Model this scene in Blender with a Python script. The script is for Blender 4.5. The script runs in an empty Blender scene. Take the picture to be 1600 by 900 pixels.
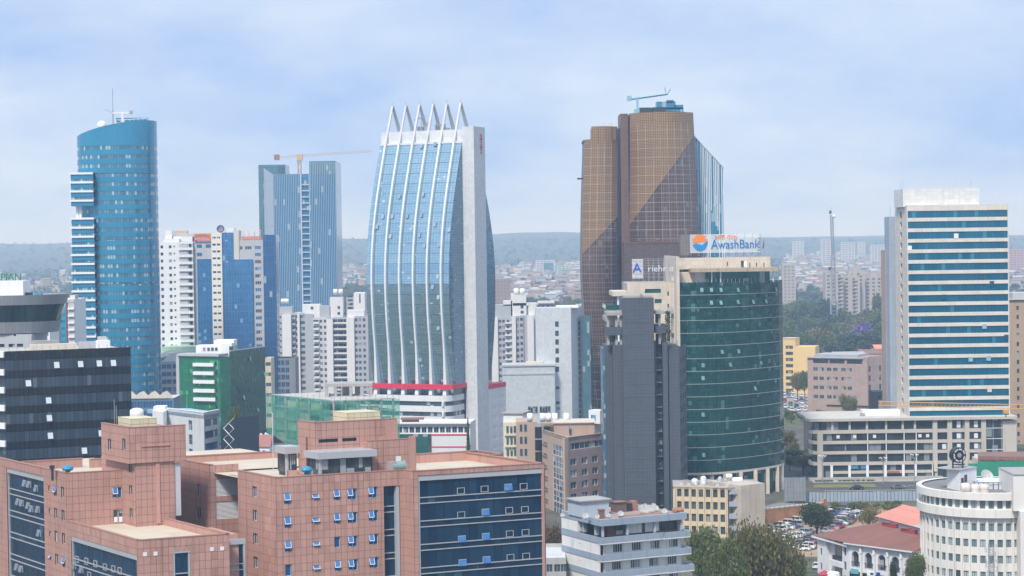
import bpy, math, random
import numpy as np
from mathutils import Vector, Matrix
R = random.Random(7)
S = bpy.context.scene
COL = S.collection
rad = math.radians

# ------------------------------------------------------------------ camera
F = 3111.0                                   # focal length in pixels of the 1600 px wide photograph
EYE = Vector((0, 0, 78))
cam = bpy.data.objects.new('camera', bpy.data.cameras.new('camera'))
COL.objects.link(cam)
CAMR = Matrix.Rotation(rad(90 - 1.326), 3, 'X') @ Matrix.Rotation(rad(-0.8), 3, 'Z')
cam.matrix_world = Matrix.Translation(EYE) @ CAMR.to_4x4()
cam.data.lens = 36 * F / 1600
cam.data.sensor_width = 36
cam.data.clip_start = 1
cam.data.clip_end = 60000
S.camera = cam
S.render.resolution_x, S.render.resolution_y = 1024, 576

# ------------------------------------------------------------------ exposure, sampling
S.view_settings.view_transform = 'Standard'
S.view_settings.look = 'None'
S.view_settings.exposure = 0.33
S.view_settings.gamma = 1
S.render.engine = 'CYCLES'
S.cycles.use_denoising = True
S.cycles.max_bounces = 7
S.cycles.volume_bounces = 3
S.cycles.transparent_max_bounces = 12
S.cycles.sample_clamp_indirect = 4

# ------------------------------------------------------------------ node helpers
def is_sock(v): return isinstance(v, bpy.types.NodeSocket)
class G:
    def __init__(s, nt): s.nt = nt
    def node(s, t, ins=(), **props):
        n = s.nt.nodes.new(t)
        for k, v in props.items(): setattr(n, k, v)
        for k, v in (ins.items() if isinstance(ins, dict) else enumerate(ins)):
            if v is None: continue
            if is_sock(v): s.nt.links.new(v, n.inputs[k])
            else: n.inputs[k].default_value = v
        return n
    def m(s, op, *a): return s.node('ShaderNodeMath', a, operation=op).outputs[0]
    def vm(s, op, *a):
        n = s.node('ShaderNodeVectorMath', a, operation=op)
        return n.outputs[0]
    def scale(s, v, f):
        n = s.node('ShaderNodeVectorMath', {0: v, 'Scale': f}, operation='SCALE')
        return n.outputs[0]
    def mix(s, f, a, b):
        n = s.node('ShaderNodeMix', data_type='RGBA')
        for i, v in ((0, f), (6, a), (7, b)):
            if is_sock(v): s.nt.links.new(v, n.inputs[i])
            else: n.inputs[i].default_value = v if i == 0 else (*v[:3], 1)
        return n.outputs[2]
    def noise(s, vec, scale, detail=4, rough=.55):
        return s.node('ShaderNodeTexNoise', {'Vector': vec, 'Scale': scale, 'Detail': detail, 'Roughness': rough}).outputs[0]
    def white(s, vec): return s.node('ShaderNodeTexWhiteNoise', {'Vector': vec})
    def step(s, v, lo, hi):
        n = s.node('ShaderNodeMapRange', {0: v, 1: lo, 2: hi}); n.clamp = True
        return n.outputs[0]

# ------------------------------------------------------------------ world: Nishita sky behind a thin broken cloud layer
SUN_EL, SUN_AZ = rad(52), rad(-157)          # sun behind the camera, a little to its left (azimuth from +Y, clockwise)
w = bpy.data.worlds.new('World'); S.world = w; w.use_nodes = True
g = G(w.node_tree); w.node_tree.nodes.clear()
sky = g.node('ShaderNodeTexSky', sky_type='NISHITA')
sky.sun_disc = False; sky.sun_elevation = SUN_EL; sky.sun_rotation = SUN_AZ
sky.altitude = 2300; sky.dust_density = 2.0
co = g.node('ShaderNodeTexCoord').outputs['Generated']
sx = g.node('ShaderNodeSeparateXYZ', [co])
zz = g.m('ADD', g.m('ABSOLUTE', sx.outputs[2]), .42)
pv = g.node('ShaderNodeCombineXYZ', [g.m('DIVIDE', sx.outputs[0], zz), g.m('DIVIDE', sx.outputs[1], zz), 0.0]).outputs[0]
n1 = g.noise(g.vm('MULTIPLY', pv, (1, 1.3, 1)), 3.0, 8, .6)
n2 = g.noise(g.vm('ADD', pv, (7, 3, 0)), 1.5, 5, .5)
cl = g.step(g.m('ADD', g.m('MULTIPLY', n1, .5), g.m('MULTIPLY', n2, .6)), .42, .61)
cloud = g.mix(cl, (3.6, 5.3, 9.3), (7.0, 8.1, 9.9))
cloud = g.scale(cloud, g.m('ADD', g.m('MULTIPLY', g.step(sx.outputs[2], .0, .7), .3), 1))
tot = g.mix(.82, sky.outputs[0], cloud)
bg = g.node('ShaderNodeBackground', [tot, .080])
g.nt.links.new(bg.outputs[0], g.node('ShaderNodeOutputWorld').inputs[0])

sun = bpy.data.lights.new('sun', 'SUN'); sun.energy = 3.2; sun.angle = rad(10); sun.color = (1, .95, .87)
so = bpy.data.objects.new('sun', sun); COL.objects.link(so)
sd = Vector((math.sin(SUN_AZ) * math.cos(SUN_EL), math.cos(SUN_AZ) * math.cos(SUN_EL), math.sin(SUN_EL)))
so.rotation_euler = (-sd).to_track_quat('-Z', 'Y').to_euler()

# ------------------------------------------------------------------ projection helpers (photograph pixel <-> world)
CI = CAMR.transposed()
def proj(x, y, z):
    c = CI @ (Vector((x, y, z)) - EYE)
    return 800 + F * c.x / -c.z, 450 - F * c.y / -c.z
def at(px, py, D):
    d = CAMR @ Vector(((px - 800) / F, (450 - py) / F, -1))
    return EYE + d * (D / d.y)
def X(px, D, py=450): return at(px, py, D).x
def Z(py, D, px=800): return at(px, py, D).z
def zat(x, y, py):
    z = 40.0
    for _ in range(4):
        f0 = proj(x, y, z)[1] - py; f1 = proj(x, y, z + 1)[1] - py
        z -= f0 / (f1 - f0)
    return z
def along(o, e, px, z=40):
    a = 0.0
    for _ in range(6):
        f0 = proj(o[0] + e[0] * a, o[1] + e[1] * a, z)[0] - px
        f1 = proj(o[0] + e[0] * (a + 1), o[1] + e[1] * (a + 1), z)[0] - px
        a -= f0 / (f1 - f0)
    return a
def gz(x, y):                                # terrain height: a slow rise, then a ridge (lower towards the right)
    z = max(0.0, y - 1700) * .0105
    if y > 4300:
        k = min(1, (y - 4300) / 2700); k = k * k * (3 - 2 * k); r = min(1, max(0, (x - 250) / 500))
        t = (97 + 6 * math.sin(x * .0023 + 1.2) + 7 * math.exp(-((x - 130) / 150) ** 2)) * (1 - r) + (77 + 3 * math.sin(x * .002)) * r
        t += 2.5 * math.sin(x * .0087 + y * .002) + 1.3 * math.sin(x * .021 + y * .004) + .8 * math.sin(x * .047)
        z = 27.3 * (1 - k) + t * k
    return z

# ------------------------------------------------------------------ materials
MATS = {}
def newmat(name):
    m = bpy.data.materials.new(name); m.use_nodes = True; m.node_tree.nodes.clear()
    return m, G(m.node_tree)
def fin(g, col, rough, metal=0, normal=None, **kw):
    p = g.node('ShaderNodeBsdfPrincipled', {'Base Color': col if is_sock(col) else (*col, 1), 'Roughness': rough, 'Metallic': metal, **kw})
    if normal is not None: g.nt.links.new(normal, p.inputs['Normal'])
    g.nt.links.new(p.outputs[0], g.node('ShaderNodeOutputMaterial').inputs[0])
def wallm(name, rgb, rough=.85, var=.16, streak=.2, panel=None, rnd=0, metal=0, bump=0):
    """Matt wall: mottling, rain streaks, optional panel joints (w, h, joint, darkness) in the mesh's own metres; rnd varies it from object to object."""
    if name in MATS: return MATS[name]
    m, g = newmat(name); MATS[name] = m
    pos = g.node('ShaderNodeNewGeometry').outputs['Position']
    a = g.noise(pos, .22, 6, .6)
    b = g.noise(g.vm('MULTIPLY', pos, (1.3, 1.3, .07)), 1.0, 4, .6)
    f = g.m('ADD', g.m('MULTIPLY', g.m('SUBTRACT', a, .5), 2 * var), 1.0)
    f = g.m('SUBTRACT', f, g.m('MULTIPLY', g.step(b, .52, .75), streak))
    if rnd:
        r = g.node('ShaderNodeObjectInfo').outputs['Random']
        f = g.m('MULTIPLY', f, g.m('ADD', g.m('MULTIPLY', g.m('SUBTRACT', r, .5), 2 * rnd), 1))
    if panel:
        uv = g.node('ShaderNodeUVMap').outputs[0]
        s = g.node('ShaderNodeSeparateXYZ', [uv])
        u = g.m('DIVIDE', s.outputs[0], panel[0]); v = g.m('DIVIDE', s.outputs[1], panel[1])
        lu = g.m('LESS_THAN', g.m('FRACT', u), panel[2] / panel[0]); lv = g.m('LESS_THAN', g.m('FRACT', v), panel[2] / panel[1])
        ln = g.m('MAXIMUM', lu, lv)
        wn = g.white(g.node('ShaderNodeCombineXYZ', [g.m('FLOOR', u), g.m('FLOOR', v), 0.0]).outputs[0]).outputs[0]
        f = g.m('MULTIPLY', f, g.m('ADD', g.m('MULTIPLY', wn, .12), .94))
        f = g.m('MULTIPLY', f, g.m('SUBTRACT', 1, g.m('MULTIPLY', ln, panel[3])))
    col = g.scale(g.node('ShaderNodeRGB').outputs[0], f)
    m.node_tree.nodes['RGB' if 'RGB' in m.node_tree.nodes else 'Color'].outputs[0].default_value = (*rgb, 1)
    nrm = None
    if bump:
        nrm = g.node('ShaderNodeBump', {'Strength': bump, 'Distance': .1, 'Height': g.noise(pos, 3, 5)}).outputs[0]
    fin(g, col, rough, metal, nrm)
    return m
def glassm(name, tint, tint2=None, pane=(1.2, 1.8), metal=.45, rough=.08, blind=.06, blindcol=(.45, .5, .52), jit=.014, line=None, big=.35, off=(0, 0)):
    """Coated window glass: every pane its own tint and slight tilt, some with blinds drawn behind it. UV in metres."""
    if name in MATS: return MATS[name]
    m, g = newmat(name); MATS[name] = m
    tint2 = tint2 or tuple(c * .6 for c in tint)
    uv = g.node('ShaderNodeUVMap').outputs[0]
    s = g.node('ShaderNodeSeparateXYZ', [uv])
    u = g.m('DIVIDE', g.m('ADD', s.outputs[0], off[0]), pane[0]); v = g.m('DIVIDE', g.m('ADD', s.outputs[1], off[1]), pane[1])
    oi = g.node('ShaderNodeObjectInfo').outputs['Random']
    cell = g.node('ShaderNodeCombineXYZ', [g.m('FLOOR', u), g.m('FLOOR', v), g.m('MULTIPLY', oi, 97)]).outputs[0]
    wn = g.white(cell)
    pos = g.node('ShaderNodeNewGeometry').outputs['Position']
    bgn = g.noise(pos, .06, 3, .5)
    f = g.m('ADD', g.m('MULTIPLY', wn.outputs[0], 1 - big), g.m('MULTIPLY', g.step(bgn, .35, .65), big))
    col = g.mix(f, tint, tint2)
    w2 = g.white(g.vm('ADD', cell, (31, 17, 5))).outputs[0]
    bl = g.m('LESS_THAN', w2, blind)
    col = g.mix(g.m('MULTIPLY', bl, .75), col, blindcol)
    if line:
        ln = g.m('MAXIMUM', g.m('LESS_THAN', g.m('FRACT', u), line[0] / pane[0]), g.m('LESS_THAN', g.m('FRACT', v), line[0] / pane[1]))
        col = g.mix(ln, col, line[1])
    geo = g.node('ShaderNodeNewGeometry').outputs['Normal']
    jv = g.scale(g.vm('SUBTRACT', wn.outputs[1], (.5, .5, .5)), jit * 2)
    wob = g.node('ShaderNodeTexNoise', {'Vector': pos, 'Scale': .7, 'Detail': 2}).outputs[1]
    jv = g.vm('ADD', jv, g.scale(g.vm('SUBTRACT', wob, (.5, .5, .5)), jit * 1.2))
    nrm = g.vm('NORMALIZE', g.vm('ADD', geo, jv))
    mt = g.m('MULTIPLY', g.m('SUBTRACT', 1, g.m('MULTIPLY', bl, .6)), metal)
    fin(g, col, rough, mt, nrm, **{'IOR': 1.6})
    return m
def paint(name, rgb, rough=.5, metal=0, rnd=0):
    return wallm(name, rgb, rough, .06, .06, None, rnd, metal)
def leafm(name, c1, c2, extra=None):
    if name in MATS: return MATS[name]
    m, g = newmat(name); MATS[name] = m
    pos = g.node('ShaderNodeNewGeometry').outputs['Position']
    r = g.node('ShaderNodeObjectInfo').outputs['Random']
    f = g.m('ADD', g.m('MULTIPLY', g.step(g.noise(pos, .35, 4, .6), .3, .7), .6), g.m('MULTIPLY', r, .5))
    wn = g.white(g.scale(pos, 3.0)).outputs[0]
    col = g.mix(g.m('MINIMUM', f, 1), c1, c2)
    col = g.scale(col, g.m('ADD', g.m('MULTIPLY', wn, .5), .75))
    d = g.node('ShaderNodeBsdfPrincipled', {'Base Color': col, 'Roughness': .6})
    t = g.node('ShaderNodeBsdfTranslucent', [col])
    mx = g.node('ShaderNodeMixShader', [.25, d.outputs[0], t.outputs[0]])
    g.nt.links.new(mx.outputs[0], g.node('ShaderNodeOutputMaterial').inputs[0])
    return m

# ------------------------------------------------------------------ mesh building
def bprop(name, label=None, cat=None, group=None, kind=None, o=None):
    for k, v in (('label', label), ('category', cat), ('group', group), ('kind', kind)):
        if v: o[k] = v
def quv(pts):
    a, b, c = pts[0], pts[1], pts[2]
    nx = (b[1]-a[1])*(c[2]-a[2])-(b[2]-a[2])*(c[1]-a[1]); ny = (b[2]-a[2])*(c[0]-a[0])-(b[0]-a[0])*(c[2]-a[2]); nz = (b[0]-a[0])*(c[1]-a[1])-(b[1]-a[1])*(c[0]-a[0])
    l = abs(nx) + abs(ny) + abs(nz) + 1e-9
    if abs(nz) > .65 * l: return [(p[0], p[1]) for p in pts]
    if abs(nx) > abs(ny): return [(p[1], p[2]) for p in pts]
    return [(p[0], p[2]) for p in pts]
class MB:
    def __init__(s): s.v = []; s.f = []; s.m = []; s.uv = []
    def face(s, pts, m=0, uv=None):
        n = len(s.v); s.v += [tuple(p) for p in pts]; s.f.append(tuple(range(n, n + len(pts)))); s.m.append(m)
        s.uv += uv or quv(pts); return s
    def box(s, x0, x1, y0, y1, z0, z1, m=0, skip=''):
        A = [(x0,y0,z0),(x1,y0,z0),(x1,y1,z0),(x0,y1,z0),(x0,y0,z1),(x1,y0,z1),(x1,y1,z1),(x0,y1,z1)]
        n = len(s.v); s.v += A
        for k, q in (('f',(0,1,5,4)),('r',(1,2,6,5)),('b',(2,3,7,6)),('l',(3,0,4,7)),('t',(4,5,6,7)),('d',(3,2,1,0))):
            if k in skip: continue
            s.f.append(tuple(n + i for i in q)); s.m.append(m); s.uv += quv([A[i] for i in q])
        return s
    def wbox(s, W, *a, m=0):
        b = MB().box(*a); s.add(b, W, m); return s
    def add(s, b, W=None, m=None):
        n = len(s.v)
        s.v += [tuple(W @ Vector(p)) for p in b.v] if W else b.v
        s.f += [tuple(n + i for i in q) for q in b.f]; s.m += b.m if m is None else [m] * len(b.f); s.uv += b.uv
        return s
    def prism(s, poly, z0, z1, m=0, mt=None, ztop=None):
        n = len(poly); d = 0
        zt = [ztop(p) if ztop else z1 for p in poly]
        for i in range(n):
            p, q = poly[i], poly[(i+1) % n]; l = math.hypot(q[0]-p[0], q[1]-p[1])
            s.face([(*p, z0), (*q, z0), (*q, zt[(i+1) % n]), (*p, zt[i])], m, [(d, z0), (d+l, z0), (d+l, zt[(i+1) % n]), (d, zt[i])]); d += l
        s.face([(*p, zt[i]) for i, p in enumerate(poly)], m if mt is None else mt)
        return s
    def strip(s, pts, z0, z1, m=0, u0=0):
        d = u0
        for p, q in zip(pts, pts[1:]):
            l = math.hypot(q[0]-p[0], q[1]-p[1])
            s.face([(*p, z0), (*q, z0), (*q, z1), (*p, z1)], m, [(d, z0), (d+l, z0), (d+l, z1), (d, z1)]); d += l
        return s
    def ring(s, inner, outer, z0, z1, m=0):
        """A solid band between two open polylines (inner one behind the outer one)."""
        for i in range(len(outer) - 1):
            a, b, c, d = outer[i], outer[i+1], inner[i+1], inner[i]
            s.face([(*a, z0), (*b, z0), (*b, z1), (*a, z1)], m); s.face([(*a, z1), (*b, z1), (*c, z1), (*d, z1)], m); s.face([(*d, z0), (*c, z0), (*b, z0), (*a, z0)], m)
        for i in (0, len(outer) - 1):
            a, d = outer[i], inner[i]
            q = [(*d, z0), (*a, z0), (*a, z1), (*d, z1)]
            s.face(q if i == 0 else q[::-1], m)
        return s
    def tube(s, p, q, r, n=5, m=0, r2=None):
        p, q = Vector(p), Vector(q); d = (q - p)
        if d.length < 1e-6: return s
        t = d.to_track_quat('Z', 'Y').to_matrix(); r2 = r if r2 is None else r2
        A = [p + t @ Vector((r*math.cos(k*2*math.pi/n), r*math.sin(k*2*math.pi/n), 0)) for k in range(n)]
        B = [q + t @ Vector((r2*math.cos(k*2*math.pi/n), r2*math.sin(k*2*math.pi/n), 0)) for k in range(n)]
        b = len(s.v); s.v += [tuple(v) for v in A + B]
        for k in range(n):
            f = (b+k, b+(k+1) % n, b+n+(k+1) % n, b+n+k); s.f.append(f); s.m.append(m); s.uv += [(0,0),(1,0),(1,1),(0,1)]
        s.f.append(tuple(b+n+k for k in range(n))); s.m.append(m); s.uv += [(0, 0)] * n
        s.f.append(tuple(b+n-1-k for k in range(n))); s.m.append(m); s.uv += [(0, 0)] * n
        return s
    def lathe(s, c, prof, n=16, m=0):
        b = len(s.v)
        for r, z in prof:
            for k in range(n): s.v.append((c[0]+r*math.cos(k*2*math.pi/n), c[1]+r*math.sin(k*2*math.pi/n), c[2]+z))
        for i in range(len(prof)-1):
            for k in range(n):
                s.f.append((b+i*n+k, b+i*n+(k+1) % n, b+(i+1)*n+(k+1) % n, b+(i+1)*n+k)); s.m.append(m); s.uv += [(k, i), (k+1, i), (k+1, i+1), (k, i+1)]
        return s
    def ball(s, c, r, n=14, k=8, m=0, sz=1):
        return s.lathe(c, [(r*math.sin(math.pi*i/k)+1e-4, -r*sz*math.cos(math.pi*i/k)) for i in range(k+1)], n, m)
    def mesh(s, name, mats, smooth=False):
        me = bpy.data.meshes.new(name); me.from_pydata(s.v, [], s.f)
        mats = mats if isinstance(mats, (list, tuple)) else [mats]
        for mm in mats: me.materials.append(mm)
        if len(mats) > 1: me.polygons.foreach_set('material_index', s.m)
        ul = me.uv_layers.new(name='UVMap'); ul.data.foreach_set('uv', np.array(s.uv, dtype=np.float32).ravel())
        if smooth: me.polygons.foreach_set('use_smooth', [True] * len(s.f))
        me.update(); return me
    def build(s, name, mats, parent=None, W=None, kind=None, smooth=False, label=None):
        """One object. Vertices are world coordinates (W None: moved under the parent's base) or coordinates of the frame W."""
        return put(name, s.mesh(name, mats, smooth), parent, W, kind, label)
def put(name, me, parent=None, W=None, kind=None, label=None):
    o = bpy.data.objects.new(name, me); COL.objects.link(o)
    W = W or Matrix()
    if parent is not None:
        o.parent = parent; o.matrix_parent_inverse = Matrix(); W = PINV[parent.name] @ W
        PINV[o.name] = W.inverted() @ PINV[parent.name]
    o.matrix_basis = W
    if kind: o['kind'] = kind
    if label: o['label'] = label
    return o
PINV = {}
def thing(name, label, cat, x=0, y=0, z=0, group=None, rz=0):
    o = bpy.data.objects.new(name, None); COL.objects.link(o)
    o.location = (x, y, z); o.rotation_euler = (0, 0, rz); o.empty_display_size = 1
    o['label'] = label; o['category'] = cat
    if group: o['group'] = group
    PINV[o.name] = (Matrix.Translation((x, y, z)) @ Matrix.Rotation(rz, 4, 'Z')).inverted()
    return o
def tagm(o, label, cat, group=None):
    o['label'] = label; o['category'] = cat
    if group: o['group'] = group
    return o
KIDS = {}
def copy_thing(src, loc, rz=0, label=None, group=None, scale=None):
    """A copy of a thing and, where it has any, of its parts and their sub-parts."""
    if src.name not in KIDS:
        KIDS[src.name] = [(c, list(c.children)) for c in src.children]
    r = src.copy(); COL.objects.link(r); r.location = loc; r.rotation_euler = (0, 0, rz)
    if scale: r.scale = scale if isinstance(scale, (tuple, list)) else (scale,) * 3
    if label: r['label'] = label
    if group: r['group'] = group
    for c, sub in KIDS[src.name]:
        d = c.copy(); COL.objects.link(d); d.parent = r
        for e in sub:
            f = e.copy(); COL.objects.link(f); f.parent = d
    return r
def frame(p, q, z=0):
    """Wall frame: x runs from p to q (left to right seen from outside), y goes into the building, z up. Returns matrix and length."""
    d = Vector((q[0]-p[0], q[1]-p[1], 0)); L = d.length; d /= L
    M = Matrix(((d.x, -d.y, 0, p[0]), (d.y, d.x, 0, p[1]), (0, 0, 1, z), (0, 0, 0, 1)))
    return M, L
T = Matrix.Translation
BOX = {}
def boxmesh(name, w, d, h, mat, y0=0):
    k = (name, round(w, 3), round(d, 3), round(h, 3), mat.name, round(y0, 3))
    if k not in BOX: BOX[k] = MB().box(0, w, y0, y0 + d, 0, h).mesh(name, mat)
    return BOX[k]
def rects_minus(rect, holes):
    out = [rect]
    for h in holes:
        nxt = []
        for (a, b, c, d) in out:
            x0, x1, y0, y1 = max(a, h[0]), min(b, h[1]), max(c, h[2]), min(d, h[3])
            if x0 >= x1 - 1e-4 or y0 >= y1 - 1e-4: nxt.append((a, b, c, d)); continue
            if a < x0: nxt.append((a, x0, c, d))
            if x1 < b: nxt.append((x1, b, c, d))
            if c < y0: nxt.append((x0, x1, c, y0))
            if y1 < d: nxt.append((x0, x1, y1, d))
        out = nxt
    return [r for r in out if r[1]-r[0] > .03 and r[3]-r[2] > .03]
def pierced(root, W, w, z0, z1, holes, mat, depth=.25, name='wall', label=None):
    """A wall face with real openings and jambs; holes are (u0, u1, v0, v1) in the frame."""
    us = sorted({0, w, *[h[0] for h in holes], *[h[1] for h in holes]}); b = MB()
    us = [u for u in us if -1e-6 <= u <= w + 1e-6]
    for a, c in zip(us, us[1:]):
        if c - a < 1e-5: continue
        mid = (a + c) / 2; cur = z0
        for h in sorted((h for h in holes if h[0] <= mid <= h[1]), key=lambda h: h[2]):
            if h[2] > cur: b.face([(a,0,cur),(c,0,cur),(c,0,h[2]),(a,0,h[2])])
            cur = max(cur, h[3])
        if cur < z1: b.face([(a,0,cur),(c,0,cur),(c,0,z1),(a,0,z1)])
    for (a, c, v0, v1) in holes:
        d = depth
        b.face([(a,0,v0),(a,d,v0),(a,d,v1),(a,0,v1)][::-1]); b.face([(c,0,v0),(c,0,v1),(c,d,v1),(c,d,v0)][::-1])
        b.face([(a,0,v0),(c,0,v0),(c,d,v0),(a,d,v0)]); b.face([(a,0,v1),(a,d,v1),(c,d,v1),(c,0,v1)])
    return b.build(name, mat, root, W, label=label)
WM = {}
def winmesh(w, h, gmat, fmat, nx=2, ny=1, ft=.07):
    """Frame mesh and pane mesh of a window, lower left corner at the origin, glass at y = 0."""
    k = (round(w, 3), round(h, 3), gmat.name, fmat.name, nx, ny, ft)
    if k not in WM:
        f = MB(); f.box(0, w, -.06, .04, 0, ft); f.box(0, w, -.06, .04, h-ft, h); f.box(0, ft, -.06, .04, ft, h-ft); f.box(w-ft, w, -.06, .04, ft, h-ft)
        for i in range(1, nx): f.box(w*i/nx-ft/2, w*i/nx+ft/2, -.055, .04, ft, h-ft)
        for j in range(1, ny): f.box(ft, w-ft, -.05, .04, h*j/ny-ft/2, h*j/ny+ft/2)
        p = MB(); p.face([(0,0,0),(w,0,0),(w,0,h),(0,0,h)])
        WM[k] = (f.mesh('window_frame', fmat), p.mesh('window', gmat))
    return WM[k]
def window(root, W, u, v, w, h, gmat, fmat, nx=2, ny=1, depth=.2, frames=True, ft=.07):
    f, p = winmesh(w, h, gmat, fmat, nx, ny, ft)
    M = W @ T((u, depth, v))
    o = put('window', p, root, M)
    if frames: put('window_frame', f, o, M)
    return o
def winwall(root, W, w, z0, z1, us, vs, ww, wh, wmat, gmat, fmat, nx=2, ny=1, depth=.22, frames=False, skip=None, name='wall', ft=.07):
    hs = [(u, u+ww, v, v+wh) for u in us for v in vs if not (skip and skip(u, v))]
    pierced(root, W, w, z0, z1, hs, wmat, depth, name)
    if not frames:
        k = ('one', round(ww, 3), round(wh, 3), gmat.name, fmat.name, nx, ny)
        if k not in WM:
            b = MB(); b.face([(0,0,0),(ww,0,0),(ww,0,wh),(0,0,wh)], 0)
            for i in range(1, nx): b.box(ww*i/nx-.05, ww*i/nx+.05, -.06, .02, 0, wh, 1)
            for j in range(1, ny): b.box(0, ww, -.05, .02, wh*j/ny-.04, wh*j/ny+.04, 1)
            WM[k] = b.mesh('window', [gmat, fmat])
    for h in hs:
        if frames: window(root, W, h[0], h[2], ww, wh, gmat, fmat, nx, ny, depth, True, ft)
        else: put('window', WM[k], root, W @ T((h[0], depth, h[2])))
def block(root, poly, z0, z1, mw, mr, par=1.0, th=.3, sides=None, pname='wall', cap=None):
    """Storeys as a solid with a roof slab sunk behind a parapet. sides: indices of the sides to build (all by default)."""
    n = len(poly); b = MB(); c = [sum(p[i] for p in poly)/n for i in (0, 1)]
    inn = []
    for i in range(n):
        p0, p, q = Vector(poly[i-1]), Vector(poly[i]), Vector(poly[(i+1) % n])
        a = (p-p0).normalized(); d = (q-p).normalized()
        na, nd = Vector((-a.y, a.x)), Vector((-d.y, d.x)); k = na + nd
        k = k / max(.3, k.dot(na)); inn.append(tuple(p + k*th))
    for i in range(n):
        p, q = poly[i], poly[(i+1) % n]; l = math.hypot(q[0]-p[0], q[1]-p[1])
        if sides is None or i in sides: b.face([(*p,z0),(*q,z0),(*q,z1),(*p,z1)], 0, [(0,z0),(l,z0),(l,z1),(0,z1)])
        if par > 0:
            pi, qi = inn[i], inn[(i+1) % n]
            b.face([(*p,z1),(*q,z1),(*qi,z1),(*pi,z1)], 1); b.face([(*qi,z1-par),(*pi,z1-par),(*pi,z1),(*qi,z1)], 0)
    o = b.build(pname, [mw, cap or mw], root)
    r = MB(); r.face([(*p, z1-par) for p in (inn if par > 0 else poly)]); r.build('roof', mr, root)
    return o
def rotpoly(x, y, w, d, ang):
    """Corner (x, y) is the front left one; w along the front (turned by ang degrees, positive recedes to the right), d to the back."""
    c, s = math.cos(rad(ang)), math.sin(rad(ang)); e, f = (c, s), (-s, c)
    return [(x, y), (x+e[0]*w, y+e[1]*w), (x+e[0]*w+f[0]*d, y+e[1]*w+f[1]*d), (x+f[0]*d, y+f[1]*d)]
ONES = 'first second third fourth fifth sixth seventh eighth ninth tenth eleventh twelfth thirteenth fourteenth fifteenth sixteenth seventeenth eighteenth nineteenth twentieth'.split()
def nth(i): return ONES[i] if i < 20 else 'twenty ' + ONES[i-20]
def text(name, body, size, mat, parent, W, ext=.08, align='LEFT', sx=1):
    c = bpy.data.curves.new(name, 'FONT'); c.body = body; c.size = size; c.extrude = ext; c.align_x = align; c.materials.append(mat); c.resolution_u = 3
    tmp = bpy.data.objects.new('tmp', c); me = bpy.data.meshes.new_from_object(tmp); bpy.data.objects.remove(tmp); bpy.data.curves.remove(c)
    me.name = name
    if not me.materials: me.materials.append(mat)
    return put(name, me, parent, W @ Matrix.Rotation(rad(90), 4, 'X') @ Matrix.Diagonal((sx, 1, 1, 1)))
# ------------------------------------------------------------------ ground, sheets, haze
def groundmat():
    m, g = newmat('ground'); pos = g.node('ShaderNodeNewGeometry').outputs['Position']
    a = g.noise(pos, .012, 6, .65); b = g.noise(pos, .09, 5, .6)
    c = g.mix(g.step(a, .42, .58), (.10, .095, .085), (.055, .07, .035))
    c = g.mix(g.step(b, .45, .7), c, (.17, .14, .11))
    y = g.node('ShaderNodeSeparateXYZ', [pos]).outputs[1]; c = g.mix(g.m('MULTIPLY', g.step(y, 1300., 4500.), .85), c, g.mix(g.step(a, .4, .6), (.03, .045, .03), (.055, .065, .045)))   # woods and fields on the far slopes
    c = g.scale(c, g.m('ADD', g.noise(pos, 1.1, 4), .5))
    fin(g, c, .95); return m
GROUND = groundmat()
ys = [-1400, -700, -200, 100, 250] + [300 + 25*i for i in range(40)] + [1300 + 100*i for i in range(30)] + [4300 + 200*i for i in range(20)] + [8300 + 600*i for i in range(7)]
xs = [-6500 + 500*i for i in range(8)] + [-2600 + 50*i for i in range(105)] + [3000 + 500*i for i in range(8)]
b = MB()
b.v = [(x, y, gz(x, y)) for y in ys for x in xs]; nx = len(xs)
for j in range(len(ys)-1):
    for i in range(nx-1): b.f.append((j*nx+i, j*nx+i+1, (j+1)*nx+i+1, (j+1)*nx+i))
b.m = [0]*len(b.f); b.uv = [(0, 0)]*(4*len(b.f))
b.build('ground', GROUND, kind='structure', smooth=True)

ASPH = wallm('asphalt', (.085, .085, .09), .9, .25, .0)
DIRT = wallm('packed_earth', (.34, .25, .165), .95, .35, .0)
CONC = wallm('concrete', (.36, .35, .33), .85, .25, .15)
WHITE = wallm('white_paint', (.78, .79, .8), .7, .07, .12)
STEEL = paint('grey_steel', (.38, .4, .43), .45, .5)
DARKM = paint('dark_metal', (.05, .055, .06), .4, .4)
ROOFG = wallm('roof_screed', (.34, .33, .31), .9, .35, .0)
ROOFB = wallm('beige_roof', (.5, .44, .36), .9, .25, .0)
def gp(px, py, z=0):
    """Ground point seen at a pixel."""
    d = CAMR @ Vector(((px-800)/F, (450-py)/F, -1)); p = EYE + d*((z-78)/d.z); return (p.x, p.y)
def sheet(name, pts, z, mat):
    b = MB(); b.face([(*p, z) for p in pts]); return b.build(name, mat, kind='structure')
def road_box(name, x0, x1, y0, y1, z, mat): return sheet(name, [(x0,y0),(x1,y0),(x1,y1),(x0,y1)], z, mat)
sheet('car_park', [gp(1180, 870), gp(1500, 870), gp(1500, 786), gp(1196, 800), gp(1180, 830)], .02, DIRT)
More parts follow.
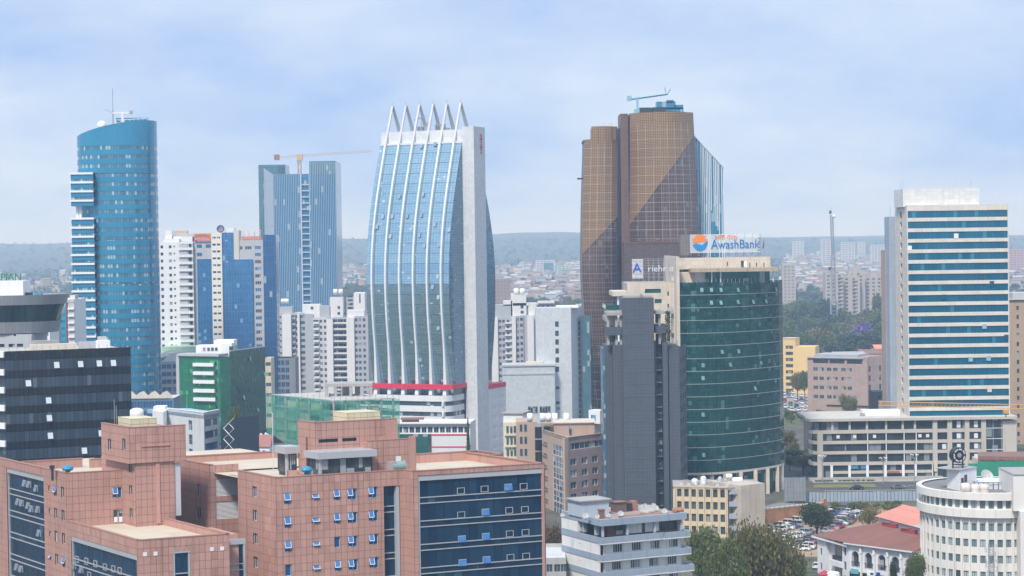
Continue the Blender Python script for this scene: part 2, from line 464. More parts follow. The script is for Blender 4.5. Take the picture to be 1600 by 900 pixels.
# the road in front of the office podium: kerbed, with lane dashes
road_box('road', 95, 420, 611, 632, .03, ASPH)
for i in range(26): road_box('lane_marking', 97 + 12*i, 101 + 12*i, 621, 621.25, .034, WHITE)
for n, y0 in (('kerb', 632), ('kerb', 610.7)):
    b = MB().box(95, 420, y0, y0+.3, 0, .15); b.build(n, CONC, kind='structure')
road_box('pavement', 95, 420, 632.3, 640, .13, wallm('paving', (.4, .38, .35), .9, .2, 0, (1, 1, .08, .3)))
sheet('far_car_park', [gp(1200, 652), gp(1335, 642), gp(1300, 606), gp(1200, 606)], .02, wallm('pale_gravel', (.3, .28, .26), .95, .3, 0))

def haze():
    m, g = newmat('haze')
    p = g.node('ShaderNodeVolumePrincipled'); p.inputs['Color'].default_value = (.50, .72, 1, 1); p.inputs['Density'].default_value = .00019
    p.inputs['Absorption Color'].default_value = (1, 1, 1, 1); p.inputs['Anisotropy'].default_value = 0.0
    g.nt.links.new(p.outputs[0], g.node('ShaderNodeOutputMaterial').inputs['Volume'])
    b = MB().box(-7000, 7000, -1600, 13000, -1, 185); b.build('haze', m, kind='stuff')
haze()
# ------------------------------------------------------------------ shared materials
CREAM = wallm('cream_stone', (.62, .56, .47), .8, .1, .18)
GREYW = wallm('grey_render', (.46, .47, .49), .85, .1, .18)
WPANEL = wallm('white_cladding', (.66, .69, .71), .6, .08, .12, (1.3, 1.1, .06, .22))
WFRAME = paint('white_frame', (.72, .74, .76), .4)
GFRAME = paint('grey_frame', (.25, .27, .29), .4)
SLB = glassm('slate_blue_glass', (.035, .07, .12), (.08, .13, .19), (1.0, 1.5), .3, .1, .08)
DGLASS = glassm('dark_window_glass', (.035, .05, .065), (.10, .13, .15), (1.0, 1.5), .25, .1, .12)
PIPE = paint('white_steel', (.68, .7, .72), .45)
RUST = paint('crane_orange', (.60, .36, .20), .6)

def ellipse(cx, cy, rx, ry, n=56, p=2.0):
    o = []
    for k in range(n):
        t = 2*math.pi*k/n; c, s = math.cos(t), math.sin(t)
        o.append((cx + rx*math.copysign(abs(c)**(2/p), c), cy + ry*math.copysign(abs(s)**(2/p), s)))
    return o

# ================================================================== blue cylinder tower
def blue_tower():
    cx, cy = X(186.5, 825, 400), 825; rx, ry = 16.2, 14
    t = thing('glass_tower', 'round blue glass tower with a slanted top and white balcony slabs up its left side', 'tower', cx, cy)
    SP = glassm('blue_spandrel_glass', (.015, .21, .37), (.025, .26, .43), (1.3, 3.7), .25, .2, 0, jit=.006, big=.75)
    WG = glassm('blue_strip_window', (.13, .33, .43), (.04, .15, .24), (1.15, 9), .2, .12, .25, (.40, .58, .64), line=(.26, (.04, .12, .19)))
    core = ellipse(cx, cy, rx-.12, ry-.12, 56, 2.3); outer = ellipse(cx, cy, rx, ry, 56, 2.3); outer.append(outer[0]); inn = core + [core[0]]
    zl, zr = Z(213, 815, 130), Z(187, 815, 240)
    def top(p):
        k = min(1, max(0, (p[0]-cx+rx)/(2*rx))); return zl + (zr-zl)*(1-(1-k)**1.7)
    MB().prism(core, 0, 0, 0, 1, lambda p: top(p)-1.2).build('core_wall', [WG, ROOFG], t)
    zs = Z(227.5, 812, 186); fl = 3.71; k = 0
    b = MB()
    for p, q, pi, qi in zip(outer, outer[1:], inn, inn[1:]):
        b.face([(*p, zs), (*q, zs), (*q, top(q)), (*p, top(p))]); b.face([(*p, top(p)), (*q, top(q)), (*qi, top(q)), (*pi, top(p))])
        b.face([(*qi, zs), (*pi, zs), (*pi, top(p)), (*qi, top(q))]); b.face([(*pi, zs), (*qi, zs), (*q, zs), (*p, zs)])
    b.build('parapet', SP, t)
    while zs - 1.55 - k*fl > 3:
        z1 = zs - 1.55 - k*fl; MB().ring(inn, outer, z1-(fl-1.55), z1).build('spandrel_band', SP, t); k += 1
    # balcony wing
    D = 809; xl, xr = X(114, D), X(149, D); z0, z1 = Z(540, D, 130), Z(342, D, 130); z2, z3 = Z(317, D, 130), Z(270, D, 130)
    for a, c in ((0, z1), (z2, z3)):
        MB().box(xl, xr, D, D+17, a, c).build('balcony_wing', WG, t)
    for px in (121.5, 126): MB().box(X(px, D)-.5, X(px, D)+.5, D+2, D+3, z1, z2).build('column', PIPE, t)
    for y in [271, 285, 299, 313.5] + [341.5 + 14.2*i for i in range(15)]:
        z = Z(y, D, 130); MB().box(xl-.45, xr, D-.75, D+16, z-.4, z+.4).build('balcony_slab', WHITE, t)
        MB().box(xl-.05, xr, D-.25, D+16, z-2.2, z-.41).build('balcony_parapet', SP, t)
    # roof: radome, mast, window cleaning crane
    D = 822; r = thing('radome', 'pale ball radome on the slanted roof edge of the blue round tower', 'radome', X(163.5, D), D, zat(X(163.5, D), D, 203))
    MB().ball((X(163.5, D), D, zat(X(163.5, D), D, 196)), 1.95, 18, 10).build('ball', WHITE, r, smooth=True); MB().tube((X(163.5, D), D, Z(206, D, 163)), (X(163.5, D), D, Z(200, D, 163)), .8).build('pedestal', STEEL, r)
    x = X(181.5, D); r = thing('antenna_mast', 'thin whip antenna mast on the roof of the blue round tower', 'antenna', x, D, Z(195, D, 181))
    MB().tube((x, D, Z(200, D, 181)), (x, D, Z(172, D, 181)), .28).tube((x, D, Z(172, D, 181)), (x, D, Z(138, D, 181)), .13).build('pole', STEEL, r)
    MB().tube((x-2.6, D, Z(171, D, 173)), (x, D, Z(177, D, 181)), .1).tube((x-3.2, D, Z(172.5, D, 171)), (x-2.6, D, Z(171, D, 173)), .1).build('arm', STEEL, r)
    r = thing('roof_crane', 'white facade maintenance crane on the roof of the blue round tower', 'crane', X(196, D), D, Z(193, D, 196))
    MB().box(X(195, D), X(198.5, D), D-.5, D+.5, Z(197, D, 196), Z(176, D, 196)).build('post', PIPE, r)
    MB().box(X(181, D), X(208, D), D-.35, D+.35, Z(177.5, D, 196), Z(175, D, 196)).build('boom', PIPE, r); MB().box(X(207.5, D), X(212, D), D-.8, D+.8, Z(178, D, 210), Z(173, D, 210)).build('counterweight', STEEL, r)
    MB().box(X(185, D), X(203, D), D-1, D+1, Z(198, D, 196), Z(191.5, D, 196)).build('carriage', PIPE, r)
    b = MB()
    for px in range(186, 236, 7): b.tube((X(px, D-4), D-4, Z(195, D, px)), (X(px, D-4), D-4, Z(187.5-(px-186)*.02, D, px)), .12)
    b.tube((X(186, D-4), D-4, Z(188.5, D, 190)), (X(235, D-4), D-4, Z(186, D, 236)), .15).build('railing', PIPE, t)
    b = MB(); b.box(X(186, D+3), X(236, D+3), D+3, D+4, Z(200, D, 200), Z(183.5, D, 200)); b.build('lift_house', SP, t)
blue_tower()

# ================================================================== sail tower with ribs and spikes
def sail_tower():
    A = rad(25); e = Vector((math.cos(A), -math.sin(A))); f = Vector((math.sin(A), math.cos(A))); L = 33.7
    P = at(722, 222, 720); O = Vector((P.x, P.y)) - e*L
    t = thing('bank_tower', 'white bank tower with a bulging ribbed glass front, tall end pier and pointed roof frames', 'tower', O.x, O.y)
    W, _ = frame(O, O + e*L)
    zt, zb, zm = P.z, 27.0, zat(P.x, P.y, 440)
    def bulge(z, k=1.0, top=None):
        if z >= zm: return 12*k*math.cos(math.pi/2*min(1, (z-zm)/(zt-zm)))
        return k*(8 + 4*math.sin(math.pi/2*max(0, (z-zb)/(zm-zb))))
    GL = glassm('sail_glass', (.36, .56, .67), (.50, .69, .78), (1.12, .93), .88, .04, .012, (.5, .6, .65), .012, (.11, (.20, .36, .46)), .6)
    SG = glassm('sail_side_glass', (.10, .2, .3), (.16, .29, .4), (1.1, .93), .6, .06, .02, (.3, .4, .45), .02, (.12, (.05, .09, .13)), .4)
    PG = glassm('podium_band_glass', (.03, .06, .085), (.09, .13, .16), (1.4, 2), .3, .1, .1)
    n = 24; zz = [zb + (zt-zb)*i/n for i in range(n+1)]
    ub = [0] + [L*(.076 + .167*k) for k in range(6)] + [L]
    for i in range(n):
        z0, z1 = zz[i], zz[i+1]
        b0, b1 = bulge(z0), bulge(z1)
        for j in range(7):
            b = MB(); u0, u1 = ub[j]+.06, ub[j+1]-.06
            q = [(u0, -b0, z0+.05), (u1, -b0, z0+.05), (u1, -b1, z1-.05), (u0, -b1, z1-.05)]
            b.face(q, 0, [(u0, z0), (u1, z0), (u1, z1), (u0, z1)])
            for a, c in ((0, 1), (1, 2), (2, 3), (3, 0)):
                pa, pc = q[a], q[c]; b.face([pa, (pa[0], pa[1]+.25, pa[2]), (pc[0], pc[1]+.25, pc[2]), pc])
            b.build('glazing_panel', GL, t, W)
        b = MB()
        for w0 in range(0, 12, 4):
            lo0, lo1 = -b0 + b0*w0/12, -b1 + b1*w0/12; hi0, hi1 = -b0 + b0*(w0+4)/12, -b1 + b1*(w0+4)/12
            b.face([(L, lo0, z0), (L, hi0, z0), (L, hi1, z1), (L, lo1, z1)], 0, [(lo0, z0), (hi0, z0), (hi1, z1), (lo1, z1)])
        b.build('side_glazing', SG, t, W)
        k0, k1 = 9.3 + bulge(z0, 1.28), 9.3 + bulge(z1, 1.28)
        b = MB().face([(L+.8, 9, z0), (L+.8, k0, z0), (L+.8, k1, z1), (L+.8, 9, z1)], 0, [(0, z0), (k0, z0), (k1, z1), (0, z1)])
        MB.face(b, [(L+.8, k0, z0), (0, k0, z0), (0, k1, z1), (L+.8, k1, z1)]); b.build('rear_side_glazing', SG, t, W)
    b = MB().box(0.05, L-.1, -7.3, 9.2, zb-.2, zb); b.box(.4, L-.4, .3, 9, zb, zt-.2); b.build('floor_slab', CONC, t, W)
    # ribs and roof frames
    rz = [zb-3.6] + zz
    for k in range(6):
        u = L*(.076 + .167*k); b = MB(); prev = None
        for z in rz:
            zz_ = max(z, zb); o = bulge(zz_) + .95 + 2.2*max(0, (zb+15-z)/18)**1.3; i_ = bulge(zz_) - .1
            hw = .33 + .35*max(0, (zb+12-z)/15); cur = [(u-hw, -o, z), (u+hw, -o, z), (u+hw, -i_, z), (u-hw, -i_, z)]
            if prev:
                for a in range(4): b.face([prev[a], prev[(a+1) % 4], cur[(a+1) % 4], cur[a]])
            prev = cur
        b.build('rib', PIPE, t, W)
        zap = zat(P.x, P.y, 161) - .1; zf = zat(P.x, P.y, 203)
        # a folded frame: front blade follows the rib up to the apex, rear blade comes down on the roof
        def bar(p, q, h): 
            bb = MB(); 
            for s in (-1, 1): bb.face([(u+s*.42, p[0]-h, p[1]), (u+s*.42, p[0]+h, p[1]), (u+s*.35, q[0]+h*.3, q[1]), (u+s*.35, q[0]-h*.3, q[1])][::s])
            bb.face([(u-.42, p[0]-h, p[1]), (u+.42, p[0]-h, p[1]), (u+.35, q[0]-h*.3, q[1]), (u-.35, q[0]-h*.3, q[1])]); bb.face([(u+.42, p[0]+h, p[1]), (u-.42, p[0]+h, p[1]), (u-.35, q[0]+h*.3, q[1]), (u+.35, q[0]+h*.3, q[1])]); return bb
        zap += .7; bar((-.45, zt), (5.3, zap), .5).build('roof_frame', wallm('frame_white', (.55, .56, .56), .6), t, W); rb = bar((11.2, zf-.5), (5.5, zap-.1), .95); rb.tube((u, 5.3, zap-.5), (u, 5.3, zap+1.3), .1); rb.build('roof_frame', wallm('frame_grey', (.40, .41, .41), .6), t, W)
    # white head block behind the frames, pier, podium
    MB().box(-.2, L, 1.2, 11.5, zt-4, zat(P.x, P.y, 201.5)).build('head_block', WPANEL, t, W)
    MB().box(.2, L+.1, -.3, 1.1, zt-.3, zt+.4).build('eaves_trim', PIPE, t, W)
    zp = zat(P.x, P.y, 198)
    MB().box(L, L+4.7, 0, 9.3, 0, zp).build('end_pier', wallm('pier_cladding', (.6, .625, .64), .7, .1, .14, (1.2, .9, .05, .16)), t, W)
    RED = paint('red_letters', (.55, .06, .09), .5)
    M = W @ T((L+4.75, 5.0, zp-2.2)) @ Matrix.Rotation(rad(90), 4, 'Z') @ Matrix.Rotation(rad(90), 4, 'Y')
    text('sign_lettering', 'ZEMEN', 2.35, RED, t, M, .1)
    zr0, zr1 = zat(*O, 606.5), zat(*O, 600)
    RB = paint('red_band', (.62, .02, .06), .45)
    MB().box(-.4, L+.6, -11.6, -11.1, zb-1.4, zb+.35).box(L+.1, L+.6, -11.1, -.05, zb-1.4, zb+.35).build('red_band', RB, t, W)
    PW = wallm('podium_white', (.7, .71, .72), .75, .08, .16)
    zg = zb - 3.6
    MB().box(.6, L-.4, -9, 9, zg, zb-.3).build('recessed_storey', PG, t, W)
    # podium with a rounded front right corner; alternating wall and window bands
    pts = [(-3, 9), (-3, -13), (L-5, -13)] + [(L-5 + 4.5*math.sin(a*.26), -13 + 4.5*(1-math.cos(a*.26))) for a in range(1, 7)] + [(L-.5, -.05)]
    w2 = lambda u, v: tuple((W @ Vector((u, v, 0))).to_2d())
    out = [w2(*p) for p in pts]; inr = [w2(p[0]*.985 + .2, p[1] + .45) for p in pts]
    z = zg; MB().prism(inr, 0, zg-.3, 0, 1).build('podium_window_band', [PG, ROOFG], t)
    while z > 1:
        MB().ring(inr, out, z-2.1, z).build('podium_wall_band', PW, t); z -= 3.75
    for z in range(5): MB().wbox(W, L-3.2, L-2.5, -13.05, -8, zg-3.75*z-3.75, zg-3.75*z-2.11).build('podium_pier', PW, t)
    WR, wl = frame(w2(L+4.7, 9.35), w2(L+4.7, 24)); zr = zat(*w2(L+4.7, 15), 606)
    winwall(t, WR, wl, 0, zr, [2.2, 8.6], [zr-4.6-3.6*i for i in range(7)], 4.6, 1.7, PW, PG, GFRAME, 3)
    MB().wbox(W, 0, L+4.6, 9.4, 24, 0, zr-.2).build('rear_podium', PW, t)
    MB().wbox(W, L+1, L+4.9, 9.6, 24, zr, zr+1.6).build('rear_red_band', RB, t)
    OW = glassm('open_vent_glass', (.5, .6, .66), (.3, .4, .46), (3, 3), .6, .06, 0)
    vent = MB().face([(0, 0, 1.5), (0, -.5, 0), (1.1, -.5, 0), (1.1, 0, 1.5)]).face([(0, 0, 1.5), (0, 0, 0), (0, -.5, 0)]).face([(1.1, 0, 1.5), (1.1, -.5, 0), (1.1, 0, 0)]).mesh('open_vent', OW)
    for px, py in ((656, 232), (678, 229), (622, 310), (659, 308), (596, 341), (611, 341), (634, 341), (656, 340), (587, 357), (677, 355), (608, 372), (653, 371), (661, 387), (684, 386), (700, 363), (682, 434), (674, 450), (683, 466), (683, 513), (655, 562)):
        z = zat(*(O + e*17), py); u = along(O - f*bulge(z), e, px, z); put('open_vent', vent, t, W @ T((u, -bulge(z)-.05, z)))
    # odds and ends on the roof between the frames
    b = MB(); RG = random.Random(3); zr = zat(P.x, P.y, 201.5)
    for k in range(9): b.box(*(lambda u: (u, u + RG.uniform(.8, 2)))(RG.uniform(9, L-6)), 4, 5 + RG.random(), zr, zr + RG.uniform(.6, 2.6))
    b.tube((L*.45, 4, zr), (L*.45, 4, zr+6), .12).tube((L*.36, 4, zr+4.2), (L*.5, 4, zr+5.4), .2).tube((L*.47, 4, zr+2), (L*.56, 4, zr+3.4), .2)
    b.build('roof_plant', STEEL, t, W, kind='stuff')
sail_tower()

# ================================================================== brown lobed tower
def brown_tower():
    D = 880
    t = thing('brown_tower', 'tall brown glass tower of two curved lobes with gold louvred upper halves', 'tower', X(1000, D), D)
    GOLD = glassm('gold_louvre', (.40, .225, .08), (.47, .28, .11), (1.0, .7), .30, .35, 0, jit=.004, line=(.2, (.11, .065, .035)), big=.8)
    BG = glassm('brown_glass', (.075, .038, .025), (.125, .070, .046), (1.42, 2.05), .3, .12, .03, (.2, .15, .12), .01, (.12, (.36, .25, .185)), .5)
    NAVY = glassm('navy_glass', (.025, .03, .05), (.05, .05, .07), (1.4, 4), .35, .12, 0)
    BRP = wallm('brown_panel', (.155, .085, .055), .45, .15, .05, (2.2, 3.6, .12, .35))
    lobes = [  # (y px, left px, right px) up the lobe, sag, bays, diagonal
        ([(217, 913, 965), (330, 910, 965), (420, 909, 966), (520, 914, 968), (600, 920, 968), (645, 926, 968)], 5, 5, ((911, 396), (963, 341)), 217),
        ([(177, 984, 1083), (250, 984.5, 1087), (330, 984, 1091), (400, 984, 1094), (480, 984, 1094)], 10, 9, ((984, 352), (1086, 211)), 177)]
    for prof, sag, bays, dg, ytop in lobes:
        ztop = Z(ytop, D, 1000); z = ztop; fl = 3.95
        def edge(z):
            y = proj(X(prof[0][1], D), D, z)[1]
            for a, b in zip(prof, prof[1:]):
                if y <= b[0]:
                    k = max(0, (y-a[0])/(b[0]-a[0])); k = k*k*(3-2*k)*.3 + k*.7
                    return X(a[1]+(b[1]-a[1])*k, D, y), X(a[2]+(b[2]-a[2])*k, D, y)
            return X(prof[-1][1], D, y), X(prof[-1][2], D, y)
        def sec(z):
            xl, xr = edge(z); return [(xl+(xr-xl)*i/bays, D - sag*(1-(2*i/bays-1)**2), z) for i in range(bays+1)]
        ends = []
        while z > Z(prof[-1][0], D, 1000):
            lo, hi = sec(z-fl), sec(z)
            ends.append((lo, hi))
            for i in range(bays):
                q = [Vector(lo[i]), Vector(lo[i+1]), Vector(hi[i+1]), Vector(hi[i])]; c = sum(q, Vector())/4
                dv = lambda v: (lambda p: p[1] - (dg[0][1] + (dg[1][1]-dg[0][1])*(p[0]-dg[0][0])/(dg[1][0]-dg[0][0])))(proj(*v))
                px = proj(*c)[0]; top = 0
                if ytop == 217 and px > 928 and z == ztop:  # the taller right half of the left lobe
                    top = Z(198, D, 945) - ztop
                l = (q[1]-q[0]).length; u0 = i*l; g_ = .04
                qq = [q[0]+Vector((g_, 0, g_)), q[1]+Vector((-g_, 0, g_)), q[2]+Vector((-g_, 0, top-g_)), q[3]+Vector((g_, 0, top-g_))]; uv = [(u0, z-fl), (u0+l, z-fl), (u0+l, z+top), (u0, z+top)]; dd = [dv(v) for v in qq]
                for gold in (True, False):      # a panel that the diagonal crosses is cut in two along it
                    poly, pu = [], []
                    for a in range(4):
                        n_ = (a+1) % 4; ia, ib = (dd[a] < 0) == gold, (dd[n_] < 0) == gold
                        if ia: poly.append(qq[a]); pu.append(uv[a])
                        if ia != ib: k = dd[a]/(dd[a]-dd[n_]); poly.append(qq[a].lerp(qq[n_], k)); pu.append((uv[a][0]+(uv[n_][0]-uv[a][0])*k, uv[a][1]+(uv[n_][1]-uv[a][1])*k))
                    if len(poly) < 3: continue
                    if gold: poly = [v + Vector((0, -.28, 0)) for v in poly]
                    b = MB(); b.face(poly, 0, pu)
                    for a in range(len(poly)):
                        pa, pc = poly[a], poly[(a+1) % len(poly)]; b.face([pa, pa+Vector((0, .4, 0)), pc+Vector((0, .4, 0)), pc])
                    b.build('louvre_panel' if gold else 'glass_panel', GOLD if gold else BG, t)
            z -= fl
        b = MB()
        for lo, hi in ends:       # returns to the side
            for s, px_ in ((0, -1), (-1, 1)):
                a, c = lo[s], hi[s]; back = 24
                q = [(a[0], a[1]+back, a[2]), a, c, (c[0], c[1]+back, c[2])] 
                b.face(q if s == 0 else q[::-1])
        b.build('side_wall', BRP, t)
        if ytop == 217:
            xm = X(928, D); zz2 = Z(198, D, 945); bb = MB(); bb.box(X(928.5, D), X(965, D), D-2.5, D+20, ztop-.5, zz2-.1); bb.box(X(914, D), X(928, D), D, D+20, ztop-1, ztop-.2); bb.build('roof', BRP, t)
        else:
            h = ends[0][1]; MB().prism([(p[0]*.998 + .002*p[0], p[1]+.5) for p in h] + [(h[-1][0]-.3, D+24), (h[0][0]+.3, D+24)], ztop-3, ztop-.6).build('roof', BRP, t)
    MB().box(X(963, D+4), X(972.5, D+4), D+4, D+26, 0, Z(200, D, 968)).build('recess_glazing', NAVY, t)
    MB().box(X(972.3, D+1), X(984.5, D+1), D+1, D+20, 0, Z(177.3, D, 978)).build('recess_pier', BRP, t)
    # hexagon fretted block low on the right lobe
    Dh = 862; x0, x1, z0, z1 = X(976, Dh), X(1062, Dh), Z(640, Dh), Z(380, Dh, 1010)
    HX = wallm('fret_panel', (.10, .068, .062), .5, .15, .05, (2.6, 3.2, .1, .3))
    MB().box(x0, x1, Dh, Dh+8, z0, z1).build('fretted_block', HX, t)
    b = MB(); r = 1.5
    for i in range(11):
        for j in range(7):
            cx, cz = x0 + 1.4 + i*r*1.62, z1 - 2 - j*r*1.9 - (r*.95 if i % 2 else 0)
            if cx > x1-1: continue
            for k in (0, 1, 2):
                a0, a1 = k*math.pi/3, (k+1)*math.pi/3; b.tube((cx+r*math.cos(a0), Dh-.05, cz+r*math.sin(a0)), (cx+r*math.cos(a1), Dh-.05, cz+r*math.sin(a1)), .09, 4)
    b.build('fretwork', wallm('fret_bar', (.2, .14, .125), .5, .05, 0), t, kind='stuff')
    MB().box(X(975, Dh-.3), X(1094, Dh), Dh-.3, Dh+10, z1, z1+.6).build('ledge', BRP, t)
    # striped wing on the right with a sloping top
    Dw = 888; xa, xb = X(1086, Dw), X(1134, Dw); za, zc = Z(212, Dw, 1087), Z(264, Dw, 1134)
    TG = glassm('teal_wing_glass', (.03, .20, .33), (.06, .28, .42), (.9, 3.9), .35, .1, .1, (.35, .5, .55), jit=.01)
    ztop = lambda p: za + (zc-za)*(p[0]-xa)/(xb-xa)
    MB().prism([(xa-1, Dw), (xb, Dw+3), (xb, Dw+26), (xa-1, Dw+26)], 0, 0, 0, 1, ztop).build('striped_wing', [TG, BRP], t)
    RG = random.Random(5); px = 1088.0
    while px < 1134:
        x = X(px, Dw); y = Dw + 3*(x-xa)/(xb-xa); zt_ = ztop((x, 0)); zb_ = zt_ - RG.uniform(8, 30)
        MB().box(x-.17, x+.17, y-.25, y+.05, zb_ if RG.random() < .25 else 40, zt_).build('fin', WFRAME, t); px += RG.choice((2.6, 3.4, 4.6))
    b = MB(); b.face([(xa-1, Dw-.3, za+.9), (xb, Dw+2.7, zc), (xb, Dw+2.7, zc+.7), (xa-1, Dw-.3, za+1.6)]); b.build('sloping_coping', GFRAME, t)
    # roof plant and crane
    zr = Z(177, D, 1040)
    for (p0, p1, y0, y1, m) in ((1007, 1072, 168, 178, 'pale'), (1030, 1060, 158, 170, 'pale'), (1046, 1057, 155.5, 160, 'pale'), (1058, 1072, 163, 170, 'pale'), (1002, 1020, 169, 177.5, 'dark'), (1022, 1043, 168.5, 177.5, 'dark')):
        MB().box(X(p0, D), X(p1, D), D + (-4 if m == 'dark' else 3), D+10, Z(y1, D, p0), Z(y0, D, p0)).build('plant_screen' if m == 'pale' else 'cooling_unit', TG if m == 'pale' else DARKM, t)
    MB().box(X(948, D), X(966, D), D+2, D+8, Z(199, D, 955), Z(191.5, D, 955)).build('plant_screen', WPANEL, t)
    r = thing('roof_crane', 'pale blue facade crane on the roof of the brown glass tower', 'crane', X(1000, D), D-2, Z(177, D, 1000))
    BL = paint('pale_blue_steel', (.25, .45, .55), .45)
    y = D-2; MB().box(X(997.5, D), X(1001, D), y-.5, y+.5, Z(178, D, 1000), Z(152, D, 1000)).build('post', BL, r)
    MB().tube((X(983, D), y, Z(156, D, 983)), (X(1046, D), y, Z(147, D, 1046)), .55, 4).build('boom', BL, r); MB().box(X(983, D), X(990, D), y-1, y+1, Z(158, D, 986), Z(150.5, D, 986)).build('counterweight', BL, r)
    MB().tube((X(1044, D), y, Z(149, D, 1045)), (X(1042, D), y, Z(137, D, 1045)), .22, 4).tube((X(1045, D), y, Z(149, D, 1045)), (X(1051, D), y, Z(139, D, 1050)), .22, 4).build('fork', BL, r)
    MB().box(X(994, D), X(1004, D), y-1.2, y+1.2, Z(178, D, 1000), Z(171, D, 1000)).build('carriage', BL, r)
    MB().box(X(904, D+10), X(915, D+10), D+8, D+10, Z(279.5, D, 905), Z(277, D, 905)).build('side_arm', DARKM, t)
brown_tower()

# ================================================================== far twin tower with white fins
def twin_tower():
    D = 1300
    t = thing('twin_tower', 'hazy blue twin slab tower with close white fins behind the white apartments', 'tower', X(470, D), D)
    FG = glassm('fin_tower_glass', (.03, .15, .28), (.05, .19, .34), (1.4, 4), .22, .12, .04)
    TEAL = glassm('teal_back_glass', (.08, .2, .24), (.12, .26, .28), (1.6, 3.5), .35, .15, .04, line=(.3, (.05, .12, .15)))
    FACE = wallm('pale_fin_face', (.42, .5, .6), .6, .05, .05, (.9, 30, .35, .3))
    MB().box(X(408, D+30), X(450, D+30), D+26, D+50, 0, Z(255, D, 420)).build('rear_block', TEAL, t)
    MB().prism([(X(415, D+26), D+26), (X(430.5, D), D), (X(487, D), D), (X(487, D), D+40), (X(415, D), D+40)], 0, Z(272, D, 450)).build('left_slab', [FG], t)
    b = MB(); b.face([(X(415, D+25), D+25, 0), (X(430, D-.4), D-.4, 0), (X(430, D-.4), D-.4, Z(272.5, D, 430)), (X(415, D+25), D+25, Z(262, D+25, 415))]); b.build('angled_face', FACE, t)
    MB().box(X(487, D), X(528, D), D-3, D+38, 0, Z(252, D, 500)).build('right_slab', FG, t)
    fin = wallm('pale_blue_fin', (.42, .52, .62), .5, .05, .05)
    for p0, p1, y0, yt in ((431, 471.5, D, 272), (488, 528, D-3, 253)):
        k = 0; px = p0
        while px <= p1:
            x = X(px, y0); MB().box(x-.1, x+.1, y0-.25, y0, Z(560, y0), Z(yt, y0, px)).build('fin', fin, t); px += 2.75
    MB().box(X(471.8, D), X(474, D), D-1.5, D, 0, Z(272, D, 472)).box(X(485.5, D), X(487.4, D), D-1.5, D, 0, Z(272, D, 486)).build('recess_jamb', fin, t)
    y = 288
    while y < 480: MB().box(X(474, D), X(485.5, D), D-1.2, D, Z(y+1.3, D, 480), Z(y-.5, D, 480)).build('recess_slab', fin, t); y += 9.6
    MB().box(X(489, D), X(528, D), D-3.2, D-2.95, Z(268, D), Z(253, D, 500)).build('crown_screen', TEAL, t)
    c = thing('tower_crane', 'hazy orange tower crane standing behind the far twin tower', 'crane', X(471, D+20), D+20)
    def lattice(p, q, wd, seg, r=.14, tri=False):
        p, q = Vector(p), Vector(q); d = q-p; n_ = d.normalized(); sx_ = n_.cross(Vector((0, 1, 0))).normalized(); sy = n_.cross(sx_)
        cs = [sx_*wd+sy*wd, sx_*wd-sy*wd, -sx_*wd-sy*wd, -sx_*wd+sy*wd]; bb = MB()
        for c_ in cs: bb.tube(p+c_, q+c_, r*1.5, 4)
        for i in range(seg):
            a, c2 = p + d*i/seg, p + d*(i+1)/seg
            for k in range(4):
                bb.tube(a+cs[k], c2+cs[(k+1) % 4], r, 3)
        return bb
    x = X(471, D+20)
    lattice((x, D+20, 60), (x, D+20, Z(247, D+20, 471)), 1.0, 14, .16).build('mast', RUST, c)
    zt_ = Z(243.5, D+20, 471)
    lattice((X(434, D+20), D+20, Z(246, D+20, 434)), (X(584, D+20), D+20, Z(236, D+20, 584)), .55, 40, .05).build('jib', RUST, c)
    MB().box(X(432, D+20), X(440, D+20), D+19, D+21, Z(250, D+20, 436), Z(241.5, D+20, 436)).build('counterweight', wallm('rusty_brown', (.3, .14, .1), .8), c)
    MB().box(x-1.6, x+2.2, D+18.4, D+21, Z(251, D+20, 471), Z(241, D+20, 471)).build('cab', RUST, c)
    return lattice
lattice = twin_tower()

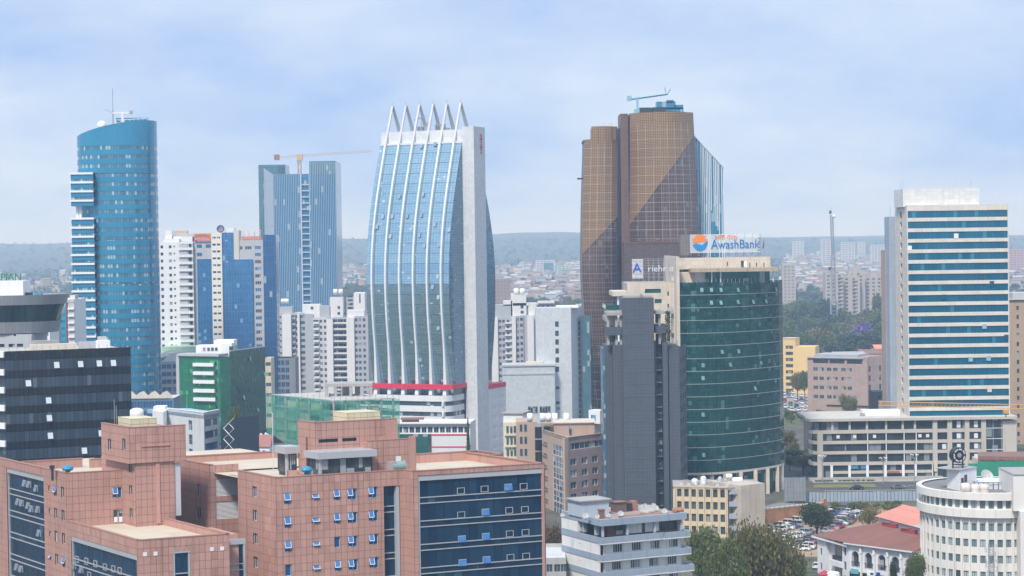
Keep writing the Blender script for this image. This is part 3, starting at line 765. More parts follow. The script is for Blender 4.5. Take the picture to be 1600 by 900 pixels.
# ================================================================== white and blue slab blocks on the left
def slab_offices():
    D = 906; BG = glassm('bright_blue_glass', (.025, .13, .34), (.05, .22, .45), (1.25, 3.2), .3, .12, .05, (.25, .45, .6), .012, (.14, (.12, .27, .45)), .55)
    DB = glassm('deep_blue_glass', (.02, .09, .24), (.03, .13, .3), (1.3, 3.2), .3, .12, .02, jit=.01, line=(.14, (.08, .2, .36)))
    WH = wallm('white_render', (.74, .745, .75), .8, .06, .12); CR = wallm('pale_cream_render', (.74, .71, .64), .8, .06, .12)
    a = thing('apartment_slab', 'white apartment slab with small square windows beside the blue round tower', 'apartment block', X(275, D), D)
    W, w = frame((X(250, D), D), (X(281, D), D)); z1 = Z(378, D, 270); fl = 3.22
    s = lambda px: X(px, D) - X(250, D)
    vs = [z1 - 2.9 - fl*i for i in range(22)]
    hs = [(s(p)-.6, s(p)+.6, v, v+1.35) for p in (254, 267) for v in vs] + [(s(273.5)-.4, s(273.5)+.4, v+.35, v+1.2) for v in vs]
    pierced(a, W, w, 0, z1, hs, WH, .25)
    for h in hs: put('window', boxmesh('window', h[1]-h[0], .05, h[3]-h[2], DGLASS), a, W @ T((h[0], .25, h[2])))
    MB().box(X(250, D), X(303, D), D+.3, D+22, 0, z1-.2).build('rear_wall', WH, a)
    MB().box(X(281, D), X(303.5, D), D+.6, D+6, 0, z1).build('bay_wall', wallm('bay_grey', (.3, .32, .35), .8), a)
    for v in vs:
        MB().box(X(281, D), X(303, D), D-.9, D+.55, v-.9, v+.25).build('balcony', WH, a); MB().box(X(282.3, D), X(294, D), D-.3, D+.58, v+.3, v+2.2).build('enclosed_bay', GREYW, a); MB().box(X(296, D), X(300, D), D-.1, D+.58, v+.5, v+2).build('balcony_opening', DARKM, a)
        MB().box(X(301.7, D), X(303, D), D-.9, D+.5, v+.26, v+2.31).build('balcony_pier', GREYW, a)
    for p0, p1, y0, y1, dd in ((256, 281, 373, 381, 1), (258, 268, 360, 374, 3), (270, 300, 369.5, 379, 4), (250, 303, 380, 383, .2)): MB().box(X(p0, D), X(p1, D), D+dd, D+dd+7, Z(y1, D, p0), Z(y0, D, p0)).build('roof_room', WH, a)
    MB().box(X(300, D), X(305, D), D+3.6, D+9, Z(379, D, 300), Z(370.5, D, 300)).build('roof_room', DARKM, a)
    MB().box(X(271, D+12), X(330, D+12), D+12, D+16, Z(370, D, 300), Z(364.5, D, 300)).build('rear_slab', GREYW, a)
    MB().box(X(274, D+14), X(294, D+14), D+14, D+17, Z(366, D, 280), Z(360, D, 280)).build('roof_tank', paint('tan_tank', (.55, .38, .24)), a)
    b_ = thing('office_block', 'blue glass office block with a cream window spine, round roof emblem and red roof signs', 'office building', X(365, D), D)
    x = lambda p: X(p, D)
    def glass(p0, p1, y0, dd, name='curtain_wall', m=BG, y1=560):
        Wg, wg = frame((x(p0), D+dd), (x(p1), D+dd)); zt_ = Z(y0, D, p0); fl2 = 3.2; z = zt_
        while z > Z(y1, D):
            MB().box(0.03, wg-.03, 0, .3, z-fl2+.06, z).build(name+'_storey', m, b_, Wg); z -= fl2
        MB().box(x(p0), x(p1), D+dd+.25, D+dd+10, 0, zt_).build(name, DB, b_)
    glass(348.5, 366, 363.5, -.6); glass(366, 396, 405.5, -.6); glass(308, 332, 405, .8); glass(412.5, 432.5, 367, -1.5, 'side_curtain_wall', DB)
    MB().box(x(303.5), x(332), D+1.2, D+18, 0, Z(377, D, 315)).build('grey_wall', GREYW, b_)
    MB().box(x(365), x(374.5), D-.2, D+9, 0, Z(360, D, 370)).build('lift_tower', wallm('lift_cream', (.6, .57, .52), .8), b_); MB().box(x(352), x(366), D+2, D+9, Z(366, D), Z(356.5, D, 358)).build('roof_room', WH, b_)
    W, w = frame((x(374.5), D+.2), (x(412.5), D+.2)); z1 = Z(375, D, 395); s = lambda p: x(p)-x(374.5)
    vs = [z1 - 4.4 - 3.2*i for i in range(19)]
    hs = [(s(399), s(408.5), v, v+1.6) for v in vs] + [(s(375.5), s(380), vs[0], vs[0]+1.6), (s(384), s(394), vs[0], vs[0]+1.6)] + [(s(376+3.4*k), s(378.4+3.4*k), vs[2]-.5, vs[2]+1.3) for k in range(6)]
    pierced(b_, W, w, 0, z1, hs, GREYW, .2)
    for h in hs: window(b_, W, h[0], h[2], h[1]-h[0], h[3]-h[2], BG if R.random() < .35 else DGLASS, WFRAME, 3 if h[1]-h[0] > 2 else 1, 1, .2)
    MB().box(x(374.5), x(412.5), D+.6, D+20, 0, z1-.5).build('rear_wall', GREYW, b_)
    W, w = frame((x(332), D-1.2), (x(348.3), D-1.2)); z1 = Z(364, D, 340); s = lambda p: x(p)-x(332)
    vs = [z1 - 2.6 - 3.13*i for i in range(20)]; hs = [(s(p)-.75, s(p)+.75, v, v+.9) for p in (336.3, 343.2) for v in vs]
    pierced(b_, W, w, 0, z1, hs, CR, .25, 'spine_wall')
    for h in hs: put('window', boxmesh('window', 1.5, .05, .9, DGLASS), b_, W @ T((h[0], .25, h[2])))
    MB().box(x(332), x(348.3), D-.9, D+12, 0, z1-.1).build('spine_core', CR, b_)
    for p0, p1 in ((308, 316), (322, 330)): 
        for y in (384, 397):
            if not (y > 390 and p0 > 315): MB().box(x(p0), x(p1), D+1.1, D+1.25, Z(y+3, D, 310), Z(y-2, D, 310)).build('window', BG, b_)
    # emblem disc and sign boards
    em = thing('roof_emblem', 'round blue and orange emblem disc on the roof of the cream spined office block', 'sign', x(345.5), D+1, Z(364, D, 345))
    c = Vector((x(345.5), D+1, Z(357.5, D, 345))); BLU = paint('emblem_blue', (.02, .12, .3)); ORG = paint('emblem_orange', (.5, .2, .1))
    def disc(r, y0, y1, n=24):
        bb = MB(); p = [(c.x + r*math.cos(k*2*math.pi/n), c.z + r*math.sin(k*2*math.pi/n)) for k in range(n)]
        bb.face([(q[0], c.y+y0, q[1]) for q in p]); bb.face([(q[0], c.y+y1, q[1]) for q in p][::-1])
        for k in range(n): q, r_ = p[k], p[(k+1) % n]; bb.face([(r_[0], c.y+y0, r_[1]), (q[0], c.y+y0, q[1]), (q[0], c.y+y1, q[1]), (r_[0], c.y+y1, r_[1])])
        return bb
    disc(1.75, 0, .5).build('disc', BLU, em); bb = MB()
    bb.face([(c.x-1.1, c.y-.06, c.z-1.2), (c.x+1.2, c.y-.06, c.z-1.1), (c.x+.9, c.y-.06, c.z+.5), (c.x+.2, c.y-.06, c.z+1.1), (c.x-.3, c.y-.06, c.z+.4)]); bb.build('flame', ORG, em)
    MB().tube((c.x, c.y+.3, c.z-1.7), (c.x, c.y+.3, c.z-2.6), .2).build('post', STEEL, em)
    RD = paint('sign_red', (.62, .13, .09)); OR2 = paint('sign_orange', (.62, .33, .15)); PL = paint('sign_pale', (.8, .68, .6))
    for p0, p1, ya, yb, side in ((304.5, 331, 365, 376.5, 0), (379, 410, 362, 376, 1)):
        sg = thing('roof_sign', 'orange and red roof sign right of the cream window spine' if side else 'orange over red roof sign left of the cream window spine', 'sign', x((p0+p1)/2), D+.5, Z(yb, D, p0))
        ym = (ya+yb)/2+.6; MB().box(x(p0), x(p1), D+.3, D+.5, Z(yb, D, p0), Z(ym, D, p0)).build('red_board', RD, sg)
        if not side: MB().box(x(p0), x(p1), D+.35, D+.5, Z(ym, D, p0)+.02, Z(ya, D, p0)).build('orange_board', OR2, sg)
        RG = random.Random(8+side)
        for row, (y0, y1, m) in enumerate(((ym+.9, yb-1.4, PL), (ya+1, ym-.9, RD if not side else PL)) + (((358.5, 361.5, PL),) if side else ())):
            b = MB(); px = p0+1.5
            while px < p1-2:
                wd = RG.uniform(.9, 1.7); b.box(x(px), x(px+.45), D+.1, D+.28, Z(y1, D, px), Z(y0, D, px))
                hh = RG.choice((y0, (y0+y1)/2)); b.box(x(px+.45), x(px+wd), D+.1, D+.28, Z(hh+.8, D, px), Z(hh, D, px)); px += wd+.7
            b.build('sign_lettering', m, sg, kind='stuff')
        for k in range(4): MB().tube((x(p0+2+k*(p1-p0-4)/3), D+.7, Z(yb+1, D, p0)), (x(p0+2+k*(p1-p0-4)/3), D+.7, Z(ya-1, D, p0)), .1, 4).build('post', STEEL, sg)
slab_offices()
# ================================================================== green glass bank block with the roof sign
def dish(name, x, y, z, r, az, label, group='satellite dishes on the flat roofs', cache={}):
    k = round(r, 2)
    if k not in cache:
        p = MB(); prof = [(.02, 0), (r*.35, r*.05), (r*.7, r*.17), (r, r*.34)]; p.lathe((0, 0, 0), prof, 14)
        p2 = MB(); p2.lathe((0, 0, 0), [(q[0], q[1]-.03) for q in prof[::-1]], 14); p.add(p2)
        Rm = Matrix.Translation((0, 0, r*1.1)) @ Matrix.Rotation(rad(55), 4, 'X')
        q = MB().add(p, Rm); mst = MB().tube((0, .1, 0), (0, .05, r*1.05), .05).tube((0, .05, .02), (.4, .4, .0), .04)
        arm = MB().tube(tuple(Rm @ Vector((0, -r*.9, r*.3))), tuple(Rm @ Vector((0, 0, r*.95))), .03)
        t = thing(name, label, 'satellite dish', x, y, z, group, rad(az)); 
        for nm, bb, mm in (('reflector', q, wallm('dish_grey', (.42, .42, .41), .6, .1, .2)), ('mount', mst, STEEL), ('feed_arm', arm, STEEL)):
            o = put(nm, bb.mesh(nm, mm, nm == 'reflector')); o.parent = t
        cache[k] = t; return t
    return copy_thing(cache[k], (x, y, z), rad(az), label, group)
def tank(x, y, z, r, h, label, lying=False, mat=None, cat='water tank', group='white roof water tanks'):
    t = thing('water_tank', label, cat, x, y, z, group); b = MB()
    prof = [(.02, 0), (r*.96, 0), (r, .06*h), (r, .3*h), (r*.97, .33*h), (r, .36*h), (r, .8*h), (r*.85, .9*h), (r*.45, .99*h), (.02, h)]
    if lying:
        q = MB().lathe((0, 0, 0), [(.02, -h/2), (r*.7, -h*.48), (r, -h*.4), (r, h*.4), (r*.7, h*.48), (.02, h/2)], 16)
        b.add(q, Matrix.Translation((x, y, z+r+.15)) @ Matrix.Rotation(rad(90), 4, 'Y')); b.build('tank_body', mat or WHITE, t, smooth=True)
        MB().box(x-h*.3, x-h*.2, y-r*.8, y+r*.8, z, z+.4).box(x+h*.2, x+h*.3, y-r*.8, y+r*.8, z, z+.4).build('cradle', STEEL, t)
    else:
        b.lathe((x, y, z), prof, 18).build('tank_body', mat or WHITE, t, smooth=True); MB().lathe((x, y, z+h-.02), [(.3, 0), (.3, .12), (.02, .14)], 10).build('lid', STEEL, t)
    return t

def green_bank():
    t = thing('bank_block', 'bowed green glass office block on cream columns with a big bank sign on its roof', 'office building', X(1140, 600), 600)
    GG = glassm('green_curtain_glass', (.003, .050, .048), (.009, .105, .092), (1.38, 1.27), .33, .1, .02, (.08, .22, .2), .04, (.08, (.004, .03, .03)), .35)
    GG2 = glassm('green_terrace_glass', (.02, .12, .11), (.05, .2, .18), (1.6, 3), .4, .1, .1)
    BAND = wallm('floor_band', (.30, .35, .33), .6, .05, .1)
    CP = wallm('cream_panel', (.60, .53, .44), .8, .08, .16, (1.9, 1.3, .06, .2))
    pl = [(1061, 594), (1075, 593.5), (1090, 593.3), (1105, 593.5), (1119, 594.3), (1133, 595.6), (1147, 597.4), (1160, 599.3), (1173, 601.6), (1186, 604.2), (1198, 607), (1209, 610), (1218, 613.3), (1224, 617)]
    P = [(X(a, d, 590), d) for a, d in pl]; zt = Z(440, 596, 1140); fl = 3.8; zb = Z(724, 596, 1070)
    back = [(P[-1][0]+.3, 640), (P[0][0], 640)]
    inn = [(x, y+.35) for x, y in P]
    z = zt; i = 0
    while z > zb + 1:
        z0 = z - fl
        for k in range(len(P)-1):
            p, q = P[k], P[k+1]; W, l = frame(p, q, z0); put('glass_panel', bm_panel(l, fl, GG, k*1.7), t, W)
        MB().ring(inn, [(x, y-.12) for x, y in P], z0-.1, z0+.07).build('floor_band', BAND, t); z -= fl
    zb = z
    MB().prism([(x, y+.32) for x, y in P] + back, zb, zt-.4, 0, 1).build('core', [DGLASS, ROOFG], t)
    MB().prism([(x, y-.25) for x, y in P] + back, zb-.6, zb-.01).build('soffit', CP, t)
    vent = MB().face([(0, 0, 1.2), (0, -.45, 0), (.95, -.45, 0), (.95, 0, 1.2)]).face([(0, 0, 1.2), (0, 0, 0), (0, -.45, 0)]).face([(.95, 0, 1.2), (.95, -.45, 0), (.95, 0, 0)]).mesh('open_vent', glassm('open_vent_glass2', (.28, .48, .44), (.12, .28, .26), (3, 3), .6, .06, 0))
    for px, py in ((1094, 456), (1109, 456), (1124, 456), (1151, 456), (1211, 455), (1109, 476), (1124, 476), (1151, 475), (1175, 475), (1195, 474), (1126, 553), (1152, 552), (1096, 574), (1139, 573), (1187, 570), (1096, 594), (1096, 651), (1097, 714), (1178, 610)):
        for (a, d), (c, e) in zip(pl, pl[1:]):
            if a <= px < c:
                D = d + (e-d)*(px-a)/(c-a); p = at(px, py, D-.05); W, _ = frame((X(a, d, 590), d), (X(c, e, 590), e)); M = W.copy(); M.translation = p; put('open_vent', vent, t, M)
    # ground storeys behind columns
    MB().prism([(x, y+4) for x, y in P[1:]] + [(P[-1][0], 640), (P[0][0], 640)], 0, zb-.55).build('lobby_glazing', GG2, t)
    for px, D in ((1093, 594), (1113, 594), (1133, 595), (1158, 598), (1181, 602), (1200, 606), (1215, 611), (1222, 615)):
        x = X(px, D, 770); MB().box(x-.55, x+.55, D+.1, D+1.2, 0, zb-.55).build('column', CP, t)
    MB().box(X(1158, 597), X(1181, 597), 596.5, 601, Z(764, 597, 1170), Z(757, 597, 1170)).build('entrance_balcony', CP, t)
    # cream head storeys
    D = 604; x = lambda p, d=D: X(p, d, 430)
    MB().box(x(1056.5, 594), x(1061.3, 594), 593, 640, 0, Z(401, 594, 1057)).build('end_wall', CP, t)
    W, w = frame((x(1061), D), (x(1204), D)); za, zc = Z(418, D, 1130), Z(402, D, 1130); s = lambda p: x(p)-x(1061)
    hs = [(s(p), s(p+1.6), Z(y1, D, p), Z(y0, D, p)) for p, y0, y1 in ((1136, 409, 416), (1171, 410.5, 417.8), (1181.5, 410.5, 417), (1193, 410.5, 417))] + [(s(1158), s(1162.5), Z(418, D, 1160), Z(407.5, D, 1160))]
    pierced(t, W, w, za-.4, zc, hs, CP, .4, 'head_wall')
    for h in hs: put('window', boxmesh('window', h[1]-h[0], .05, h[3]-h[2], DGLASS), t, W @ T((h[0], .4, h[2])))
    MB().box(x(1061.2), x(1204), D+.5, D+26, za, zc-.3).build('roof', ROOFG, t); MB().box(x(1162.6), x(1167), D-.1, D, Z(417.5, D, 1164), Z(408, D, 1164)).build('door', WHITE, t)
    MB().box(x(1078, 600), x(1215, 600), 598, 622, Z(424.5, 600, 1140), Z(418.6, 600, 1140)).build('cornice_slab', wallm('weathered_cornice', (.42, .34, .24), .85, .2, .3), t)
    MB().box(x(1102), x(1203), D+.5, D+20, zt-.6, Z(424.6, D, 1140)).build('terrace_glazing', GG2, t)
    MB().box(x(1061), x(1102), D-.5, D+20, zt-.6, Z(424.7, D, 1080)).build('terrace_wall', CP, t); MB().box(x(1085), x(1099), D-.7, D-.51, zt-.4, Z(426, D, 1080)).build('white_screen', WHITE, t); MB().box(x(1080.5), x(1084.5), D-.6, D-.45, zt-.4, Z(428, D, 1080)).build('terrace_door', CP, t)
    for p in (1112, 1126, 1208): MB().box(x(p, 600)-.14, x(p, 600)+.14, 599.6, 600, zt-.4, Z(424.5, 600, 1130)).build('terrace_post', PIPE, t)
    b = MB()
    for k in range(26):
        px = 1064 + 6.1*k; D_ = 595.5 if px < 1120 else 595.5 + (px-1120)**2*.0019; b.tube((X(px, D_), D_, zt-.4), (X(px, D_), D_, zt+.9), .07, 4)
    b.build('railing_post', STEEL, t, kind='stuff'); b = MB()
    for k in range(22): b.tube((x(1080+6*k, 600), 599, Z(418.6, 600, 1140)), (x(1080+6*k, 600), 599, Z(415.5, 600, 1140)), .07, 4)
    b.build('cornice_railing', STEEL, t, kind='stuff')
    # lower cream wing on the left
    D2 = 602; x2 = lambda p: X(p, D2, 480)
    W, w = frame((x2(980.5), D2), (x2(1056.6), D2)); s = lambda p: x2(p)-x2(980.5); zc = Z(441, D2, 1020)
    hs = [(s(1008), s(1033), Z(458, D2, 1020), Z(451.5, D2, 1020)), (s(1023), s(1034), Z(477, D2), Z(470.5, D2))] + [(s(1043), s(1045.5), Z(y+6.5, D2), Z(y, D2)) for y in (459, 478, 497, 517)]
    pierced(t, W, w, 0, zc, hs, CP, .4, 'wing_wall')
    for h in hs: put('window', boxmesh('window', h[1]-h[0], .05, h[3]-h[2], GG2), t, W @ T((h[0], .4, h[2])))
    MB().box(x2(980.5), x2(1056.6), D2+.5, D2+30, 0, zc-.3).build('wing_roof', ROOFG, t)
    for y, m, p0 in ((457.5, CP, 957), (478, GG2, 946), (497, CONC, 946)):
        MB().box(X(p0, D2-4), x2(980.4), D2-4, D2+18, Z(y+7, D2), Z(y, D2)).build('terrace_slab', m, t)
    for p in (966, 976): MB().box(X(p, D2-3)-.3, X(p, D2-3)+.3, D2-3, D2-2.4, Z(545, D2), Z(464, D2)).build('terrace_column', WHITE, t)
    MB().box(X(968, D2), x2(980.4), D2+1, D2+16, 0, Z(463.6, D2)).build('terrace_back_wall', DGLASS, t)
    # ---------------- roof signs: things of their own
    sg = thing('bank_sign', 'large slatted roof sign with orange and blue emblem and blue bank lettering', 'sign', x(1130), 606, zc)
    Ds = 607; xs_ = lambda p: X(p, Ds, 380); zz_ = lambda y, p=1130: Z(y, Ds, p)
    for k in range(19):
        y = 366.5 + k*1.53; MB().box(xs_(1078), xs_(1183 if k % 3 else 1188), Ds, Ds+.12, zz_(y+.5), zz_(y-.42)).build('slat', WFRAME, sg)
    b = MB()
    for p in range(1080, 1190, 12): b.tube((xs_(p), Ds+.4, zz_(400)), (xs_(p), Ds+.4, zz_(365)), .1, 4).tube((xs_(p), Ds+.4, zz_(368)), (xs_(p), Ds+5, zz_(400)), .08, 4)
    b.build('sign_frame', STEEL, sg, kind='stuff')
    MB().box(xs_(1064), xs_(1077.5), Ds+.5, Ds+6, zz_(398), zz_(366)).build('sign_return', wallm('mesh_grey', (.22, .2, .19), .8, .2, .2, (.5, .5, .12, .5)), sg)
    OR = paint('emblem_orange2', (.85, .22, .02)); BL = paint('emblem_blue2', (.01, .23, .52)); BT = paint('letter_blue', (.01, .16, .40))
    c = (xs_(1093.2), zz_(378.5)); r = 2.45
    def blob(f, m, y=-.12):
        b = MB(); b.face([(c[0]+r*px_, Ds+y, c[1]+r*pz) for px_, pz in f]); n = len(f)
        for i in range(n): p, q = f[i], f[(i+1) % n]; b.face([(c[0]+r*q[0], Ds+y, c[1]+r*q[1]), (c[0]+r*p[0], Ds+y, c[1]+r*p[1]), (c[0]+r*p[0], Ds-.01, c[1]+r*p[1]), (c[0]+r*q[0], Ds-.01, c[1]+r*q[1])])
        b.build('emblem', m, sg)
    blob([(-.95, .05), (-.4, -.05), (.2, .12), (.75, .05), (1, .42), (.55, .5), (.75, .72), (.3, .98), (-.2, 1.02), (-.6, .82), (-.5, .6), (-.95, .5), (-.7, .3)], OR)
    blob([(-.9, -.3), (-.45, -.1), (-.05, -.25), (.3, -.3), (.65, -.05), (1.02, .2), (.95, -.3), (.7, -.8), (.2, -1.08), (-.3, -1), (-.65, -.7)], BL)
    text('sign_lettering', 'AwashBank', 3.95, BT, sg, T((xs_(1111), Ds-.05, zz_(388.3))), .16, 'LEFT', .80)
    text('sign_lettering', 'አዋሽ ባንክ', 1.75, OR, sg, T((xs_(1116.5), Ds-.05, zz_(374))), .12, 'LEFT', 1.0)
    fl_ = thing('flag_pole', 'thin flagpole with a furled dark flag at the right end of the bank sign', 'flagpole', x(1194), 606, zc)
    MB().tube((xs_(1194), Ds, zz_(402)), (xs_(1194), Ds, zz_(374)), .09).build('pole', STEEL, fl_); b = MB(); b.face([(xs_(1194), Ds, zz_(375)), (xs_(1192), Ds-.2, zz_(382)), (xs_(1191), Ds-.3, zz_(391)), (xs_(1193), Ds, zz_(388))]); b.build('flag', paint('flag_dark', (.12, .07, .08)), fl_)
    s2 = thing('letter_sign', 'open frame roof sign with a blue letter A on a white slatted panel', 'sign', x2(1010), D2+2, zc)
    y = D2+2; xa = lambda p: X(p, y, 420)
    for k in range(15): MB().box(xa(987.5), xa(1004.8), y, y+.12, Z(405.5+2.05*k+.62, y, 995), Z(405.5+2.05*k-.55, y, 995)).build('slat', WHITE, s2)
    text('sign_lettering', 'A', 4.1, paint('letter_royal', (.015, .09, .50)), s2, T((xa(988.3), y-.05, Z(425.7, y, 990))), .15, 'LEFT', 1.0)
    text('sign_lettering', 'riehr ıs', 2.6, WFRAME, s2, T((xa(1012), y-.05, Z(424, y, 1030))), .1, 'LEFT', 1.1)
    b = MB()
    for p in range(989, 1056, 8): b.tube((xa(p), y+.3, Z(441, y, p)), (xa(p), y+.3, Z(404, y, p)), .07, 4).tube((xa(p), y+.3, Z(406, y, p)), (xa(p+4), y+4, Z(441, y, p)), .06, 4)
    for yy in (404.5, 407, 411, 415, 419, 425, 428, 433): b.tube((xa(1004), y+.3, Z(yy, y, 1004)), (xa(1056), y+.3, Z(yy, y, 1056)), .05, 4)
    b.build('sign_frame', paint('frame_silver', (.4, .4, .42), .5), s2, kind='stuff')
    dish('satellite_dish', xa(1053), y-1, zc-.3, 1.1, 0, 'cream satellite dish at the cream head wall, right of the letter sign', None)
PANELS = {}
def bm_panel(l, h, mat, u0=0, gap=.05, d=.3):
    k = (round(l, 2), round(h, 2), mat.name, round(u0, 2))
    if k not in PANELS:
        b = MB(); a, c, z0, z1 = gap, l-gap, gap, h-gap
        b.face([(a, 0, z0), (c, 0, z0), (c, 0, z1), (a, 0, z1)], 0, [(u0+a, z0), (u0+c, z0), (u0+c, z1), (u0+a, z1)])
        b.face([(a, d, z0), (a, 0, z0), (a, 0, z1), (a, d, z1)]); b.face([(c, 0, z0), (c, d, z0), (c, d, z1), (c, 0, z1)]); b.face([(a, 0, z1), (c, 0, z1), (c, d, z1), (a, d, z1)]); b.face([(a, d, z0), (c, d, z0), (c, 0, z0), (a, 0, z0)])
        PANELS[k] = b.mesh('glass_panel', mat)
    return PANELS[k]
green_bank()

# ================================================================== slate grey tower
def slate_tower():
    D = 545; x = lambda p, d=D: X(p, d, 620); z = lambda y, d=D: Z(y, d, 1000)
    t = thing('slate_tower', 'dark slate grey panelled tower with open terraces near its top', 'tower', x(1000), D)
    SL = wallm('slate_panel', (.080, .092, .112), .55, .16, .14, (.78, .95, .09, .45)); SL = MATS['slate_panel']
    # slate sheets of the slab, storey by storey
    Wf, w = frame((x(974), D), (x(1023.5), D)); h = 3.42; zt = z(465)
    k = 0
    while zt - k*h > 2: put('cladding_storey', bm_panel(w, h, SL, 0, .02), t, Wf @ T((0, 0, zt-(k+1)*h))); k += 1
    MB().box(x(974)+.02, x(1023.5)-.02, D+.25, D+16, 0, zt-.3).build('slab_core', SL, t); MB().box(x(977), x(1022), D+3, D+12, zt-.5, zt+.5).build('roof', CONC, t)
    MB().box(x(1003), x(1006), D+2, D+3, zt, zt+.9).build('vent', GFRAME, t)
    def wing(p0, p1, d0, d1, y0, name='wing'):
        MB().box(X(p0, d0, 620), X(p1, d0, 620), d0, d1, 0, Z(y0, d0, 1000)).build(name, SL, t)
    wing(946.5, 959, D+5, D+20, 540); wing(959, 974, D+1.5, D+20, 538.5)
    wing(1023.5, 1026, D+3, D+14, 535, 'recess_jamb'); wing(1036, 1044, D+2, D+16, 535); wing(1045, 1062, D+3, D+18, 541.5)
    MB().box(x(1026), x(1036), D+5.2, D+14, 0, z(536)).build('recess_back', SL, t)
    y = 550
    while y < 800:
        MB().box(x(1026), x(1036), D+4.6, D+5.15, z(y+9.5), z(y)).build('recess_window', DGLASS, t); MB().box(x(1026), x(1036), D+3.6, D+5.1, z(y+11.2), z(y+10)).build('recess_sill', STEEL, t)
        y += 19.4
    # narrow side with small windows, and the blue scaffold edge on the far left
    Ws, ws = frame((X(1062, D+3, 620), D+3), (X(1073, D+22, 620), D+22)); zt2 = Z(541, D+3, 1060)
    vs = [zt2 - 5 - 3.42*i for i in range(13)]
    winwall(t, Ws, ws, 0, zt2-.1, [3, 9, 14.5], vs, 2.2, 1.6, SL, DGLASS, GFRAME, 2)
    BS = glassm('scaffold_blue', (.04, .12, .22), (.08, .2, .3), (1, 1.2), .2, .3, .2)
    MB().box(X(942, D+8, 620), X(946.4, D+8, 620), D+8, D+20, 0, Z(545, D+8, 940)).build('blue_glazed_edge', BS, t)
    # open terraces
    for (p0, p1, a, c, n, m) in ((948, 974, 510.5, 523.5, 'terrace_parapet', SL), (1023.5, 1043.5, 509, 521, 'terrace_parapet', SL), (948, 974, 487.5, 492.5, 'terrace_slab', CONC), (1023.5, 1053, 486.5, 491, 'terrace_slab', CONC), (1043.5, 1053, 519, 521.5, 'terrace_slab', CONC)):
        MB().box(X(p0, D+2, 500), X(p1, D+2, 500), D+2, D+16, Z(c, D+2, 1000), Z(a, D+2, 1000)).build(n, m, t)
    for p in (950, 963, 970, 1030.5, 1045, 1051): MB().box(X(p, D+3, 500)-.35, X(p, D+3, 500)+.35, D+3, D+3.7, Z(541, D+3), Z(487, D+3)).build('terrace_column', CONC, t)
    for (p0, p1, a, c, m) in ((949, 961, 526, 537, MATS['green_terrace_glass']), (950, 965, 494, 509, CREAM), (1034, 1041, 524, 536, CREAM), (1025, 1029.5, 492, 508, DARKM), (1025, 1030, 525, 536, DARKM)):
        MB().box(X(p0, D+6, 500), X(p1, D+6, 500), D+6, D+9, Z(c, D+6), Z(a, D+6)).build('terrace_room', m, t)
    b = MB()
    for p, y0 in [(1047+3*k, 541) for k in range(5)] + [(948+4*k, 540) for k in range(6)] + [(1045+2.5*k, 487) for k in range(4)]: b.tube((X(p, D+3.3, 530), D+3.3, Z(y0+1, D+3)), (X(p, D+3.3, 530), D+3.3, Z(y0-5, D+3)), .06, 4)
    b.build('railing', STEEL, t, kind='stuff')
    c = thing('vine', 'trailing green climber on the upper right terrace of the slate tower', 'plant', X(1043, D+2), D+1.5, Z(530, D))
    b = MB(); RG = random.Random(4)
    for k in range(160):
        p = Vector((X(1043.5, D+2, 500)+RG.gauss(0, .35), D+1.6+RG.gauss(0, .25), Z(RG.uniform(490, 536), D+2))); a = Vector((RG.gauss(0, 1), RG.gauss(0, 1), RG.gauss(0, 1))).normalized()*.28; e = a.cross(Vector((.3, 1, .2))).normalized()*.22
        b.face([p-a, p-e, p+a, p+e])
    b.build('foliage', leafm('leaf_vine', (.05, .08, .03), (.09, .13, .05)), c); MB().tube((X(1043.5, D+2, 500), D+1.6, Z(538, D+2)), (X(1043.5, D+2, 500), D+1.6, Z(490, D+2)), .07, 4).build('stem', wallm('bark', (.13, .10, .075)), c)
slate_tower()

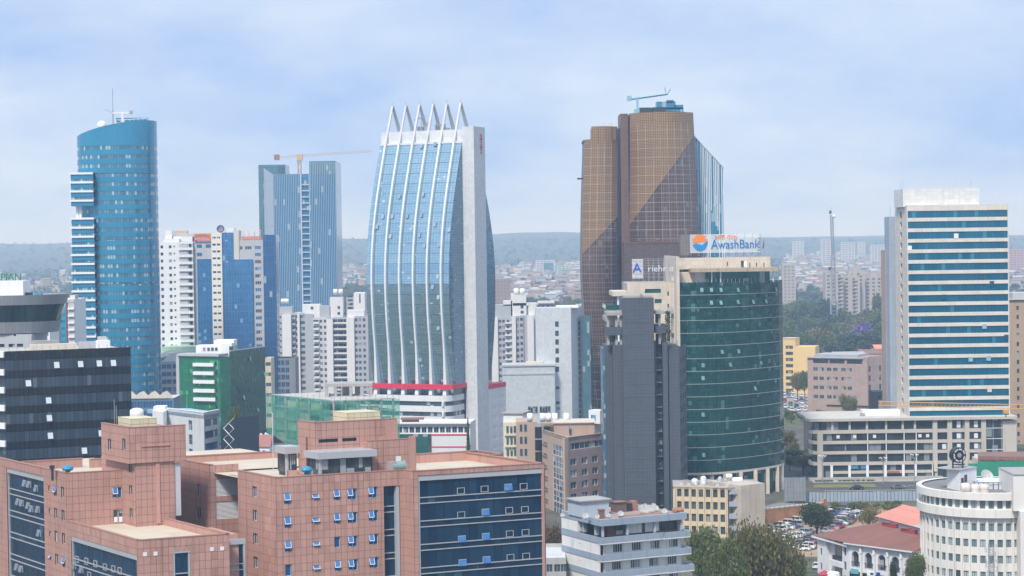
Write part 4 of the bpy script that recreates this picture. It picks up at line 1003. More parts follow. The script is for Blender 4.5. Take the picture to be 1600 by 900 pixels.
# ================================================================== banded tower on the right with its podium
def banded_tower():
    D = 644; x = lambda p, d=D: X(p, d, 480); z = lambda y, p=1500, d=D: Z(y, d, p)
    t = thing('banded_tower', 'cream office tower with twenty blue glass window bands above a long podium', 'tower', x(1490), D)
    BG = glassm('band_glass', (.0, .105, .19), (.0, .16, .26), (1.33, 3), .3, .1, .04, (.03, .24, .33), .012, (.09, (.01, .05, .09)), .5)
    CW = wallm('tower_cream', (.66, .62, .55), .8, .06, .14, (2.6, 1.2, .05, .12))
    W, w = frame((x(1418.5), D), (x(1577), D)); zt = z(319.5); s0 = x(1418.5)
    vs = [z(339.5 + 16.45*k) for k in range(20)]; hh = 2.25
    pierced(t, W, w, z(652), zt, [(.25, w-.3, v, v+hh) for v in vs], CW, .3, 'front_wall')
    for v in vs:
        for k in range(6):
            l = (w-.55)/6; put('window_band', bm_panel(l, hh, BG, k*2.66, .02, .2), t, W @ T((.25+k*l, .27, v)))
    OV = paint('open_pane_pale', (.35, .55, .7), .25, .3)
    for px, py, m in ((1516, 561, OV), (1544, 560, OV), (1572, 527, BG), (1545, 609, CREAM), (1422, 386, WHITE), (1495, 368, WHITE), (1538, 510, OV), (1475, 463, BG), (1550, 443, BG)):
        MB().box(x(px)-.7, x(px)+.7, D-.12, D+.2, z(py+4.2), z(py-3.2)).build('open_pane', m, t)
    Wl, wl = frame((X(1399.5, D+23, 480), D+23), (x(1418.4), D)); 
    pierced(t, Wl, wl, z(652), zt+.01, [(wl*.42, wl*.42+3.6, v, v+2.2) for v in vs], CW, .5, 'side_wall')
    for v in vs: put('side_window', boxmesh('side_window', 3.6, .05, 2.2, DARKM), t, Wl @ T((wl*.42, .5, v)))
    b = MB(); b.face([(x(1418.5), D, zt-.4), (x(1577), D, zt-.4), (x(1577), D+23, zt-.4), (X(1399.5, D+23, 480), D+23, zt-.4)]); b.face([(x(1577), D, z(652)), (x(1577), D+23, z(652)), (x(1577), D+23, zt), (x(1577), D, zt)]); b.build('rear', CW, t)
    HB = wallm('head_white', (.68, .68, .66), .8, .07, .14, (1.8, 1.2, .05, .2))
    MB().box(X(1411, D+3, 310), X(1530, D+3, 310), D+3, D+18, zt-.5, z(294.5, 1470, D+3)).build('head_block', HB, t)
    for p in (1414, 1418, 1524): MB().tube((x(p), D+5, z(296)), (x(p), D+5, z(281)), .05, 4).build('antenna', STEEL, t)
    sv = thing('service_shaft', 'pale blue and pinkish lift shafts standing against the back left of the banded tower', 'lift shaft', X(1392, D+28), D+28)
    MB().box(X(1390, D+26, 480), X(1400.5, D+26, 480), D+26, D+34, 0, Z(338.5, D+26, 1395)).build('glazed_shaft', wallm('shaft_blue', (.36, .42, .5), .6, .05, .1, (1, 3.4, .1, .2)), sv)
    MB().box(X(1384, D+32, 480), X(1390, D+32, 480), D+32, D+40, 0, Z(391, D+32, 1387)).build('stone_shaft', wallm('shaft_pink', (.42, .33, .28), .8), sv)
    MB().tube((X(1392, D+30), D+30, Z(338, D+28, 1392)), (X(1392, D+30), D+30, Z(322, D+28, 1392)), .05, 4).build('antenna', STEEL, sv)
    # podium
    Dp = 640; xp = lambda p, d=Dp: X(p, d, 700); zp = lambda y, p=1400, d=Dp: Z(y, d, p)
    po = thing('podium_block', 'long cream podium with dark strip windows between road and banded tower', 'office building', xp(1420), Dp)
    PG = glassm('podium_glass', (.02, .035, .045), (.06, .085, .1), (1.9, 2.6), .3, .1, .1, (.3, .34, .36), .012, (.1, (.03, .035, .04)))
    PC = wallm('podium_cream', (.50, .46, .40), .8, .1, .18)
    xa, xb, xe, xf = xp(1283), xp(1461), xp(1540), xp(1589)
    nose = [(xp(1263.5, Dp+9), Dp+9), (xp(1263, Dp+6), Dp+6), (xp(1265, Dp+3), Dp+3), (xp(1271, Dp+.8), Dp+.8), (xa, Dp)]
    line = nose + [(xe, Dp)]; inn = [(p[0]+.8, p[1]+.6) for p in line]; Hs = [(676.5, 671), (692.7, 687.8), (708.7, 704), (726, 721)]
    MB().prism([(p[0]+.9, p[1]+.7) for p in line] + [(xe, Dp+26), (nose[0][0]+.9, Dp+26)], 0, zp(655), 0, 1).build('core_wall', [PG, ROOFG], po)
    for y1, y0 in Hs: MB().ring(inn, line, zp(y1), zp(y0)).build('floor_band', PC, po)
    # roof plate with overhang
    rf = [(p[0]-1.2, p[1]-1) for p in nose] + [(xf, Dp-1), (xf, Dp+26), (nose[0][0]-1.2, Dp+27)]
    MB().prism(rf, zp(656.8), zp(652.5), 0, 1).build('roof_plate', [PC, wallm('pale_roof', (.52, .5, .46), .9, .2, 0)], po)
    # glazing bays, per storey
    rows = [(671, 657), (687.8, 676.5), (704, 692.7), (721, 708.7)]
    bx = [1283, 1301, 1323, 1355, 1383, 1411, 1430, 1461]
    for y1, y0 in rows:
        for a, c in zip(bx, bx[1:]):
            put('glazing_bay', bm_panel(xp(c)-xp(a), zp(y0)-zp(y1), PG, a*.2, .1), po, T((xp(a), Dp+.55, zp(y1))))
    for p in (1301, 1328, 1355, 1385, 1411, 1430): MB().box(xp(p)-.35, xp(p)+.35, Dp+.05, Dp+.5, zp(671), zp(657)).build('column', PC, po)
    for p in (1356, 1385, 1413, 1432): MB().box(xp(p)-.14, xp(p)+.14, Dp+.1, Dp+.5, zp(721), zp(676.5)).build('mullion', WFRAME, po)
    for p in (1281.5,): MB().box(xp(p)-.9, xp(p)+.9, Dp-.15, Dp+.6, zp(752), zp(671)).build('pier', PC, po)
    # framed bays, right of the strips
    for p in (1461, 1484, 1511, 1537): MB().box(xp(p)-.75, xp(p)+.75, Dp-.3, Dp+.6, 0, zp(656.8)).build('pier', PC, po)
    for y1, y0 in rows:
        for a, c in ((1461, 1484), (1484, 1511), (1511, 1537)):
            put('glazing_bay', bm_panel(xp(c)-xp(a)-1.5, zp(y0)-zp(y1), PG, a*.2, .02), po, T((xp(a)+.75, Dp+.5, zp(y1))))
            if R.random() < .6: MB().box(xp(a)+2.4, xp(a)+3.6, Dp+.3, Dp+.5, zp(y1)+.3, zp(y0)-.5).build('open_pane', WFRAME, po)
    Wc = xp(1538); 
    MB().box(Wc, xf-4.6, Dp+.1, Dp+26, 0, zp(657)).build('corner_glazing', PG, po); MB().box(xf-4.6, xf, Dp+.3, Dp+26, 0, zp(660)).build('end_wall', PC, po)
    for y in (670.5, 687, 704): MB().box(Wc, xf-4.4, Dp-.05, Dp+.3, zp(y+.9), zp(y)).build('glazing_band', WFRAME, po)
    for p in (1552, 1565): MB().box(xp(p)-.1, xp(p)+.1, Dp-.02, Dp+.2, zp(735), zp(657)).build('mullion', GFRAME, po)
    # ground floor: columns, fascia, doors
    for p in (1299, 1327, 1355, 1383, 1411, 1430, 1458): MB().box(xp(p)-.4, xp(p)+.4, Dp-.3, Dp+.4, 0, zp(726.2)).build('column', WHITE, po)
    MB().box(xp(1299), xp(1458), Dp+.42, Dp+.66, zp(739.5), zp(735)).build('fascia_band', PC, po)
    SB = paint('screen_blue', (.05, .28, .5), .3); MB().box(xp(1329), xp(1341), Dp+.3, Dp+.5, zp(731.5), zp(726.8)).build('shop_sign', SB, po); MB().box(xp(1345), xp(1354), Dp+.3, Dp+.5, zp(731.5), zp(726.8)).build('shop_sign', SB, po)
    MB().box(xp(1387), xp(1405), Dp-.6, Dp+.5, zp(739), zp(736)).build('door_canopy', wallm('canopy_brown', (.3, .12, .08)), po)
    MB().box(xp(1388), xp(1404), Dp+.3, Dp+.62, 0, zp(739.5)).build('entrance_door', DARKM, po)
    MB().box(xp(1262), xp(1470), Dp-3.5, Dp-.5, 0, .8).build('terrace_step', CONC, po)
    MB().box(xp(1458.5), xp(1463.5), Dp-.8, Dp-.3, zp(737), zp(721)).build('banner', wallm('cream_banner', (.6, .56, .4)), po)
    rr = thing('roof_room', 'long white plant room on the podium roof at the foot of the banded tower', 'plant room', xp(1380), Dp+8, zp(652))
    MB().box(xp(1348, Dp+8), xp(1407, Dp+8), Dp+8, Dp+12, zp(653.5), Z(640.5, Dp+8, 1380)).build('room_wall', WHITE, rr); MB().box(xp(1345, Dp+7), xp(1352, Dp+7), Dp+7, Dp+8, zp(652), Z(645.5, Dp+7, 1350)).build('vent_box', CONC, rr)
    for p in (1310, 1336, 1367, 1438, 1450): MB().box(xp(p)-.5, xp(p)+.5, Dp+.35, Dp+.56, zp(684), zp(679)).build('open_pane', WFRAME, po)
    # brown flats and other blocks at the right edge
    bf = thing('brown_flats', 'tan block of flats with narrow dark windows at the right edge behind the banded tower', 'apartment block', X(1590, 740), 740)
    W, w = frame((X(1577, 740, 560), 740), (X(1640, 740, 560), 740)); zt = Z(468, 740, 1590); TAN = wallm('tan_render', (.40, .30, .21), .85)
    vs = [zt - 4 - 3.35*i for i in range(18)]; hs = [(2.8, 3.7, v, v+1.6) for v in vs] + [(6.4, 14.5, v-.2, v+1.7) for v in vs]
    pierced(bf, W, w, 0, zt, hs, TAN, .4)
    for h in hs: put('window', boxmesh('window', h[1]-h[0], .05, h[3]-h[2], DGLASS), bf, W @ T((h[0], .4, h[2])))
    MB().box(X(1577, 740, 560), X(1640, 740, 560), 740.5, 760, 0, zt-.5).build('rear_wall', TAN, bf); MB().box(X(1583, 745, 560), X(1640, 745, 560), 745, 757, zt-.5, zt+2.4).build('roof_room', GREYW, bf)
    MB().box(X(1576.5, 739, 560), X(1640, 739, 560), 739.2, 741, zt-.05, zt+.25).build('coping', CREAM, bf)
banded_tower()

# ================================================================== round white building, lower right
def round_building():
    c = (X(1544, 432, 800), 432.0); r = 14.3; zt = Z(770, 418, 1544)
    t = thing('round_building', 'round white building with rings of small windows and flat roof, lower right corner', 'office building', *c)
    WW = wallm('round_white', (.72, .70, .66), .8, .1, .28); NG = 96
    arc = lambda rr, a0=180, a1=372, n=60: [(c[0]+rr*math.cos(rad(a0+(a1-a0)*i/n)), c[1]+rr*math.sin(rad(a0+(a1-a0)*i/n))) for i in range(n+1)]
    full = lambda rr: [(c[0]+rr*math.cos(2*math.pi*i/NG), c[1]+rr*math.sin(2*math.pi*i/NG)) for i in range(NG+1)]
    fl = 3.4; zr1 = zt - 1.55; zw = zr1 - 1.95; zr2 = zw - 1.75
    MB().ring(full(r-.15), full(r+1), zr1, zt).build('top_ring', WW, t); MB().ring(full(r-.2), full(r+.95), zr2, zw).build('balcony_ring', WW, t)
    b = MB(); b.prism(full(r-.16)[:-1], zt-1.4, zt-.3, 0); b.build('roof', wallm('dark_roof', (.2, .19, .18), .9, .3, 0), t)
    WGL = glassm('round_window_glass', (.10, .17, .19), (.25, .34, .36), (1, 5), .25, .1, .25, (.5, .58, .6)); FR = paint('teal_frame', (.06, .09, .09), .5)
    MB().prism(full(r-.62)[:-1], 0, zt-1).build('core_wall', DARKM, t)
    n = 50; da = 360/n; ww = 1.12
    rows = [zr1-1.85] + [zr2-1.55-1.35-fl*k for k in range(7)]
    zz = []
    for k in range(n):
        a = rad(90 + da*(k+.5)); ca, sa = math.cos(a), math.sin(a)
        if sa > .35: continue
        # a wall facet with its column of openings
        p0 = (c[0]+r*math.cos(a-rad(da/2)), c[1]+r*math.sin(a-rad(da/2))); p1 = (c[0]+r*math.cos(a+rad(da/2)), c[1]+r*math.sin(a+rad(da/2)))
        W, w = frame(p0, p1); u0 = (w-ww)/2; hs = [(u0, u0+ww, v, v+(1.75 if i == 0 else 1.62)) for i, v in enumerate(rows) if v > 1]
        pierced(t, W, w, 0, zt-1.2, hs, WW, .3, 'wall_bay')
        for h in hs: window(t, W, h[0], h[2], ww, h[3]-h[2], WGL if R.random() < .88 else DGLASS, FR, 2, 1, .25, True, .08)
        MB().wbox(W, -.16, .16, -.28, 0, 0, zr2-.02).build('rib', WW, t)
    # roof furniture
    zr = zt - .3
    pent = thing('roof_hut', 'white roof hut with dark door and window on the round building', 'roof hut', X(1500, 428), 428, zr)
    x = lambda p, d=428: X(p, d, 750); z = lambda y, d=428, p=1500: Z(y, d, p)
    poly = [(x(1479.5, 429.5), 429.5), (x(1500, 424), 424), (x(1526, 428.5), 428.5), (x(1507, 434), 434)]
    MB().prism(poly, zr, z(731.5), 0, 1).build('hut_wall', [WHITE, CONC], pent)
    W, w = frame(poly[1], poly[2]); MB().wbox(W, -.25, w+.2, -.2, 6, z(731.5), z(731.5)+.18).build('roof_slab', CONC, pent)
    MB().wbox(W, -.65+1.1, 1.35, -.04, .02, zr, zr+2.7).build('door', wallm('door_dark', (.10, .03, .04)), pent); MB().wbox(W, 1.6, 2.7, -.05, .02, zr+1.7, zr+3.3).build('window', DGLASS, pent)
    sg = thing('disc_sign', 'black disc sign with white ring lettering standing on the roof hut', 'sign', x(1496.5, 427), 427, z(731.5))
    cx, cz, cy = x(1496.5, 427), z(710.5, 427), 426.4; b = MB(); BK = paint('sign_black', (.012, .016, .02), .35); BW = paint('sign_white', (.7, .72, .74), .5)
    Rt = T((cx, cy, cz)) @ Matrix.Rotation(rad(18), 4, 'Z') @ Matrix.Rotation(rad(90), 4, 'X')
    q = MB().lathe((0, 0, 0), [(.02, .5), (1.55, .5), (1.7, .4), (1.7, -.9), (.02, -.9)], 28); MB().add(q, Rt).build('disc', BK, sg)
    MB().add(MB().lathe((0, 0, 0), [(.52, .5), (.52, .58), (.02, .6)], 20), Rt).build('hub', STEEL, sg)
    b = MB()
    for a0, a1 in ((10, 50), (62, 96), (102, 150), (165, 215), (225, 262), (272, 300), (315, 350)):
        for k in range(6):
            a, e = rad(a0+(a1-a0)*k/6), rad(a0+(a1-a0)*(k+.78)/6); b.face([(1.12*math.cos(a), 1.12*math.sin(a), .53), (1.42*math.cos(a), 1.42*math.sin(a), .53), (1.42*math.cos(e), 1.42*math.sin(e), .53), (1.12*math.cos(e), 1.12*math.sin(e), .53)])
    MB().add(b, Rt).build('ring_lettering', BW, sg, kind='stuff')
    for d in (-1.1, 1.0): MB().box(cx+d-.15, cx+d+.15, cy+.1, cy+.4, z(731.5)+.18, cz-.9).build('post', DARKM, sg)
    for k, px in enumerate((1508, 1524, 1538)): tank(x(px, 420.3), 420.3, zr, 1.0, 1.9, ('leftmost', 'middle', 'rightmost')[k] + ' of three pinkish white water tanks on the round building roof', k == 0, wallm('tank_pinkish', (.68, .62, .58), .6))
    dish('satellite_dish', x(1541, 436), 436, z(757, 436), 1.5, 20, 'big mesh satellite dish behind the water tanks on the round building roof', None)
    rl = thing('roof_railing', 'curved low railing and pale skylight drum on the round building roof', 'railing', x(1560, 432), 430, zr)
    b = MB(); pr = None
    for k in range(18):
        a = rad(190+10*k); p = (x(1552, 430)+6.2*math.cos(a), 430+4.5*math.sin(a)); b.tube((*p, zr), (*p, zr+1.5), .07, 4)
        if pr: b.tube((*pr, zr+1.5), (*p, zr+1.5), .07, 4)
        pr = p
    b.build('rail', DARKM, rl); MB().lathe((x(1552, 431), 431, zr), [(5.2, 0), (5.2, 1.3), (.02, 1.5)], 28).build('drum', wallm('pale_drum', (.62, .66, .72)), rl)
    bl = thing('stair_block', 'plain white stair block at the right edge of the round building', 'stair tower', X(1592, 416), 416)
    MB().box(X(1584.5, 415, 800), X(1640, 415, 800), 415.5, 428, zw-.1, Z(742.5, 415, 1590)).build('block_wall', WW, bl); MB().box(X(1584, 415, 800), X(1640, 415, 800), 415.3, 428, Z(742.5, 415, 1590), Z(741, 415, 1590)).build('coping', CONC, bl)
    MB().box(X(1593.5, 415, 800), X(1640, 415, 800), 414.6, 428, 0, zw-.12).build('lower_wall', WW, bl)
    # thin lattice mast with a scatter of aerials in front
    m = thing('aerial_mast', 'thin lattice aerial mast in front of the round white building', 'antenna', X(1549, 400), 400)
    zt2 = Z(851, 400, 1549); lattice((X(1549, 400, 880), 400, 0), (X(1549, 400, 860), 400, zt2), .45, 34, .035).build('lattice', GFRAME, m); b = MB(); RG = random.Random(2)
    for k in range(26):
        zz_ = zt2 - RG.uniform(0, 9); a = RG.uniform(0, 6.28); p = Vector((X(1549, 400, 860), 400, zz_)); q = p + Vector((math.cos(a)*RG.uniform(.6, 1.5), math.sin(a)*.7, RG.uniform(-.2, .5))); b.tube(p, q, .035, 4).tube(q-Vector((0, 0, .3)), q+Vector((0, 0, .4)), .05, 4)
    b.build('aerial', GFRAME, m, kind='stuff')
    dish('satellite_dish', X(1540.5, 399.4, 860), 399.4, Z(862, 400, 1540), .42, 0, 'small white dish on the lattice mast in front of the round building', None)
round_building()
# ================================================================== pink tiled complex in the foreground
PINK = wallm('pink_tile', (.475, .268, .215), .7, .2, .32, None, .11)
GROUT = wallm('tile_grout', (.09, .048, .04), .9, .1, 0)
BLUEW = glassm('blue_window_glass', (.02, .10, .28), (.03, .14, .36), (3, 3), .35, .08, 0, jit=.03)
NAVYG = glassm('navy_curtain_glass', (.008, .035, .08), (.022, .085, .17), (1.42, 40), .42, .06, .03, (.05, .12, .18), .045, big=.35)
SKYW = glassm('open_sash_glass', (.09, .25, .52), (.05, .17, .42), (5, 5), .35, .1, 0, jit=.02)  # blue of the reflected sky put into the tint of open panes
GREYV = glassm('grey_sash_glass', (.22, .26, .31), (.15, .19, .24), (5, 5), .4, .1, 0, jit=.02)
TRIM = paint('pale_aluminium', (.52, .53, .55), .4, .3)
P0 = at(431, 747, 300); PA = rad(23)
PE1 = (math.cos(PA), math.sin(PA)); PE2 = (-math.sin(rad(34.5)), math.cos(rad(34.5)))     # the plan is not square: its sides open to 101 degrees
PW = Matrix(((PE1[0], PE2[0], 0, P0.x), (PE1[1], PE2[1], 0, P0.y), (0, 0, 1, 0), (0, 0, 0, 1)))
def w2(a, b): return (P0.x + PE1[0]*a + PE2[0]*b, P0.y + PE1[1]*a + PE2[1]*b)
def la(px, b, z=40): return along(w2(0, b), PE1, px, z)           # a of the front plane b seen at a pixel column
def lb(px, a, z=40): return along(w2(a, 0), PE2, px, z)           # b of the side plane a seen at a pixel column
def lz(a, b, py): return zat(*w2(a, b), py)
ZP = P0.z
class Tiled:
    """Collects the tiles of one building, then builds the 300 nearest as parts and joins the rest."""
    def __init__(s, root): s.root = root; s.tiles = []
    def wall(s, p, q, z0, z1, holes=(), tw=.92, th=1.2, name='wall', depth=.3, zmin=17):
        W, w = frame(w2(*p), w2(*q)); holes = list(holes)
        pierced(s.root, W, w, max(z0, 0), z1, holes, GROUT, depth, name)
        n = max(1, round(w/tw)); tw = w/n; j = 0
        while z1 - j*th > max(z0, zmin):
            v1 = z1 - j*th; v0 = max(v1 - th, z0); j += 1
            for i in range(n):
                r = (i*tw+.023, (i+1)*tw-.023, v0+.023, v1-.023)
                parts = rects_minus(r, [(h[0]-.02, h[1]+.02, h[2]-.02, h[3]+.02) for h in holes if h[0] < r[1] and h[1] > r[0] and h[2] < r[3] and h[3] > r[2]])
                if parts: s.tiles.append((W, r, parts))
        return W, w
    def finish(s):
        d = lambda t: (t[0] @ Vector((t[1][0], 0, t[1][2])) - EYE).length
        s.tiles.sort(key=d); rest = MB()
        for k, (W, r, parts) in enumerate(s.tiles):
            if k < 300:
                if len(parts) == 1 and parts[0] == r:
                    put('tile', boxmesh('tile', r[1]-r[0], .05, r[3]-r[2], PINK, -.05), s.root, W @ T((r[0], 0, r[2])))
                else:
                    b = MB()
                    for p in parts: b.box(p[0], p[1], -.05, 0, p[2], p[3], skip='b')
                    b.build('tile', PINK, s.root, W)
            else:
                for p in parts: rest.add(MB().box(p[0], p[1], -.05, 0, p[2], p[3], skip='b'), W)
        if rest.f: rest.build('tile_field', PINK, s.root, None, 'stuff')
def cap(root, pts, z, wd=.45, h=.14):
    """Parapet coping along local points."""
    for p, q in zip(pts, pts[1:]):
        W, l = frame(w2(*p), w2(*q)); MB().box(-.06, l+.06, -.1, wd, 0, h).build('coping', wallm('coping_tile', (.36, .19, .145), .8, .15, .1), root, W @ T((0, 0, z)))
def lbox(root, name, a0, a1, b0, b1, z0, z1, m):
    return MB().add(MB().box(a0, a1, b0, b1, z0, z1), PW).build(name, m, root)
def roofpoly(root, pts, z, m):
    MB().face([(*w2(*p), z) for p in pts]).build('roof', m, root)
DECK = wallm('roof_deck', (.54, .47, .37), .9, .25, 0)
def sash(root, W, u, v, w, h, kind):
    """Punched window: dark pane, pale frame and, when kind says so, a sky coloured sash tilted open."""
    window(root, W, u, v, w, h, BLUEW if kind != 'dark' else DGLASS, WFRAME, 2 if w > 1.2 else 1, 1, .22, True, .07)
    if kind == 'open':
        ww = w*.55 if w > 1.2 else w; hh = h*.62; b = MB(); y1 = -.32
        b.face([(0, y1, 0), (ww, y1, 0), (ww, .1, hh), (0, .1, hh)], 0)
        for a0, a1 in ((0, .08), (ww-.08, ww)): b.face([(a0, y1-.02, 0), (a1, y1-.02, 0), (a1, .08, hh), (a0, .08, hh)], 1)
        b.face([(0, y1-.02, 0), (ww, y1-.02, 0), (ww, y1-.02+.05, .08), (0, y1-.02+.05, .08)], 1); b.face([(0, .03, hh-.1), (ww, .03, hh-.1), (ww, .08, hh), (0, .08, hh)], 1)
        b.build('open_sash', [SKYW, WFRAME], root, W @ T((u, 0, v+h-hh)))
def curtain(root, p, q, z0, z1, fl=3.63, pane=1.42, vis=2.55, top=True, opens=(), first=None, vm=None):
    """Aluminium framed curtain wall: panes, spandrels and paired transoms, each a part."""
    W, w = frame(w2(*p), w2(*q)); n = max(1, round(w/pane)); pw = w/n; z = z1 if first is None else first; j = 0
    MB().box(0, w, .5, .6, z0, z1).build('back_wall', DARKM, root, W)
    if top: MB().box(-.35, w+.35, -.18, .3, z1, z1+.75).build('head_trim', TRIM, root, W)
    for u in (-.3, w): MB().box(u, u+.3, -.12, .3, z0, z1).build('jamb_trim', TRIM, root, W)
    while z > z0:
        hv = min(vis, z - z0)
        for i in range(n):
            put('pane', bm_panel(pw, hv, NAVYG, i*1.42, .025, .2), root, W @ T((i*pw, .12 + .02*((i*7+j*3) % 3), z-hv)))
        zs = z - vis
        for zz_ in (zs-.09, zs-1.0): MB().box(0, w, -.04, .14, zz_, zz_+.13).build('transom', TRIM, root, W)
        for i in range(n):
            if zs - .96 > z0: put('spandrel', bm_panel(pw, fl-vis-.3, NAVYG, i*1.42+40, .02, .2), root, W @ T((i*pw, .12, zs-.9)))
        z -= fl; j += 1
    for px, py, kind in opens:
        u = along((W @ Vector((0, 0, 0))).to_2d(), (W.col[0][0], W.col[0][1]), px, (z0+z1)/2); pt = W @ Vector((u, 0, 0)); v = zat(pt.x, pt.y, py)
        b = MB(); ww, hh = 1.25, .98
        for x0, x1, y0, y1 in ((0, ww, 0, .07), (0, ww, hh-.07, hh), (0, .07, .07, hh-.07), (ww-.07, ww, .07, hh-.07)): b.box(x0-ww/2, x1-ww/2, -.05, .12, y0-hh/2, y1-hh/2)
        b.build('vent_frame', TRIM, root, W @ T((u, 0, v)))
        if kind: MB().face([(-ww/2, -.3, -hh/2), (ww/2, -.3, -hh/2), (ww/2, -.02, hh/2), (-ww/2, -.02, hh/2)]).build('open_vent', vm or SKYW, root, W @ T((u, 0, v)))
def turbine(x, y, z, label):
    t = thing('roof_vent', label, 'roof vent', x, y, z, 'blue turbine vents on the pink roofs'); m = paint('vent_blue', (.03, .26, .42), .4)
    MB().lathe((x, y, z), [(.4, 0), (.4, .8)], 12).build('stem', m, t); MB().lathe((x, y, z+.8), [(.02, 0), (.75, .02), (.95, .3), (.8, .62), (.3, .85), (.02, .86)], 12).build('turbine', m, t)
def grp_tank(a0, a1, b0, b1, z0, z1, label):
    t = thing('sectional_tank', label, 'water tank', *w2((a0+a1)/2, b0), z0, 'sectional roof tanks'); m = wallm('tank_cream', (.60, .55, .38), .6, .12, .2)
    n = max(2, round((a1-a0)/1.2)); nb = max(2, round((b1-b0)/1.2)); hh = (z1-z0)/2
    for j in range(2):
        for i in range(n): lbox(t, 'panel', a0+(a1-a0)*i/n+.03, a0+(a1-a0)*(i+1)/n-.03, b0-.05, b0+.05, z0+hh*j+.03, z0+hh*(j+1)-.03, m)
        for i in range(nb): lbox(t, 'panel', a0-.05, a0+.05, b0+(b1-b0)*i/nb+.03, b0+(b1-b0)*(i+1)/nb-.03, z0+hh*j+.03, z0+hh*(j+1)-.03, m)
    lbox(t, 'tank_body', a0, a1, b0, b1, z0, z1-.03, wallm('tank_joint', (.2, .17, .1), .8)); lbox(t, 'lid', a0-.08, a1+.08, b0-.08, b1+.08, z1-.02, z1+.06, m)

def pink_right():
    t = thing('tiled_office', 'pink tiled office with blue windows and a big dark glazed block on its right', 'office building', *w2(20, 0))
    TL = Tiled(t); a1 = la(630, 0, 42); ar = la(850.5, -3, 40); ag0, ag1 = la(657, -3, 38), la(848.5, -3, 38)
    zw = lz(la(449, 0), 0, 779) - .9; fl = 3.63
    holes = []; wins = []
    for px, wd, ht, dz in ((449, .98, 1.8, 0), (493, 1.1, .85, .75), (526, .92, 1.7, .2), (550.5, 1.5, 1.7, .15), (583, 1.5, 1.7, .25)):
        a = la(px, 0, 38) - wd/2
        for k in range(5):
            v = zw - fl*k + dz*.6; holes.append((a, a+wd, v, v+ht)); wins.append((a, v, wd, ht, k))
    s0, s1 = la(600, 0, 36), la(625, 0, 36); zs = lz(s0, 0, 760); holes.append((s0, s1, 20, zs))
    W, w = TL.wall((0, 0), (a1, 0), 0, ZP, holes, depth=.3)
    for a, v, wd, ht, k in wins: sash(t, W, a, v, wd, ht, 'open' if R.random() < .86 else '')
    # dark glazed slot
    curtain(t, (s0, .75), (s1, .75), 22, zs, fl, 1.5, 3.2, False); lbox(t, 'slot_jamb', s1-.55, s1-.02, .1, .75, 20, zs, TRIM)
    bl = lb(372, 0, 40); hl = []
    bw = lb(398.5, 0, 38)
    Wl, wl = frame(w2(0, bl), w2(0, 0)); u = bl - bw
    for k in range(4): hl.append((u-.7, u+.7, zw-fl*k+.5, zw-fl*k+2.2))
    TL.wall((0, bl), (0, 0), 0, ZP, hl)
    for h in hl: sash(t, Wl, h[0], h[2], 1.4, 1.7, 'dark')
    for p, q in (((.3, bl), (.3, .3)), ((.3, .3), (a1+.3, .3))): 
        pass
    roofpoly(t, [(0.02, .02), (a1, .02), (a1, 36), (0.02, 36)], ZP-1.1, DECK); lbox(t, 'parapet', -7, a1+8, 36, 36.4, ZP-3, ZP+.2, PINK); lbox(t, 'coping', -7, a1+8, 35.9, 36.5, ZP+.2, ZP+.34, wallm('coping_tile', (.36, .19, .145), .8, .15, .1)); cap(t, [(0, bl+4), (0, 0)], ZP); cap(t, [(0, 0), (a1, 0)], ZP)
    lbox(t, 'parapet_inner', .3, a1, .3, .42, ZP-1.1, ZP-.01, PINK); lbox(t, 'parapet_inner', .3, .42, .43, bl, ZP-1.1, ZP-.01, PINK)
    # right block, standing 3 m forward
    zr = ZP + .05
    TL.wall((a1, 0), (a1, -3), 0, zr); zg = lz(ag0, -3, 751)
    TL.wall((a1, -3), (ar, -3), 0, zr, [(ag0, ag1+.2, 0, zg+.78)] and [(ag0-a1-.35, ag1-a1+.36, 0, zg+.75)])
    ops = [(721.5, 767, 0), (758.5, 764, 0), (795.5, 761, 1), (819.5, 760, 0), (721.5, 804.5, 0), (759.5, 800, 1), (796.5, 797.5, 0), (821, 796, 0), (722, 842, 1), (759.5, 838, 1), (797, 834, 0), (821.5, 832, 0), (722.5, 879, 1), (760, 874.5, 1), (797.5, 871, 0), (822, 869, 0)]
    curtain(t, (ag0, -2.75), (ag1, -2.75), 20, zg-.05, fl, 1.42, 2.6, True, ops, zg-.05)
    bk = 20; WR, wr = frame(w2(ar, -3), w2(ar, bk)); MB().box(0, wr, 0, .3, 0, zr).build('side_wall', PINK, t, WR)
    cap(t, [(a1, -3), (ar, -3)], zr); cap(t, [(a1, 0), (a1, -3)], zr); cap(t, [(ar, -3), (ar, bk)], zr)
    roofpoly(t, [(a1+.1, -2.9), (ar-.1, -2.9), (ar-.1, bk), (a1+.1, bk)], zr-1.3, DECK)
    am = la(771, 14); lbox(t, 'parapet_inner', a1+.2, ar-.35, -2.65, -2.5, zr-1.3, zr-.01, PINK)
    for (x0, y0), (x1, y1) in (((a1+1.5, bk-1), (am, bk-1)), ((am, bk-1), (am, bk-8)), ((am, bk-8), (ar, bk-8))):
        Wp, lp = frame(w2(x0, y0), w2(x1, y1)); MB().box(-.15, lp+.15, 0, .35, zr-1.3, zr+.15).build('parapet', PINK, t, Wp); MB().box(-.2, lp+.2, -.08, .43, zr+.15, zr+.3).build('coping', MATS['coping_tile'], t, Wp)
    # penthouse
    bp = 5.5; p0, p1 = la(493, bp, 48), la(620, bp, 48); zt = lz(p0, bp, 661); bpl = lb(466, p0, 48); zd = ZP - 1.1
    sl = [(la(498, bp, 46)-p0, la(528, bp, 46)-p0, lz(p0, bp, 692), lz(p0, bp, 687)), (la(535, bp, 46)-p0, la(557, bp, 46)-p0, lz(p0+4, bp, 690), lz(p0+4, bp, 685))]
